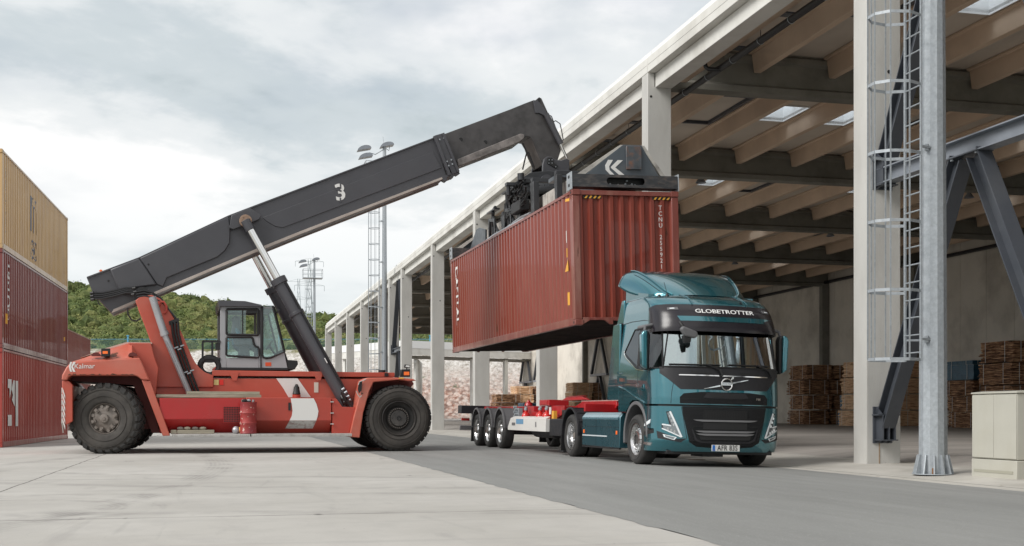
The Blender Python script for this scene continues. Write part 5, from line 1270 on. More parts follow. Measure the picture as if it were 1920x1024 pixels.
# -- rotator and tilt head
YR = -.55
b = MB(); b.prism(SP([(1018, 309), (1020, 298), (1026, 293.5), (1034, 293.5), (1041, 299), (1052, 301), (1062, 297), (1068, 300), (1068, 325), (1018, 325)], YR), YR, YR + .10); b.prism(SP([(1018, 309), (1020, 298), (1026, 293.5), (1034, 293.5), (1041, 299), (1052, 301), (1062, 297), (1068, 300), (1068, 325), (1018, 325)], YR), -YR - .10, -YR); b.build_each('tilt_bracket', M_BOOM, rs, bevel=.015)
b = MB(); b.prism(SP([(1025, 296), (1035, 296), (1039, 306), (1046, 311), (1043, 316), (1036, 313), (1026, 307)], YR), YR - .03, YR - .002); pv = b.build('pin_lock', M_BLACK, rs, bevel=.008)
b = MB()
for x, y in ((1029.5, 300), (1035, 300), (1029, 306), (1035, 306), (1042, 313)): b.cyl(S3(x, y, YR - .03), tuple(a + d for a, d in zip(S3(x, y, YR - .03), (0, -.015, 0))), .014, n=6)
b.build('bolt', M_GALV, pv)
b = MB(); b.cyl(S3(1024, 214, YN - .10), S3(1052, 270, YN - .10), .075, n=16); b.build('tilt_damper', M_BOOM, rs); b = MB(); b.cyl(S3(1050, 268, YN - .10), S3(1063, 297, YN - .10), .035, n=12); b.build('damper_rod', M_CHR, rs)
b = MB(); b.tube([S3(x, y, -.5) for x, y in ((1030, 216), (1034, 218), (1042, 240), (1038, 236))], .014); b.tube([S3(x, y, -.5) for x, y in ((1036, 229), (1042, 226.5), (1050, 232), (1053, 245), (1056, 262), (1053, 265))], .014); b.build('hydraulic_hose', M_HOSE, rs)
b = MB(); b.tube([S3(x, y, -.35) for x, y in ((980, 268), (988, 285), (984, 300), (980, 318))], .02); b.tube([S3(x, y, -.35) for x, y in ((988, 284), (994, 300), (1003, 318))], .016); b.tube([S3(x, y, -.35) for x, y in ((990, 285), (1001, 314))], .03); b.build('hanging_hose', M_HOSE, rs)
# ------------------------------------------------------------ spreader under the boom (container frame)
def mw(fr): return Matrix.Translation(fr.o) @ Matrix.Rotation(fr.y, 4, 'Z') @ Matrix.Rotation(fr.r, 4, 'Y')
sp = empty('spreader', parent=rs); sp.matrix_basis = mw(STK).inverted() @ mw(CON)
M_SPR = mat('scuffed_black_steel', (.040, .042, .046), .5, var=.35, scale=5, dirt=(.13, .11, .10), dirt_amt=.8, dscale=4, stretch=(1, 1, 3), patch=((.13, .055, .03), 9, .66, .70))
M_SPB = mat('weathered_beam_grey', (.50, .48, .44), .7, var=.25, scale=5, dirt=(.09, .08, .075), dirt_amt=.8, dscale=2.5)
M_SPN = mat('spreader_grey_paint', (.075, .09, .105), .42, var=.12, scale=3, dirt=(.12, .13, .135), dirt_amt=.5, dscale=2.5)
M_SPT = mat('spreader_black_paint', (.03, .032, .036), .4, var=.2, scale=4)
for y0, sg in ((-.02, 1), (12.212, -1)):
    b = MB(); a, e = y0, y0 + sg * .34
    if sg > 0:   # front beam with its long slot
        q = .13; n = 8
        b.box(-1.21, -.44, a, a + .012, 2.955, 3.225); b.box(.44, 1.20, a, a + .012, 2.955, 3.225); b.box(-.44, .44, a, a + .012, 3.165, 3.225); b.box(-.44, .44, a, a + .012, 2.955, 3.015)
        for s_ in (-1, 1):
            arc = [(s_ * .44, 3.165), (s_ * .44, 3.015)] + [(s_ * (.37 + .07 * math.sin(math.pi * k / n)), 3.09 - .075 * math.cos(math.pi * k / n)) for k in range(n + 1)]
            b.prism(arc, a, a + .012)
        b.box(-1.21, 1.20, a + .012, a + .03, 3.20, 3.225); b.box(-1.21, 1.20, a + .012, a + .03, 2.955, 2.98); b.box(-1.21, 1.20, a + .32, a + .34, 2.955, 3.225)
        b.box(-1.21, 1.20, a + .03, a + .32, 3.205, 3.224); b.box(-1.21, 1.20, a + .03, a + .32, 2.956, 2.975)
    else: b.box(-1.20, 1.20, a, e, 2.96, 3.24)
    bo = b.build('end_beam', M_SPR, sp)
    if sg > 0:
        b = MB(); b.box(-.5, .5, a + .2, a + .22, 2.98, 3.2); b.build('slot_back', M_BLACK, bo)
        b = MB()
        for x, z in ((-.30, 3.05), (-.12, 3.04), (.05, 3.06), (.09, 3.13), (.2, 3.06), (.27, 3.04)): b.cyl((x, a + .20, z), (x, a + .16, z), .022, n=8)
        b.build('slot_bolt', M_GALV, bo)
    for sx in (-1, 1):
        b = MB(); yc = a - .0 if sg > 0 else e
        b.prism([(min(a, e) - .01, 2.90), (max(a, e), 2.90), (max(a, e), 3.10), (max(a, e) - .02, 3.27), (min(a, e) - .01, 3.27)], sx * 1.215, sx * 1.235, 'x')
        c_ = b.build('corner_guide', M_GALV, sp, bevel=.004)
        b = MB()
        for z in (3.0, 3.18): b.box(sx * 1.236, sx * 1.239, (a + e) / 2 - .05, (a + e) / 2 + .05, z - .03, z + .03)
        b.build_each('guide_hole', M_BLACK, c_)
    b = MB(); b.prism([(-.95, 3.23), (.88, 3.23), (.80, 3.25), (.42, 3.90), (.0, 3.90), (-.84, 3.26)], y0 + sg * .10, y0 + sg * .13); pl_ = b.build('end_plate', M_SPN, sp, bevel=.006)
    b = MB(); b.prism([(-1.08, 3.23), (-.90, 3.23), (-.0, 3.90), (-.06, 3.90)], y0 + sg * .131, y0 + sg * .30); b.prism([(.42, 3.90), (.5, 3.90), (.98, 3.23), (.88, 3.23)], y0 + sg * .131, y0 + sg * .3); b.build_each('gusset', M_SPB, pl_)
    if sg > 0:
        b = MB(); b.prism([(.045, 3.36), (.385, 3.36), (.40, 3.40), (.40, 3.82), (.37, 3.87), (.06, 3.87), (.045, 3.84)], y0 + .045, y0 + .099); b.build('cover_box', mat('rusting_cover', (.07, .08, .09), .5, var=.3, scale=6, dirt=(.24, .10, .05), dirt_amt=.85, dscale=5), pl_, bevel=.012)
        b = MB()
        cv = lambda pts: b.prism(pts, y0 + .092, y0 + .097)
        cv([(-.36, 3.56), (-.25, 3.56), (-.34, 3.42), (-.33, 3.34), (-.20, 3.22), (-.30, 3.22), (-.42, 3.34), (-.43, 3.44)])
        cv([(-.14, 3.56), (-.02, 3.56), (-.20, 3.40), (.04, 3.22), (-.09, 3.22), (-.30, 3.39), (-.30, 3.41)])
        b.build('emblem', M_DECAL, pl_)
b = MB(); b.box(-.48, .48, .32, 11.87, 3.0, 3.42); b.build('inner_beam', M_SPB, sp, bevel=.02)
b = MB(); b.box(-.60, .60, 2.3, 9.9, 2.98, 3.52)
for k in range(12): b.box(-.625, -.60, 2.5 + k * .62, 2.56 + k * .62, 3.0, 3.5)
b.build('main_beam', M_SPB, sp, bevel=.02)
b = MB(); b.prism([(9.9, 3.53), (9.9, 3.0), (11.9, 3.0), (11.85, 3.2), (11.0, 3.68), (10.6, 3.68)], -.66, -.62, 'x'); b.prism([(.35, 3.0), (2.3, 3.0), (2.3, 3.5), (.9, 3.3)], -.52, -.49, 'x'); b.build_each('beam_gusset', M_SPN, sp, bevel=.005)
b = MB(); b.tube([(-.95, 4.6, 3.0), (-.95, 7.6, 3.02), (-.93, 8.6, 3.0)], .05); b.tube([(-.86, 4.4, 3.1), (-.86, 5.2, 3.13), (-.9, 6.4, 3.06)], .04); b.build('guide_pipe', M_SILV, sp)
for y in (2.35, 4.3, 5.6, 7.2):
    b = MB(); w_ = .16 if y != 2.35 else .10; zt_ = {2.35: 3.66, 4.3: 3.86, 5.6: 3.86, 7.2: 3.5}[y]
    b.prism([(y - w_, 3.0), (y + w_ * .6, 3.0), (y + w_ * 1.2, zt_), (y - w_, zt_)], -.84, -.70, 'x'); b.box(-.84, .8, y - .06, y + .10, zt_, zt_ + .10); b.build('side_frame', M_SPT, sp, bevel=.008)
b = MB(); b.box(-.78, .78, 2.3, 3.1, 3.60, 3.70); b.build('front_bracket', M_SPN, sp, bevel=.01)
for y in (6.35, 8.05):
    b = MB(); b.tube([(-.85, y + .1, 3.02), (-.85, y + .18, 3.35), (-.9, y - .1, 3.75), (-.9, y - .35, 4.0 - (y > 7) * .2)], .05); b.tube([(-.85, y - .45, 3.1), (-.87, y - .2, 3.3), (-.9, y - .05, 3.6), (-.92, y - .15, 3.9 - (y > 7) * .2)], .045); b.tube([(-.85, y + .5, 3.05), (-.9, y + .3, 3.3), (-.9, y + .25, 3.72 - (y > 7) * .2)], .04)
    b.prism([(y - .35, 2.99), (y - .30, 3.5), (y + .35, 3.6), (y + .42, 2.99), (y + .35, 2.99), (y + .28, 3.5), (y - .22, 3.42), (y - .26, 2.99)], -.93, -.89, 'x'); b.box(-.96, -.80, y - .45, y + .42, 3.98 - (y > 7) * .25, 4.02 - (y > 7) * .25); b.build('hose_guide', M_SPT, sp)
rnd = random.Random(5)
b = MB()
for k in range(14):
    y = 4.9 + rnd.uniform(0, 1.1); z = 3.62 + rnd.uniform(-.1, .2); r_ = rnd.uniform(.12, .28)
    b.tube([(-.86 - rnd.uniform(0, .1), y + r_ * math.cos(a) * 1.6, z + r_ * math.sin(a)) for a in [math.pi * (1 + .25 * j) * 1.0 for j in range(7)]], .018 + .01 * rnd.random(), 6)
for k in range(5): b.tube([(-.9, 6.3 + k * .07, 3.95), (-.92, 6.15 + k * .08, 3.5 - .05 * k), (-.9, 5.6 + .1 * k, 3.4), (-.88, 5.3, 3.6)], .016, 6)
b.build('spreader_hose', M_HOSE, sp)
b = MB(); b.box(-.98, -.72, 4.95, 5.8, 3.28, 3.55); b.box(-.92, -.7, 5.1, 5.7, 3.55, 3.72); b.build('valve_block', M_BLACK, sp, bevel=.02)
b = MB(); b.lathe([(.50, 3.80), (.88, 3.80), (.90, 3.84), (.90, 3.92), (.84, 3.95), (.84, 4.02), (.5, 4.02)], (0, 5.95, 0), 'z', 48)
for k in range(40): a = math.tau * k / 40; b.cyl((.87 * math.cos(a), 5.95 + .87 * math.sin(a), 3.92), (.87 * math.cos(a), 5.95 + .87 * math.sin(a), 3.97), .02, n=6)
b.build('slew_ring', M_SPT, sp)
b = MB(); b.box(-.72, .72, 5.2, 6.7, 4.02, 4.14); b.prism([(-.9, 4.0), (-.9, 4.1), (-.5, 4.35), (.0, 4.42), (.5, 4.35), (.6, 4.0)], 5.55, 6.35, 'y'); b.build('rotator_frame', M_SPT, sp, bevel=.012)
b = MB(); b.cyl((-1.12, 5.5, 3.74), (-1.12, 5.5, 4.0), .05, n=10); b.box(-1.18, -.85, 5.4, 5.6, 3.98, 4.06); b.cyl((-.86, 5.2, 4.08), (-.86, 5.2, 4.25), .09, n=12); b.tube([(-.86, 5.2, 4.2), (-.80, 5.5, 4.16), (-.4, 5.6, 4.2)], .05); b.build('slew_motor', M_SPT, sp)
b = MB(); b.cyl((-.1, 5.4, 4.15), (-.1, 6.5, 4.15), .14, n=16); b.build('tilt_pin', M_BOOM, sp)
# ------------------------------------------------------------ loose things on the stacker
def world_empty(name, p, rz, *a, **k): return empty(name, p, rz, *a, **k)
zpl = S(380, 745.8, -1.7)[1]
for k, (x0, x1, dz, y, lab) in enumerate(((293, 490, 0, -1.88, 'long weathered plank lying lower on the red side box of the reach stacker'), (350, 487, .075, -1.80, 'shorter greenish plank lying on top of the long plank on the side box'))):
    xa, xb = S(x0, 740, y)[0], S(x1, 740, y)[0]
    b = MB(); b.box(0, xb - xa, 0, .22, 0, .07); b.box(.02, .35, -.004, -.001, .02, .05)
    o = b.build('plank', M_OLDWOOD, None, bevel=.006); o.location = STK.w(xa, y, zpl + dz + .002); o.rotation_euler = (0, 0, STK.y + .002 * k); tag(o, lab, 'plank', 'planks on the side box')
M_DRUM = mat('chipped_red_paint', (.30, .035, .032), .5, var=.25, scale=6, dirt=(.16, .03, .05), dirt_amt=.7, dscale=3, patch=((.62, .48, .42), 11, .62, .66))
dx, _ = S(465.5, 780, -2.18); dr = empty('oil_drum', STK.w(dx, -2.18, zs + .032), STK.y, 'small chipped red metal drum full of scrap standing on the side step', 'drum')
prof = [(.0, 0), (.185, 0), (.195, .015), (.188, .03)]
for z in (.245, .48): prof += [(.186, z - .03), (.200, z), (.186, z + .03)]
prof += [(.188, .70), (.196, .715), (.196, .73), (.180, .73), (.176, .5), (0, .5)]
b = MB(); b.lathe(prof, axis='z', n=32); b.build('barrel', M_DRUM, dr, sharp=40)
rnd = random.Random(8); ms = [M_SILV, M_HUB, M_YEL, M_BLACK, M_STEP]
for k in range(9):
    b = MB(); a = rnd.uniform(0, 6.28); x, y = .1 * math.cos(a), .1 * math.sin(a); d = Vector((rnd.uniform(-.12, .12), rnd.uniform(-.08, .08), rnd.uniform(.14, .24)))
    p = Vector((x, y, .58)); b.beam(p, p + d, rnd.uniform(.03, .08), rnd.uniform(.02, .05)) if k % 2 else b.lathe([(0, 0), (.05, .01), (.06, .07), (.03, .1), (0, .1)], (x, y, .70), 'z', 10)
    b.build('scrap_piece', ms[k % 5], dr)
gx, _ = S(443, 806, -2.1); gl = empty('work_glove', STK.w(gx, -2.1, zs + .032), STK.y, 'grey and yellow bundled work gloves lying at the foot of the red drum', 'gloves')
for k, (m_, o_) in enumerate(((M_SILV, 0), (M_YEL, .13))):
    b = MB(); b.grid(lambda u, v, o_=o_: (o_ + .085 * math.cos(u * math.tau) * math.sin(v * math.pi) * (1 + .2 * math.sin(5 * u * math.tau)), .07 * math.sin(u * math.tau) * math.sin(v * math.pi), .08 + .08 * math.cos(v * math.pi) * (1 + .15 * math.sin(3 * u * math.tau))), 16, 8); b.build('cuff' if k else 'palm', m_, gl)
rx, _ = S(322, 813, -1.9)
b = MB(); xa, xb = S(320, 812, -1.9)[0], S(402, 812, -1.9)[0]; b.box(0, xb - xa, 0, .16, 0, .09)
o = b.build('timber_block', M_OLDWOOD, None, bevel=.01); o.location = STK.w(xa, -1.9, zs + .031); o.rotation_euler = (0, 0, STK.y); tag(o, 'grey timber block lying on the rear part of the side step', 'timber block')
for k, x in enumerate((338, 351, 366, 380)):
    b = MB(); rr = random.Random(k + 3); b.grid(lambda u, v: ((.07 + .02 * rr.random()) * math.cos(u * math.tau) * math.sin(v * math.pi), .05 * math.sin(u * math.tau) * math.sin(v * math.pi), .035 + .04 * math.cos(v * math.pi)), 10, 6)
    o = b.build('rag', M_OLDWOOD if k % 2 else M_HUB, None); o.location = STK.w(S(x, 808, -1.85)[0], -1.83, zs + .122); tag(o, ('crumpled rag on the grey timber block, nearest the rear wheel', 'second crumpled rag from the rear wheel on the timber block', 'third crumpled rag from the rear wheel on the timber block', 'crumpled rag on the timber block, farthest from the rear wheel')[k], 'rag', 'rags on the timber block')

# ------------------------------------------------------------ operator seated in the cab
def skin(name, chains, m, parent, sub=2):
    # chains: lists of (point, radius); chains may share first points
    vs = []; es = []; rad = []; idx = {}
    for ch in chains:
        prev = None
        for p, r in ch:
            k = tuple(round(c, 4) for c in p)
            if k not in idx: idx[k] = len(vs); vs.append(p); rad.append(r)
            if prev is not None: es.append((prev, idx[k]))
            prev = idx[k]
    me = bpy.data.meshes.new(name); me.from_pydata(vs, es, []); o = bpy.data.objects.new(name, me); C.objects.link(o); o.parent = parent
    md = o.modifiers.new('skin', 'SKIN'); md.use_smooth_shade = True
    sl = me.skin_vertices[0].data if me.skin_vertices else None
    if sl is None:
        bpy.context.view_layer.objects.active = o
    for i, r in enumerate(rad):
        rr = r if isinstance(r, tuple) else (r, r); me.skin_vertices[0].data[i].radius = rr
    me.skin_vertices[0].data[0].use_root = True
    s_ = o.modifiers.new('sub', 'SUBSURF'); s_.levels = sub; s_.render_levels = sub
    me.materials.append(m); return o
M_SKIN = plain('skin', (.42, .24, .17), .55); M_SHIRT = mat('blue_shirt', (.10, .22, .30), .9, var=.15, scale=8); M_JEAN = mat('blue_jeans', (.05, .08, .13), .9, var=.15, scale=8); M_HAIR = plain('brown_hair', (.05, .035, .025), .8)
def person():
    hd = S(443, 602, 0)
    ox, oz = hd[0], hd[1]                      # head centre
    r = empty('person', STK.w(ox, 0, oz - .72), STK.y, 'person in a blue shirt and jeans sitting at the wheel inside the reach stacker cab', 'person')
    H_ = lambda x, y, z: (x, y, z + .72)
    pel, w_, ch_, nk = H_(.02, 0, -.68), H_(.0, 0, -.48), H_(-.02, 0, -.27), H_(-.01, 0, -.13)
    body = [[(pel, (.15, .12)), (w_, (.14, .11)), (ch_, (.17, .12)), (nk, .06), (H_(.01, 0, -.05), .06)]]
    for s_ in (-1, 1):
        body.append([(ch_, (.17, .12)), (H_(-.02, s_ * .19, -.20), .062), (H_(.10, s_ * .24, -.42), .048), (H_(.38, s_ * .19, -.40), .036), (H_(.50, s_ * .14, -.37), .028)])
        body.append([(pel, (.15, .12)), (H_(.08, s_ * .10, -.68), .09), (H_(.50, s_ * .13, -.62), .068), (H_(.62, s_ * .13, -1.02), .048), (H_(.62, s_ * .13, -1.12), .04), (H_(.74, s_ * .13, -1.13), .035)])
    try: bd = skin('body', body, M_SKIN, r)
    except Exception as e: print('SKIN', e); return
    # head with features
    b = MB(); b.grid(lambda u, v: (.095 * math.cos(u * math.tau) * math.sin(v * math.pi) * (1.05), .075 * math.sin(u * math.tau) * math.sin(v * math.pi), .72 + .12 * math.cos(v * math.pi) + .0), 20, 14)
    b.tube([(.09, 0, .75), (.125, 0, .70), (.10, 0, .685)], .013, 6); b.tube([(.092, -.025, .655), (.098, 0, .652), (.092, .025, .655)], .007, 6)
    for s_ in (-1, 1): b.grid(lambda u, v, s_=s_: (-.005 + .025 * math.cos(u * math.tau) * math.sin(v * math.pi), s_ * .078 + .01 * math.cos(v * math.pi), .71 + .033 * math.sin(u * math.tau) * math.sin(v * math.pi)), 8, 6)
    b.build('head', M_SKIN, bd)
    b = MB()
    for s_ in (-1, 1): b.cyl((.085, s_ * .033, .735), (.094, s_ * .033, .735), .010, n=8)
    b.build('eye', M_BLACK, bd)
    b = MB(); b.grid(lambda u, v: (-.012 + .102 * math.cos(u * math.tau) * math.sin(v * math.pi * .62), .083 * math.sin(u * math.tau) * math.sin(v * math.pi * .62), .735 + .122 * math.cos(v * math.pi * .62)), 18, 8); b.build('hair', M_HAIR, r)
    for s_ in (-1, 1):
        hx, hy, hz = .50, s_ * .14, .72 - .37
        pts = [[((hx, hy, hz), .026), ((hx + .05, hy - s_ * .0, hz + .01), .030)]]
        for f in range(4):
            oy = (f - 1.5) * .019; ln = (.034, .040, .038, .030)[f]
            pts.append([((hx + .05, hy, hz + .01), .030), ((hx + .085, hy + oy, hz + .022), .010), ((hx + .085 + ln * .8, hy + oy, hz + .012), .009), ((hx + .085 + ln * .9, hy + oy, hz - .018), .008)])
        pts.append([((hx, hy, hz), .026), ((hx + .03, hy - s_ * .035, hz + .01), .011), ((hx + .065, hy - s_ * .05, hz), .009)])
        skin('hand', pts, M_SKIN, bd, 1)
    sh = [[(pel, (.165, .135)), (w_, (.155, .125)), (ch_, (.185, .135)), (H_(-.01, 0, -.16), .085)]]
    for s_ in (-1, 1): sh.append([(ch_, (.185, .135)), (H_(-.02, s_ * .19, -.20), .078), (H_(.10, s_ * .24, -.42), .062), (H_(.24, s_ * .215, -.41), .055)])
    skin('shirt', sh, M_SHIRT, r)
    tr = [[(pel, (.16, .13)), (H_(.02, 0, -.62), (.15, .12))]]
    for s_ in (-1, 1): tr.append([(pel, (.16, .13)), (H_(.08, s_ * .10, -.68), .10), (H_(.50, s_ * .13, -.62), .08), (H_(.61, s_ * .13, -1.0), .062)])
    skin('trousers', tr, M_JEAN, r)
person()
# ------------------------------------------------------------ road tractor (frame: x to the right in the picture, y rearwards)
def itp(T, z):
    if z <= T[0][0]: return T[0][1]
    for (a, b), (c, d) in zip(T, T[1:]):
        if z <= c: return b + (d - b) * (z - a) / (c - a)
    return T[-1][1]
WT = [(.3, 1.22), (1.7, 1.22), (2.35, 1.17), (2.75, 1.14), (2.92, 1.125), (3.0, 1.10), (3.04, 1.05), (3.07, .95)]
YT = [(.25, .30), (.34, .24), (.45, .2), (1.2, .2), (1.45, .22), (1.72, .25), (2.33, .38), (2.75, .45), (2.86, .52), (2.95, .66), (3.02, .88), (3.07, 1.15)]
DD, NN, YR_ = .62, 2.6, 2.28
def front(x, z): w = itp(WT, z); k = min(1, abs(x) / w); return itp(YT, z) + DD * (1 - (1 - k ** NN) ** (1 / NN))
def sidex(y, z):
    w = itp(WT, z); k = (y - itp(YT, z)) / DD
    return w if k >= 1 else w * max(0, 1 - (1 - max(k, 0)) ** NN) ** (1 / NN)
def ring(s, z, rear=YR_):
    # s 0..1 from rear left round the front to rear right
    w, y0 = itp(WT, z), itp(YT, z)
    if s < .28: return (-w, rear + (y0 + DD - rear) * s / .28, z)
    if s > .72: return (w, y0 + DD + (rear - y0 - DD) * (s - .72) / .28, z)
    t = (s - .5) / .22 * math.pi / 2; sn, cs = math.sin(t), math.cos(t)
    return (w * math.copysign(abs(sn) ** (2 / NN), sn), y0 + DD * (1 - abs(cs) ** (2 / NN)), z)
M_TEAL = mat('teal_metallic_paint', (.020, .165, .205), .22, metal=.72, var=.05, scale=1.2, coat=1., rvar=.03, cior=1.78)
M_TEALB = mat('teal_chassis_paint', (.030, .105, .135), .28, metal=.5, var=.06, scale=1.2, coat=.8, rvar=.05, dirt=(.05, .12, .14), dirt_amt=.3)
M_DPL = mat('dark_grey_plastic', (.015, .015, .018), .55, var=.1, scale=3)
M_DPM = mat('grille_plastic', (.010, .011, .012), .5, var=.1, scale=3, spec=.25)
M_GPL = mat('grey_trim', (.12, .12, .125), .5, var=.08, scale=3)
M_GLOSS = plain('gloss_black', (.016, .014, .018), .26)
M_SGL = glass('side_glass', (.50, .60, .58), 1.0)
M_WS = glass('windscreen_glass', (.60, .76, .67), 6.)
M_BAR = mat('bar_grey', (.17, .17, .175), .45, var=.08, scale=3)
M_CHROME = plain('chrome', (.8, .8, .8), .12, metal=1.)
M_ALU = mat('polished_aluminium', (.72, .72, .72), .22, metal=1., var=.08, scale=9, dirt=(.42, .40, .38), dirt_amt=.35, dscale=5, rvar=.1)
M_TTYRE = mat('road_tyre_rubber', (.034, .033, .032), .75, var=.15, scale=4, dirt=(.06, .056, .052), dirt_amt=.7, dscale=3)
M_LED = plain('led_strip', (.74, .78, .80), .3)
M_LENS = plain('lamp_lens', (.22, .24, .25), .08, metal=.4, coat=1.)
tk = TRK.place(empty('truck', label='teal road tractor with a black grille and high roof, parked in front of its trailer', cat='truck'))
def fp(x, z, off=0):
    h = .006; y = front(x, z)
    if not off: return (x, y, z)
    gx = (front(x + h, z) - front(x - h, z)) / (2 * h); gz = (front(x, z + h) - front(x, z - h)) / (2 * h)
    n = Vector((gx, -1, gz)).normalized(); return (x + n.x * off, y + n.y * off, z + n.z * off)
def mapped(name, pts, fmap, th, m, parent=None, step=.06, bevel=0):
    # a flat outline cut into narrow strips and laid on a curved surface, closed and th thick
    import bmesh
    bm = bmesh.new(); vs = [bm.verts.new((u, w, 0)) for u, w in pts]; fc = bm.faces.new(vs)
    if fc.normal.z < 0 or sum(pts[i][0] * pts[(i + 1) % len(pts)][1] - pts[(i + 1) % len(pts)][0] * pts[i][1] for i in range(len(pts))) < 0: bmesh.ops.reverse_faces(bm, faces=[fc])
    lo, hi = min(p[0] for p in pts), max(p[0] for p in pts); k = math.ceil(lo / step)
    while k * step < hi:
        bmesh.ops.bisect_plane(bm, geom=bm.verts[:] + bm.edges[:] + bm.faces[:], plane_co=(k * step, 0, 0), plane_no=(1, 0, 0)); k += 1
    bmesh.ops.triangulate(bm, faces=[f for f in bm.faces if len(f.verts) > 4])
    bm.verts.ensure_lookup_table(); bm.verts.index_update(); n = len(bm.verts)
    b = MB(); b.v = [fmap(v.co.x, v.co.y, 0) for v in bm.verts] + [fmap(v.co.x, v.co.y, th) for v in bm.verts]
    for f in bm.faces:
        q = [v.index for v in f.verts]; b.f += [tuple(q), tuple(i + n for i in q[::-1])]
        for l in f.loops:
            if len(l.edge.link_faces) == 1: p, r = l.vert.index, l.link_loop_next.vert.index; b.f.append((r, p, p + n, r + n))
    bm.free(); return b.build(name, m, parent or tk, bevel=bevel, recalc=True)
def fpoly(name, pts, off, m, parent=None, th=.012, both=False, bevel=0):
    o = mapped(name, pts, lambda x, z, d: fp(x, z, off - d), th, m, parent, bevel=bevel)
    if both: fpoly(name, [(-x, z) for x, z in pts], off, m, parent, th, False, bevel)
    return o
def spoly(name, pts, sg, off, m, parent=None, th=.012, bevel=0):
    return mapped(name, pts, lambda y, z, d: (sg * (sidex(y, z) + off - d), y, z), th, m, parent, bevel=bevel)
def frows(name, rows, off, m, parent=None, nx=24, nz=10, th=.012, skipf=None, bevel=0):
    rows = sorted(rows); z0, z1 = rows[0][0], rows[-1][0]
    L_ = [(r[0], r[1]) for r in rows]; R_ = [(r[0], r[2]) for r in rows]
    zs_ = sorted(set([z0 + (z1 - z0) * k / nz for k in range(nz + 1)] + [r[0] for r in rows])); nv = len(zs_) - 1
    b = MB(); 
    def fn(u, v): z = zs_[round(v * nv)]; a, c = itp(L_, z), itp(R_, z); x = a + (c - a) * u; return fp(x, z, off)
    def fb(u, v): z = zs_[round(v * nv)]; a, c = itp(L_, z), itp(R_, z); x = a + (c - a) * u; return fp(x, z, off - th)
    b.slabgrid(fn, nx, nv, (0, th, 0)); k = len(b.v) // 2
    b.v[k:] = [fb(i / nx, j / nv) for j in range(nv + 1) for i in range(nx + 1)]; return b.build(name, m, parent or tk, bevel=bevel)
# -- cab shell: openings for the windscreen and the door windows
WIN = [(.47, 1.70), (.55, 2.33), (.60, 2.42), (1.62, 2.45), (2.06, 2.06), (2.02, 2.0), (1.33, 1.72), (1.0, 1.70)]
def inpoly(p, poly):
    c = False; n = len(poly)
    for i in range(n):
        (x0, y0), (x1, y1) = poly[i], poly[i - 1]
        if (y0 > p[1]) != (y1 > p[1]) and p[0] < (x1 - x0) * (p[1] - y0) / (y1 - y0) + x0: c = not c
    return c
def arch_cut(y, z): return (y > .86 and z < 1.16 and (y - 1.40) ** 2 + (z - .55) ** 2 < .62 ** 2) or (y > 1.40 and z < 1.00)
ZL = [1.07 + (3.07 - 1.07) * k / 72 for k in range(73)]
b = MB(); NU = 150
def shell(z0, z1, nv, skip, rear=YR_):
    q = MB(); q.grid(lambda u, v: ring(u, z0 + (z1 - z0) * v, rear), NU, nv, skip); return q
def skipc(u, v):
    x, y, z = ring(u, 1.085 + (3.07 - 1.085) * v)
    if abs(x) < 1.10 and y < .75 and 1.76 < z < 2.43: return True
    return y > .40 and abs(x) > .95 and inpoly((y, z), [(a + (.02 if a < 1 else -.02), c) for a, c in WIN]) or (y > .8 and arch_cut(y, z))
q = shell(1.085, 3.07, 84, skipc); n0 = len(q.v)
top = [ring(i / NU, 3.07) for i in range(NU + 1)]; q.add(top, [tuple(range(NU + 1))])
q.add([(-1.22, YR_, 1.1), (1.22, YR_, 1.1), (1.17, YR_, 2.35), (1.13, YR_, 2.75), (.86, YR_, 3.04), (-.86, YR_, 3.04), (-1.13, YR_, 2.75), (-1.17, YR_, 2.35)], [(0, 7, 6, 5, 4, 3, 2, 1)[::-1]])
q.build('cab_shell', M_TEAL, tk, sharp=40)
# lower cab side before the wheel and the bumper
def skipb(u, v):
    x, y, z = ring(u, .27 + (1.05 - .27) * v, .95); return (abs(x) > 1.0 and y > .60 and .60 < z < .67) 
q = shell(.27, 1.05, 26, skipb, .93)
q.v = [(x, y + max(0, (.40 - z)) * .0, z) for x, y, z in q.v]; q.build('bumper', M_TEAL, tk, sharp=40)
b = MB(); b.box(-1.13, 1.13, .62, .93, .275, .30); b.box(-1.10, 1.10, .62, .92, 1.0, 1.07); b.box(-1.19, 1.19, .93, .95, .3, 1.05); b.build('bumper_liner', M_DPL, tk)
frows('gap_shadow', [(1.045, -1.15, 1.15), (1.09, -1.15, 1.15)], -.03, M_BLACK, nz=2, nx=60)
for sg in (-1, 1):
    b = MB(); b.box(sg * 1.12, sg * 1.19, .80, .95, 1.04, 1.09); b.build('gap_shadow', M_BLACK, tk)
# interior
b = MB(); b.box(-1.10, 1.10, YR_ - .12, YR_ - .06, 1.2, 2.95); b.box(-1.12, 1.12, .5, YR_ - .06, 1.2, 1.3); b.box(-1.05, 1.05, .75, 2.2, 2.60, 2.64)
b.build('cab_lining', mat('cab_lining', (.11, .10, .085), .9), tk)
b = MB(); b.prism([(.36, 1.55), (.80, 1.50), (.80, 1.80), (.5, 1.83), (.34, 1.78)], -.78, .78, 'x'); b.build('dashboard', M_DPL, tk, bevel=.02)
b = MB(); c_ = Vector((.55, .82, 1.86)); b.tube([c_ + Vector((.22 * math.cos(a), .10 * math.sin(a), .20 * math.sin(a))) for a in [math.tau * k / 20 for k in range(20)]], .018, 6, closed=True); b.beam(c_, c_ - Vector((0, .2, .1)), .07, .07); b.beam(c_ - Vector((.2, 0, 0)), c_ + Vector((.2, 0, 0)), .04, .02); b.build('steering_wheel', M_BLACK, tk)
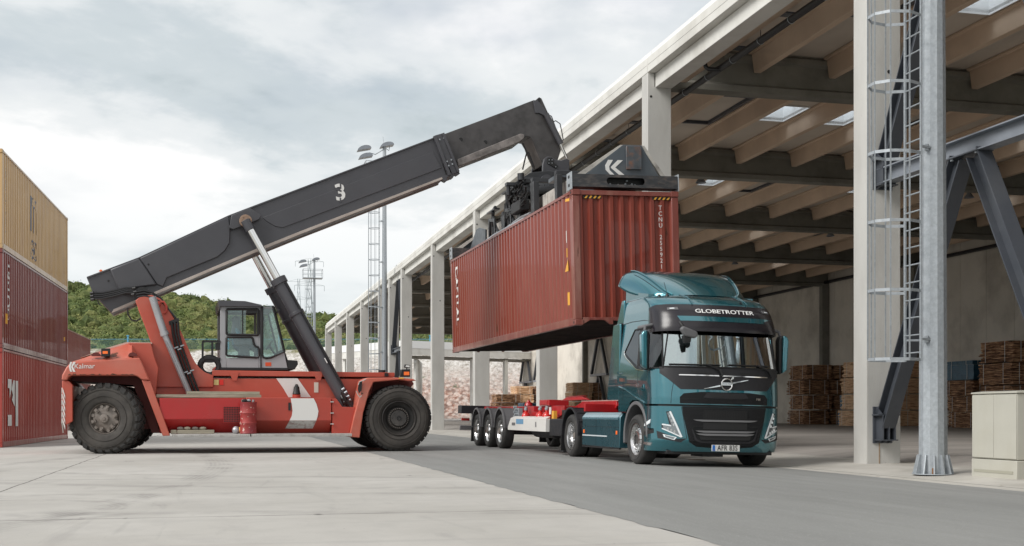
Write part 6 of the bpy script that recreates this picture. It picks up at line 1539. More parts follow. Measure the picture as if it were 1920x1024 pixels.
for x in (-.55, .55):
    b = MB(); b.box(x - .26, x + .26, 1.1, 1.6, 1.45, 1.6); b.box(x - .25, x + .25, 1.5, 1.66, 1.6, 2.2); b.box(x - .15, x + .15, 1.5, 1.62, 2.2, 2.4); b.build('seat', mat('truck_seat', (.05, .05, .055), .9), tk, bevel=.04, seg=3)
for sg in (1,):
    b = MB(); b.grid(lambda u, v: (sg * (.98 - .02 * math.cos(u * 40)), .72 + u * .22 , 1.75 + v * .72), 24, 2); b.build('curtain', mat('grey_curtain', (.42, .47, .42), .9), tk)
b = MB(); b.box(-.82, -.3, .66, .74, 2.32, 2.44); b.box(.3, .82, .66, .74, 2.32, 2.44); b.build('sun_blind', M_GPL, tk, bevel=.01)
# glass
frows('windscreen', [(1.735, -1.07, 1.07), (2.44, -1.03, 1.03)], .004, M_WS, nx=40, nz=12, th=.004)
b = MB(); pts = [fp(x, 1.735, .008) for x in [-1.07 + 2.14 * k / 24 for k in range(25)]] + [fp(1.07 - .04 * k / 5, 1.735 + .7 * k / 5, .008) for k in range(1, 6)] + [fp(x, 2.44, .008) for x in [1.03 - 2.06 * k / 24 for k in range(1, 25)]] + [fp(-1.03 - .04 * k / 5, 2.44 - .7 * k / 5, .008) for k in range(1, 5)]
b.tube(pts, .016, 6, closed=True); b.build('windscreen_seal', M_BLACK, tk)
for sg in (-1, 1):
    for nm, pl_ in (('door_window', [(.48, 1.71), (.56, 2.33), (.60, 2.415), (1.28, 2.43), (1.28, 1.72), (1.0, 1.71)]), ('rear_side_window', [(1.33, 1.735), (1.33, 2.43), (1.62, 2.44), (2.05, 2.05), (2.0, 2.0)])):
        b = MB(); P = []
        for i in range(len(pl_)):
            (a0, c0), (a1, c1) = pl_[i], pl_[(i + 1) % len(pl_)]; k = max(1, int(math.hypot(a1 - a0, c1 - c0) / .07)); P += [(a0 + (a1 - a0) * t / k, c0 + (c1 - c0) * t / k) for t in range(k)]
        b.v = [(sg * (sidex(y, z) + .002), y, z) for y, z in P]; b.f = [tuple(range(len(P)))]; 
        w_ = b.build(nm, M_SGL, tk)
        b = MB(); b.tube([(sg * (sidex(y, z) + .003), y, z) for y, z in P], .014, 5, closed=True); b.build('window_seal', M_BLACK, w_)
    b = MB(); b.tube([(sg * (sidex(y, z) + .008), y, z) for y, z in ((2.07, 2.07), (2.05, 2.0), (1.9, 1.92), (1.33, 1.705), (1.0, 1.68))], .013, 6); b.build('window_trim', M_CHROME, tk)
# -- front mask, grille
frows('front_mask', [(1.345, -.80, .80), (1.352, -.82, .82), (1.62, -1.115, 1.115), (1.73, -1.115, 1.115)], .006, M_DPL, nx=48, nz=8)
for x in (-.62, .62):
    fpoly('mask_joint', [(x - .004, 1.35), (x + .004, 1.35), (x + .004, 1.72), (x - .004, 1.72)], .0085, M_BLACK)
b = MB(); b.v = []
fpoly('chrome_line', [(-.84, 1.590), (-.83, 1.583), (.83, 1.577), (.88, 1.583), (.87, 1.596), (-.82, 1.602)], .016, M_CHROME, th=.012)
fpoly('washer_vent', [(-.64, 1.66), (-.30, 1.655), (-.27, 1.625), (-.62, 1.63)], .014, M_BLACK); fpoly('washer_vent', [(.27, 1.655), (.64, 1.65), (.62, 1.62), (.28, 1.625)], .014, M_BLACK)
# iron mark with its diagonal
b = MB(); cx_, cz_ = 0, 1.445
b.tube([(.100 * math.cos(a), front(0, 1.45) - .032, cz_ + .100 * math.sin(a)) for a in [math.tau * k / 36 for k in range(36)]], .014, 8, closed=True)
b.prism([(.07, 1.535), (.098, 1.563), (.088, 1.578), (.128, 1.578), (.128, 1.538), (.113, 1.548), (.085, 1.52)], front(0, 1.45) - .036, front(0, 1.45) - .026)
for s_ in (1, -1):
    x0, x1 = s_ * .118, s_ * .42; z0, z1 = cz_ + s_ * .026, cz_ + s_ * .085
    n = 6
    for k in range(n):
        t0, t1 = k / n, (k + 1) / n; xa, xb = x0 + (x1 - x0) * t0, x0 + (x1 - x0) * t1; za, zb_ = z0 + (z1 - z0) * t0, z0 + (z1 - z0) * t1; w0, w1 = .014 * (1 - t0 * .7), .014 * (1 - t1 * .7)
        v = [(xa, front(xa, za) - .022, za - w0), (xb, front(xb, zb_) - .022, zb_ - w1), (xb, front(xb, zb_) - .022, zb_ + w1), (xa, front(xa, za) - .022, za + w0)]; v += [(x, y + .014, z) for x, y, z in v]
        f = [(0, 1, 2, 3), (0, 4, 5, 1), (2, 6, 7, 3)]
        b.add(v, f if s_ > 0 else [g[::-1] for g in f])
b.prism([(-.098, 1.428), (.098, 1.428), (.098, 1.476), (-.098, 1.476)], front(0, 1.45) - .030, front(0, 1.45) - .022)
b.build('emblem', M_CHROME, tk)
text('VOLVO', 'lettering', plain('navy_letters', (.02, .03, .07), .4), tk, lambda u, v, w: (u, front(0, 1.45) - .0315 - w, 1.452 + v), .046, .001)
up_ = [(-.82, 1.10), (.82, 1.10), (.825, 1.21), (.76, 1.275), (.45, 1.305), (-.45, 1.305), (-.76, 1.275), (-.825, 1.21)]
fpoly('upper_grille', up_, .008, M_DPM)
fpoly('grille_frame', [(-.36, 1.29), (.36, 1.29), (.42, 1.21), (.30, 1.195), (-.30, 1.195), (-.42, 1.21)], .014, M_DPL, th=.01); 
for a, e in ((-.27, -.03), (.03, .27)): fpoly('air_intake', [(a, 1.212), (e, 1.212), (e, 1.27), (a, 1.27)], .018, M_BLACK, th=.004)
text('FM', 'lettering', M_CHROME, tk, lambda u, v, w: (.615 + u, front(.615, 1.19) - .026 - w + (u * .35), 1.195 + v), .06, .002, 1.3, .001)
lg = [(1.048, -.79, .79), (.90, -.775, .775), (.50, -.68, .68), (.42, -.64, .64), (.355, -.50, .50), (.34, -.2, .2), (.325, -.18, .18)]
frows('lower_grille', [(.345, -.30, .30), (.36, -.52, .52), (.44, -.655, .655), (.90, -.765, .765), (1.048, -.785, .785)], .010, M_DPM, nx=30, nz=12, th=.02)
# hexagon-like texture of the grille in rows of little bars
b = MB()
def bar(x0, x1, z, off, hgt, d=.008):
    for (xa, xb) in ((x0, (x0 + x1) / 2), ((x0 + x1) / 2, x1)):
        v = [fp(xa, z - hgt / 2, off), fp(xb, z - hgt / 2, off), fp(xb, z + hgt / 2, off), fp(xa, z + hgt / 2, off)]; v += [(x, y + d, zz) for x, y, zz in v]; b.add(v, [(0, 1, 2, 3), (0, 4, 5, 1), (1, 5, 6, 2), (2, 6, 7, 3), (3, 7, 4, 0)])
k = 0; z = .40
while z < 1.03:
    hw_ = itp([(.36, .50), (.44, .64), (.90, .75), (1.05, .77)], z); x = -hw_ + (.0 if k % 2 else .022)
    while x < hw_ - .03:
        if not (abs(x) < .43 and .70 < z < .99) and not (abs(x) < .60 and .44 < z < .70): bar(x, x + .030, z, .018, .010)
        x += .044
    z += .022; k += 1
z = 1.115; k = 0
while z < 1.20:
    x = -.79 + (0 if k % 2 else .022)
    while x < .77:
        if abs(x + .015 - .615) > .12: bar(x, x + .03, z, .016, .010)
        x += .044
    z += .022; k += 1
b.build('grille_mesh', M_DPL, tk)
fpoly('radiator_opening', [(-.42, .84), (.40, .84), (.40, .985), (-.42, .985)], .016, M_BLACK, th=.004); fpoly('radiator_opening', [(-.42, .66), (.40, .66), (.40, .78), (-.42, .78)], .016, M_BLACK, th=.004)
b = MB()
for k in range(28): x = -.41 + k * .03; v = [fp(x, .845, .022), fp(x + .006, .845, .022), fp(x + .006, .98, .022), fp(x, .98, .022)]; b.add(v, [(0, 1, 2, 3)])
b.build('radiator_fin', M_DPM, tk)
for z in (.815, .625, .575):
    L = .60 if z > .8 else .55 - (.6 - z) * .3
    fpoly('grille_bar', [(-L, z + .012), (-L + .05, z - .008), (-L + .16, z - .022), (L - .16, z - .022), (L - .05, z - .008), (L, z + .012), (L - .15, z + .012), (-L + .15, z + .012)], .034, M_BAR, th=.03)
fpoly('lower_intake', [(-.62, .66), (-.56, .47), (-.46, .43), (.46, .43), (.56, .47), (.62, .66), (.60, .66), (.53, .49), (.44, .455), (-.44, .455), (-.53, .49), (-.60, .66)], .024, M_DPL, th=.02)
fpoly('lower_intake', [(-.50, .60), (.50, .60), (.46, .48), (-.46, .48)], .014, M_BLACK, th=.004)
fpoly('tow_cover', [(-.17, .43), (.17, .43), (.19, .35), (-.19, .35)], .026, M_DPL, th=.02)
fpoly('seam', [(-.700, .50), (-.694, .50), (-.625, .27), (-.631, .27)], .002, M_BLACK, both=True)
fpoly('seam', [(-.800, 1.04), (-.792, 1.04), (-.694, .50), (-.702, .50)], .004, M_BLACK, both=True)
# plate
b = MB(); b.box(-.26, .26, front(0, .34) - .065, front(0, .34) - .040, .285, .395); pt = b.build('number_plate', plain('plate_white', (.66, .66, .64), .45), tk, bevel=.004)
b = MB(); b.box(-.256, -.205, front(0, .34) - .0675, front(0, .34) - .0655, .289, .391); b.build('plate_band', plain('plate_blue', (.01, .14, .5), .4), pt)
text('AFR 83S', 'lettering', M_BLACK, pt, lambda u, v, w: (.027 + u, front(0, .34) - .0675 - w, .340 + v), .128, .001, .80, .0012, spacing=1.08)
text('S', 'lettering', M_YEL, pt, lambda u, v, w: (-.231 + u, front(0, .34) - .069 - w, .305 + v), .03, .001)
# headlamps
for sg in (-1, 1):
    hl = empty('headlight', parent=tk); F_ = lambda pts: [(sg * abs(x), z) for x, z in pts]
    fpoly('lamp_housing', F_([(1.03, .955), (.955, .965), (.765, .515), (.81, .51), (1.085, .655), (1.09, .735), (.975, .715)]), .006, M_DPL, hl)
    fpoly('lens', F_([(1.015, .935), (.965, .95), (.80, .56), (.83, .54), (1.06, .665), (1.07, .72), (.94, .70)]), .011, M_LENS, hl, th=.008)
    fpoly('led_strip', F_([(.985, .955), (.958, .962), (.77, .522), (.80, .512), (1.08, .652), (1.08, .672), (.812, .542)]), .016, M_LED, hl, th=.006)
    fpoly('led_strip', F_([(1.085, .735), (1.07, .745), (.955, .725), (.945, .70), (1.075, .722)]), .016, M_LED, hl, th=.006)
    for (x, z) in ((.975, .87), (.945, .80), (.915, .73), (1.0, .66), (.95, .635), (.90, .61)):
        b = MB(); y = front(x, z) - .013; b.cyl((sg * x, y + .006, z), (sg * x, y - .003, z), .024, n=12); b.build('reflector', M_CHROME, hl)
    fpoly('lower_trim', F_([(1.15, .62), (1.135, .49), (.80, .43), (.70, .495), (.86, .49), (1.10, .60)]), .004, M_DPL)
    fl = fpoly('fog_light', F_([(1.07, .565), (.86, .515), (.90, .465), (1.05, .515)]), .008, M_LED, th=.006)
    fpoly('lens', F_([(1.04, .550), (.89, .512), (.915, .480), (1.03, .52)]), .010, M_LENS, fl, th=.004)
    spoly('side_indicator', [(.66, .82), (.90, .74), (.93, .70), (.86, .695), (.68, .75)], sg, .008, M_LED)
    spoly('step_recess', [(.58, .645), (.94, .60), (.94, .53), (.58, .58)], sg, .004, M_BLACK); spoly('step_plate', [(.62, .41), (.93, .42), (.93, .375), (.66, .36)], sg, .012, M_ALU, th=.02)
# -- sun visor, lettering, marker lamps
VT = [(2.33, .11), (2.37, .15), (2.55, .13), (2.70, .08), (2.80, .02), (2.84, .004)]
def vfn(u, v):
    s = .285 + .43 * u; z = 2.355 + (2.84 - 2.355) * v; x, y, _ = ring(s, z); o = itp(VT, z) * (1 - .35 * abs(2 * u - 1) ** 3); k = abs(2 * u - 1) ** 6
    return (x * (1 + .02 * (1 - v)), y - o, z + .0 - .02 * k)
b = MB(); b.slabgrid(vfn, 60, 10, (0, .012, 0)); b.build('sun_visor', M_GLOSS, tk)
def vz(x, z, e=.004): w_ = itp(WT, z); return front(x, z) - itp(VT, z) * (1 - .35 * (min(1, abs(x) / w_)) ** 6) - e
b = MB(); b.slabgrid(lambda u, v: (-.80 + (1.82 + .06 * v) * u + (-.06 * v if 0 else -.05 * v), vz(-.80 + 1.82 * u, 2.535 + .085 * v, .006), 2.535 + .085 * v), 40, 1, (0, .006, 0)); b.build('visor_stripe', M_TEAL, tk)
text('GLOBETROTTER', 'lettering', plain('letter_silver', (.75, .75, .74), .35), tk, lambda u, v, w: (.03 + u + v * .05, vz(.03 + u, 2.715 + v, .006) - w, 2.715 + v), .100, .002, 1.50, .0012, spacing=1.0)
for sg in (-1, 1):
    b = MB(); l_ = mapped('marker_lamp', [(sg * .80, 2.785), (sg * .96, 2.775), (sg * .97, 2.73), (sg * .80, 2.735)], lambda x, z, dd: (x, vz(x, z, .012) + dd, z), .02, M_GPL); mapped('lens', [(sg * .86, 2.77), (sg * .93, 2.765), (sg * .93, 2.75), (sg * .86, 2.752)], lambda x, z, dd: (x, vz(x, z, .018) + dd, z), .006, M_LED, l_)
# roof: dark hatch, ribs, aerial, deflector
b = MB(); b.slabgrid(lambda u, v: (-.42 + .84 * u, 0, 0) if 0 else (-.40 + .85 * u, itp([(2.88, 0.58), (2.95, .70), (3.02, .92), (3.07, 1.2)], 2.88 + .19 * v) - .006, 2.885 + .192 * v), 10, 6, (0, .01, 0)); b.build('roof_hatch', M_GLOSS, tk)
for x in (-.52, .52):
    b = MB(); b.tube([(x, itp([(2.86, 0.52), (2.95, .68), (3.02, .90), (3.07, 1.17)], z), z + .01) for z in (2.86, 2.92, 2.98, 3.03, 3.065)], .009, 6); b.build('roof_rib', M_TEAL, tk)
b = MB(); b.lathe([(.0, .07), (.02, .06), (.045, 0), (0, 0)], (-.80, 1.02, 3.0), 'z', 12); b.lathe([(.0, .07), (.02, .06), (.045, 0), (0, 0)], (-.92, 1.1, 2.99), 'z', 12); b.tube([(-.80, 1.02, 3.05), (-.83, 1.10, 3.27)], .005, 5); b.build('aerial', M_BLACK, tk)
def dfn(u, v):
    s = 2 * u - 1; e = abs(s); w = .78 + .38 * v ** .5
    yc, yb = 1.06 + 1.40 * v, 1.30 + 1.26 * v; zt = 3.07 + .57 * (1 - (1 - v) ** 1.6); zb = 3.06 + .10 * v + .20 * v ** 3
    s = math.copysign(1 - (1 - e) ** 1.7, s); e = abs(s); q = e ** 18; return (w * s * (1 + .0 * q), yc + (yb - yc) * e ** 3, zt + (zb - zt) * q - .03 * e ** 3 * (1 - q))
b = MB(); b.slabgrid(dfn, 64, 14, (0, .025, -.02)); b.build('air_deflector', M_TEAL, tk, sharp=60)
for u_ in (.19, .81):
    b = MB(); b.tube([Vector(dfn(u_, k / 10)) + Vector((0, -.012, .010)) for k in range(11)], .017, 6); b.build('deflector_rib', M_TEAL, tk)
b = MB(); b.tube([Vector(dfn(.14, k / 6 * .75)) + Vector((0, -.003, .002)) for k in range(7)], .005, 5); b.build('panel_gap', M_BLACK, tk)
for sg in (-1, 1):
    b = MB(); b.prism([(2.50, 3.0), (2.50, 3.34), (2.1, 3.18), (1.35, 3.08), (1.35, 3.0)], sg * .92, sg * 1.03, 'x'); b.build('deflector_side', M_TEAL, tk)
    b = MB(); fz = [(2.30, 3.05), (2.50, 2.98), (2.68, 2.58), (2.90, 1.24), (2.90, 1.16), (2.30, 1.16)]; b.prism([(y, z) for y, z in [(2.27, 2.61), (2.65, 2.61), (2.40, 3.04), (2.27, 3.04)]], sg * 1.11, sg * 1.150, 'x'); b.prism([(2.29, 1.17), (2.93, 1.17), (2.93, 1.3), (2.665, 2.60), (2.29, 2.60)], sg * 1.175, sg * 1.215, 'x'); b.build('side_fairing', M_TEAL, tk, bevel=.012)
    # panel lines
    b = MB(); b.tube([(sg * (sidex(y, z) + .001), y, z) for y, z in [(2.28, 2.585), (1.8, 2.60), (1.2, 2.585), (.9, 2.55), (.75, 2.49), (.62, 2.44)]], .006, 5); b.tube([(sg * (sidex(y, 2.59) + .001), y, 2.59) for y in (.62, .5, .44)], .004, 5)
    ds = [(1.30, 1.71), (1.30, 1.45), (1.22, 1.25), (1.05, 1.13)]; b.tube([(sg * (sidex(y, z) + .001), y, z) for y, z in ds], .0045, 5)
    b.tube([(sg * (sidex(y, z) + .001), y, z) for y, z in [(1.42, 1.46), (2.05, 1.48)]], .005, 5); b.tube([(sg * (sidex(y, z) + .001), y, z) for y, z in [(2.05, 1.15), (2.05, 1.60)]], .004, 5); b.tube([(sg * (sidex(.36, z) + .001), .36, z) for z in (1.1, 1.3, 1.5, 1.68)], .005, 5); b.build('panel_gap', M_BLACK, tk)
    b = MB(); b.tube([(sg * (itp(WT, 1.3) + .004), y, z) for y, z in [(2.26, 1.42), (1.9, 1.36), (1.4, 1.22), (1.0, 1.13), (.93, 1.10)]], .012, 6); b.build('body_crease', M_TEAL, tk)
    b = MB(); b.tube([(sg * 1.226, 1.02 + .045 * math.cos(a), 1.375 + .06 * math.sin(a)) for a in [math.tau * k / 16 for k in range(16)]], .010, 6, closed=True); b.box(sg * 1.222, sg * 1.24, .97, 1.08, 1.35, 1.37); b.build('door_handle', M_TEAL, tk)
    text('500', 'lettering', M_CHROME, tk, lambda u, v, w: (sg * (1.2215 + w), 1.33 - sg * -u * (1 if sg < 0 else 1) if 0 else (1.33 - u if sg < 0 else 1.33 + u), 1.42 + v), .085, .002, 1.1)
    # wheel arch trim, small fender, side skirt
    b = MB(); arc = [(1.37 + .60 * math.cos(a), .50 + .64 * math.sin(a)) for a in [R(-12 + 192 * k / 24) for k in range(25)]]; inn = [(1.37 + .535 * math.cos(a), .50 + .575 * math.sin(a)) for a in [R(-12 + 192 * k / 24) for k in range(25)]]
    b.prism(arc + inn[::-1], sg * 1.232, sg * .95, 'x'); b.build('arch_trim', M_GPL, tk, bevel=.01)
    b = MB(); b.prism([(1.90, .95), (2.30, .95), (2.30, 1.18), (1.80, 1.18), (1.7, 1.08)], sg * 1.0, sg * 1.215, 'x'); b.prism([(.94, 1.04), (.94, 1.16), (1.06, 1.16), (.98, 1.0)], sg * 1.0, sg * 1.218, 'x'); b.build('arch_fill', M_TEAL, tk)
    b = MB(); b.box(sg * .75, sg * .85, .95, 1.95, .5, 1.15); b.box(sg * .8, sg * 1.19, 1.94, 1.96, .35, 1.1); b.build('wheel_liner', M_BLACK, tk)
    b = MB(); b.prism([(sg * 1.215, .27), (sg * 1.215, .845), (sg * 1.15, .925), (sg * .80, .925), (sg * .80, .27)], 2.20, 4.42, 'y'); sk_ = b.build('side_skirt', M_TEALB, tk, bevel=.014)
    b = MB(); b.prism([(sg * 1.222, .80), (sg * 1.222, .84), (sg * 1.14, .935), (sg * 1.0, .935), (sg * 1.0, .93), (sg * 1.13, .925)], 2.30, 4.42, 'y'); b.build('skirt_top', mat('skirt_top_sheen', (.16, .30, .36), .22, metal=.4, coat=1.), sk_)  # paler teal paints the bright sky reflection onto the skirt chamfer
    b = MB(); b.box(sg * 1.216, sg * 1.224, 2.9, 4.38, .466, .490); b.build('skirt_strip', plain('strip_silver', (.55, .6, .62), .3), sk_)
    b = MB(); b.box(sg * 1.2155, sg * 1.218, 2.22, 4.40, .655, .660); b.box(sg * 1.2155, sg * 1.218, 3.55, 3.554, .28, .84); b.box(sg * 1.18, sg * 1.218, 2.21, 4.41, .24, .27); b.build('panel_gap', M_BLACK, sk_)
    for y in (2.36, 4.30): b = MB(); b.box(sg * 1.2155, sg * 1.225, y - .035, y + .035, .52, .59); b.build('side_marker', M_ORL, sk_, bevel=.004)
    # mirrors
    mr = empty('wing_mirror', (-sg * .13, .18, 0), parent=tk)
    b = MB(); b.prism([(sg * 1.37, 1.70), (sg * 1.40, 1.66), (sg * 1.52, 1.75), (sg * 1.54, 2.30), (sg * 1.50, 2.38), (sg * 1.39, 2.36), (sg * 1.36, 2.28)], .50, .66, 'y'); b.build('mirror_housing', M_BLACK, mr, bevel=.035, seg=3)
    b = MB(); b.prism([(sg * 1.42, 1.68), (sg * 1.52, 1.74), (sg * 1.545, 2.28), (sg * 1.51, 2.36), (sg * 1.43, 2.37)], .455, .60, 'y'); b.build('mirror_cap', M_TEAL, mr, bevel=.03, seg=3)
    b = MB(); b.tube([(sg * 1.44, .60, 2.34), (sg * 1.42, .62, 2.44), (sg * 1.30, .62, 2.475), (sg * 1.18, .60, 2.47), (sg * 1.10, .62, 2.42)], .03, 8); b.tube([(sg * 1.38, .6, 1.72), (sg * 1.28, .62, 1.66), (sg * 1.20, .64, 1.62)], .035, 8); b.build_each('mirror_arm', M_GPL, mr)
b = MB(); b.prism([(-1.25, 2.44), (-1.22, 2.50), (-1.08, 2.49), (-1.06, 2.43), (-1.15, 2.40)], .80, 1.35, 'y'); b.build('kerb_mirror', M_GPL, tk, bevel=.03, seg=3)
b = MB(); b.prism([(-.93, 2.36), (-.88, 2.42), (-.62, 2.33), (-.60, 2.26), (-.66, 2.21), (-.84, 2.24)], .06, .16, 'y'); fm_ = b.build('front_mirror', M_GPL, tk, bevel=.03, seg=3)
b = MB(); b.prism([(-.88, 2.26), (-.72, 2.22), (-.73, 2.14), (-.84, 2.13)], .08, .18, 'y'); b.tube([(-.86, .12, 2.4), (-.90, .2, 2.5)], .03); b.build_each('mirror_foot', M_BLACK, fm_, bevel=.015)
for x0, x1, z0, z1 in ((-.98, .0, 1.76, 1.70), (.05, .98, 1.77, 1.70)):
    b = MB(); b.tube([fp(x0 + (x1 - .1 - x0) * k / 6, z0 + .012, .03) for k in range(7)], .011, 6); b.tube([fp(x1 - .35, z0 + .01, .04), fp(x1 - .15, 1.70, .05), fp(x1 - .10, 1.63, .045)], .016, 6); b.beam(fp(x1 - .13, 1.70, .045), fp(x1 - .08, 1.58, .045), .05, .03); b.build('wiper', M_BLACK, tk)
# -- wheels
def road_wheel(kind):
    w = empty('wheel'); r, ri, wd = .45, .292, .29
    b = MB(); b.lathe([(ri, .04), (ri + .012, .005), (ri + .05, -.006), (r * .82, -.012), (r * .93, .0), (r * .985, .03), (r, .06), (r, wd - .06), (r * .985, wd - .03), (r * .9, wd), (ri, wd - .04)], axis='x', n=64); ty = b.build('tyre', M_TTYRE, w, sharp=50, recalc=True)
    b = MB()
    for x in (.075, .12, .165, .21): b.lathe([(r + .0012, x), (r + .0012, x + .008)], axis='x', n=64)
    b.lathe([(r * .80, -.0125), (r * .81, -.017), (r * .82, -.0125)], axis='x', n=64); b.build('tread_groove', M_BLACK, ty)
    m_ = M_ALU; b = MB()
    if kind == 'steer': pr = [(ri + .004, .02), (ri, .012), (ri - .012, .012), (.262, .055), (.25, .075), (.225, .07), (.185, .045), (.16, .035), (.155, .02), (.12, .015), (.115, .05), (0, .05)]
    elif kind == 'drive': pr = [(ri + .004, .02), (ri, .010), (ri - .012, .012), (.27, .05), (.262, .17), (.24, .185), (.16, .19), (.15, .15), (.10, .12), (.095, .10), (0, .10)]
    else: pr = [(ri + .004, .02), (ri, .012), (ri - .012, .015), (.265, .04), (.25, .06), (.20, .055), (.165, .075), (.13, .07), (.10, .03), (.095, .0), (0, -.005)]
    b.lathe(pr, axis='x', n=48); rim = b.build('rim', m_, w, sharp=40, recalc=True)
    q = MB()
    for k in range(10):
        a = math.tau * k / 10; c, s = math.cos(a), math.sin(a); rr, xx = {'steer': (.175, .042), 'drive': (.175, .19), 'trailer': (.165, .075)}[kind]
        q.cyl((xx, c * rr, s * rr), (xx - .03, c * rr, s * rr), .013, n=6)
    q.build('wheel_nut', M_CHROME, rim)
    q = MB(); nh = 10 if kind != 'trailer' else 8
    for k in range(nh):
        a = math.tau * (k + .5) / nh; c, s = math.cos(a), math.sin(a); rr, xx, hr = {'steer': (.215, .062, .021), 'drive': (.225, .185, .02), 'trailer': (.225, .054, .030)}[kind]
        q.cyl((xx + .02, c * rr, s * rr), (xx - .006, c * rr, s * rr), hr, n=12)
    q.build_each('hand_hole', M_BLACK, rim)
    q = MB(); q.cyl((.06 if kind != 'drive' else .11, 0, 0), ({'steer': .03, 'drive': .08, 'trailer': -.02}[kind], 0, 0), .085 if kind != 'drive' else .07, n=20); q.build('hub_cap', M_HUB if kind != 'steer' else M_RIMD, rim, bevel=.008)
    return w
ws_ = road_wheel('steer'); ws_.parent = tk; ws_.location = (-1.215, 1.37, .45)
c = copy_tree(ws_, tk); c.location = (1.215, 1.37, .45); c.rotation_euler = (0, 0, math.pi)
wd_ = road_wheel('drive'); wd_.parent = tk; wd_.location = (-1.215, 5.22, .45)
for x, rz in ((-.60, math.pi), (.60, 0), (1.215, math.pi)): c = copy_tree(wd_, tk); c.location = (x, 5.22, .45); c.rotation_euler = (0, 0, rz)
b = MB(); b.cyl((-1.1, 1.37, .45), (1.1, 1.37, .45), .08); b.cyl((-1.1, 5.22, .45), (1.1, 5.22, .45), .10); b.lathe([(0, -.25), (.2, -.15), (.24, 0), (.2, .15), (0, .25)], (0, 5.2, .47), 'x', 16); b.build('axle', M_BLACK, tk)
b = MB(); b.box(-.45, -.37, .9, 6.3, .68, .92); b.box(.37, .45, .9, 6.3, .68, .92); b.box(-.5, .5, .9, 1.6, .35, .7); b.box(-.7, .7, 1.6, 2.3, .32, .9); b.box(-.55, .55, 3.9, 4.0, .6, .9); b.build('chassis_frame', M_BLACK, tk)
b = MB(); b.box(-1.0, 1.0, .42, .9, .22, .29); b.box(-.3, .1, .5, 1.0, .18, .24); b.build('underrun_bar', M_BLACK, tk, bevel=.01)
for sg in (-1, 1):
    b = MB(); n = 16; arc = []; inn = []
    for k in range(n + 1): a = R(-2 + 184 * k / n); e = .0; arc.append((5.22 + .57 * math.cos(a), .47 + .57 * math.sin(a))); inn.append((5.22 + .545 * math.cos(a), .47 + .545 * math.sin(a)))
    b.prism(arc + inn[::-1], sg * 1.24, sg * .60, 'x'); b.prism([(y, z) for y, z in [(5.22 + .585 * math.cos(R(4 + 172 * k / n)), .47 + .585 * math.sin(R(4 + 172 * k / n))) for k in range(n + 1)]] + [(5.22 + .55 * math.cos(R(4 + 172 * k / n)), .47 + .55 * math.sin(R(4 + 172 * k / n))) for k in range(n, -1, -1)], sg * 1.245, sg * 1.19, 'x')
    for k in range(6): a = R(30 + 24 * k); b.box(sg * 1.18, sg * .62, 5.22 + .578 * math.cos(a) - .015, 5.22 + .578 * math.cos(a) + .015, .47 + .578 * math.sin(a) - .012, .47 + .578 * math.sin(a) + .006)
    b.build('rear_mudguard', M_DPL, tk, bevel=.006)
    b = MB(); b.prism([(5.77, .50), (5.81, .50), (5.83, .12), (5.79, .12)], sg * 1.24, sg * .62, 'x'); b.build('mud_flap', M_BLACK, tk)
b = MB(); b.box(-.45, .45, 4.7, 5.7, 1.02, 1.10); b.lathe([(0, 1.10), (.45, 1.10), (.47, 1.13), (.0, 1.15)], (0, 5.2, 0), 'z', 32); b.build('fifth_wheel', M_BLACK, tk)
b = MB()
for k in range(3): b.tube([(-.1 + k * .1, 2.35, 1.6), (-.1 + k * .1, 2.75, 1.25 - .03 * k), (-.1 + k * .12, 3.3, 1.3), (-.1 + k * .1, 3.7, 1.25)], .02, 6)
b.build('air_hose', M_BLACK, tk)
# ------------------------------------------------------------ container trailer
tr = TRK.place(empty('container_trailer', label='empty red skeletal container trailer with three axles behind the teal truck', cat='trailer'))
M_TRED = mat('trailer_red_paint', (.42, .014, .018), .35, var=.07, scale=2, coat=.3, dirt=(.22, .02, .02), dirt_amt=.4)
b = MB()
for x in (-.5, .42): b.prism([(4.35, 1.09), (4.4, 1.20), (6.6, 1.20), (7.1, 1.10), (16.4, 1.14), (16.4, .98), (8.0, .72), (7.3, .80), (6.8, 1.02), (4.4, 1.04)], x, x + .08, 'x')
b.build('main_rail', M_TRED, tr, bevel=.006)
for y in (4.45, 6.9, 8.3, 9.8, 11.2, 12.7, 14.2, 16.2):
    b = MB(); b.box(-1.15 if y in (4.45, 16.2, 8.3) else -.9, 1.15 if y in (4.45, 16.2, 8.3) else .9, y, y + .10, .96, 1.09 if y > 6.5 else 1.12); b.build('cross_beam', M_TRED if y < 15 else M_DPL, tr, bevel=.005)
b = MB(); b.prism([(4.3, 1.21), (4.9, 1.215), (6.7, 1.215), (6.72, 1.20), (4.3, 1.19)], -.5, .5, 'x'); b.build('gooseneck_plate', mat('gooseneck_pale', (.50, .30, .27), .4, var=.2), tr)
b = MB(); b.prism([(4.9, 1.21), (5.3, 1.28), (6.4, 1.28), (6.8, 1.21)], -.95, -.87, 'x'); b.prism([(5.2, 1.285), (6.3, 1.285), (6.3, 1.30), (5.2, 1.30)], -.96, -.86, 'x'); b.build('front_lock_arm', M_TRED, tr, bevel=.008)
b = MB(); b.box(-1.0, -.52, 7.55, 8.35, 1.11, 1.24); b.box(-1.01, -1.0, 7.7, 8.2, 1.13, 1.22); b.build('lock_box', M_TRED, tr, bevel=.008)
b = MB(); b.lathe([(.11, 0), (.10, .03), (.09, .07), (.05, .09), (.035, .13), (0, .14)], (-.8, 10.0, 1.12), 'z', 20); b.build('twist_lock', M_TRED, tr)
b = MB(); b.prism([(9.6, .95), (9.6, 1.1), (6.6, 1.1), (6.6, .93), (7.2, .80), (8.6, .80)], -.93, -.88, 'x'); b.build('side_web', M_TRED, tr, bevel=.006)
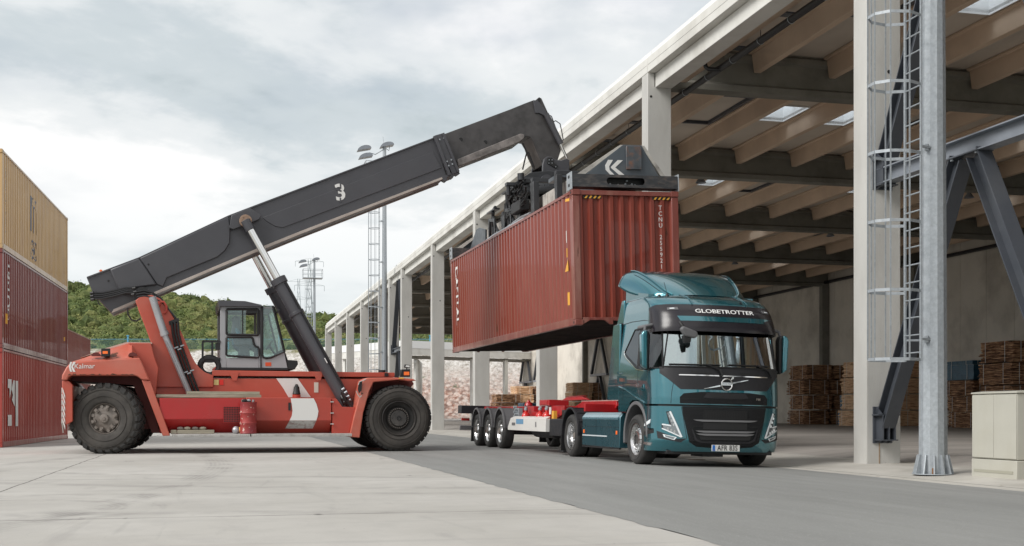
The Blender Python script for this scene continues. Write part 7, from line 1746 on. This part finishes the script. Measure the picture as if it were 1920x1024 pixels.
b = MB(); b.prism([(7.05, .50), (10.36, .50), (10.36, .58), (10.1, .80), (7.05, .80)], -1.235, -1.20, 'x'); b.prism([(-1.235, .80), (-1.2, .80), (-1.1, .84), (-1.12, .85)], 7.05, 10.1, 'y'); b.prism([(7.0, .50), (7.05, .50), (7.05, .80), (7.0, .80)], -1.235, -.9, 'x'); sp_ = b.build('side_guard', mat('white_panel', (.66, .65, .62), .4, var=.05, scale=2, dirt=(.45, .43, .4), dirt_amt=.3), tr, bevel=.006)
b = MB(); b.prism([(8.9, .66), (9.55, .66), (9.55, .78), (8.9, .78)], -1.242, -1.237, 'x'); b.build('logo_patch', plain('logo_blue', (.12, .28, .45), .4), sp_)
b = MB(); b.prism([(9.65, .62), (9.95, .62), (9.95, .69), (9.65, .69)], -1.242, -1.237, 'x'); b.prism([(7.75, .60), (7.82, .60), (7.84, .72), (7.77, .72)], -1.242, -1.237, 'x'); b.build_each('badge', M_GPL, sp_)
M_EXT = plain('extinguisher_red', (.55, .02, .015), .25, coat=.5)
for x, y in ((-1.05, 7.55), (-1.05, 8.1), (-1.05, 9.35)):
    root = empty('tank', parent=tr); b = MB(); b.lathe([(0, .62), (.09, .64), (.10, .68), (.10, .88), (.075, .93), (.04, .95), (.035, 1.0)], (x, y, 0), 'z', 20); b.build('vessel', M_EXT, root); b = MB(); b.lathe([(.035, .99), (.045, 1.0), (.05, 1.02), (.05, 1.05), (0, 1.06)], (x, y, 0), 'z', 14); b.beam((x, y - .08, 1.06), (x, y + .08, 1.08), .03, .03); b.build('valve', M_GALV, root)
b = MB(); b.box(-1.08, -1.0, 6.9, 7.05, .72, .98); b.build('warning_tag', M_YEL, tr); b = MB(); b.cyl((-1.05, 7.25, .9), (-1.05, 7.25, 1.06), .03); b.build('grease_can', M_DECAL, tr)
b = MB()
for k in range(6): b.cyl((-1.0, 10.3 + .12 * (k % 2), .78 + .06 * k), (-1.08, 10.3 + .12 * (k % 2), .78 + .06 * k), .035, n=8)
b.box(-1.0, -.9, 10.2, 10.55, .70, 1.06); b.build('valve_panel', M_GALV, tr)
b = MB(); b.cyl((-.55, 8.2, .55), (-.55, 9.9, .55), .22, n=24); b.cyl((.5, 8.2, .55), (.5, 9.9, .55), .22, n=24); b.build('air_tank', M_DPL, tr, bevel=.03)
for x in (-1.0, .85):
    b = MB(); b.box(x, x + .15, 6.35, 6.55, .10, 1.0); b.box(x - .05, x + .2, 6.25, 6.65, .06, .10); b.build('landing_leg', M_BLACK, tr, bevel=.01)
b = MB(); b.box(-1.15, -.4, 6.0, 7.0, .42, .80); b.box(.4, 1.15, 6.0, 7.0, .42, .80); b.build('tool_box', M_DPL, tr, bevel=.02)
wt = road_wheel('trailer'); wt.parent = tr; wt.location = (-1.22, 11.25, .45)
first = True
for y in (11.25, 12.57, 13.89):
    for sg in (-1, 1):
        if not (y == 11.25 and sg < 0): c = copy_tree(wt, tr); c.location = (sg * 1.22, y, .45); c.rotation_euler = (0, 0, 0 if sg < 0 else math.pi)
        b = MB(); n = 14; arc = [(y + .54 * math.cos(R(8 + 164 * k / n)), .46 + .60 * math.sin(R(8 + 164 * k / n))) for k in range(n + 1)]; inn = [(y + .51 * math.cos(R(8 + 164 * k / n)), .46 + .57 * math.sin(R(8 + 164 * k / n))) for k in range(n, -1, -1)]
        b.prism(arc + inn, sg * 1.245, sg * .80, 'x'); b.prism([(y + .56 * math.cos(R(8 + 164 * k / n)), .46 + .62 * math.sin(R(8 + 164 * k / n))) for k in range(n + 1)] + inn, sg * 1.25, sg * 1.20, 'x'); b.build('mudguard', M_GPL if sg < 0 else M_DPL, tr, bevel=.006)
    b = MB(); b.cyl((-1.1, y, .45), (1.1, y, .45), .075); b.build('axle', M_BLACK, tr)
b = MB(); b.prism([(14.44, .52), (14.48, .52), (14.50, .12), (14.46, .12)], -1.24, -.8, 'x'); b.prism([(14.44, .52), (14.48, .52), (14.50, .12), (14.46, .12)], 1.24, .8, 'x'); b.build_each('mud_flap', M_BLACK, tr)
b = MB(); b.box(-1.2, 1.2, 16.0, 16.5, .92, 1.16); b.build('rear_bolster', M_DPL, tr, bevel=.012)
b = MB(); b.box(-1.15, 1.15, 16.35, 16.45, .42, .56); b.box(-.8, -.7, 16.3, 16.4, .5, .95); b.box(.7, .8, 16.3, 16.4, .5, .95); b.build('underrun_bar', M_GPL, tr, bevel=.01)
for sg in (-1, 1): b = MB(); b.box(sg * 1.10, sg * .85, 16.40, 16.46, .70, .78); b.build('tail_lamp', plain('tail_red', (.4, .03, .02), .3), tr, bevel=.01)
# small marks on the ground
for k, (px, py, lab) in enumerate(((1306, 862, 'flat rusty drain cover lying under the truck front'),)):
    g_ = G(px, py, -.04); b = MB(); b.lathe([(0, .008), (.17, .008), (.19, .002), (.19, 0)], axis='z', n=24); o = b.build('drain_cover', mat('rusty_iron', (.10, .06, .04), .8, var=.3, scale=20)); o.location = (g_[0], g_[1], -.043); tag(o, lab, 'drain cover')
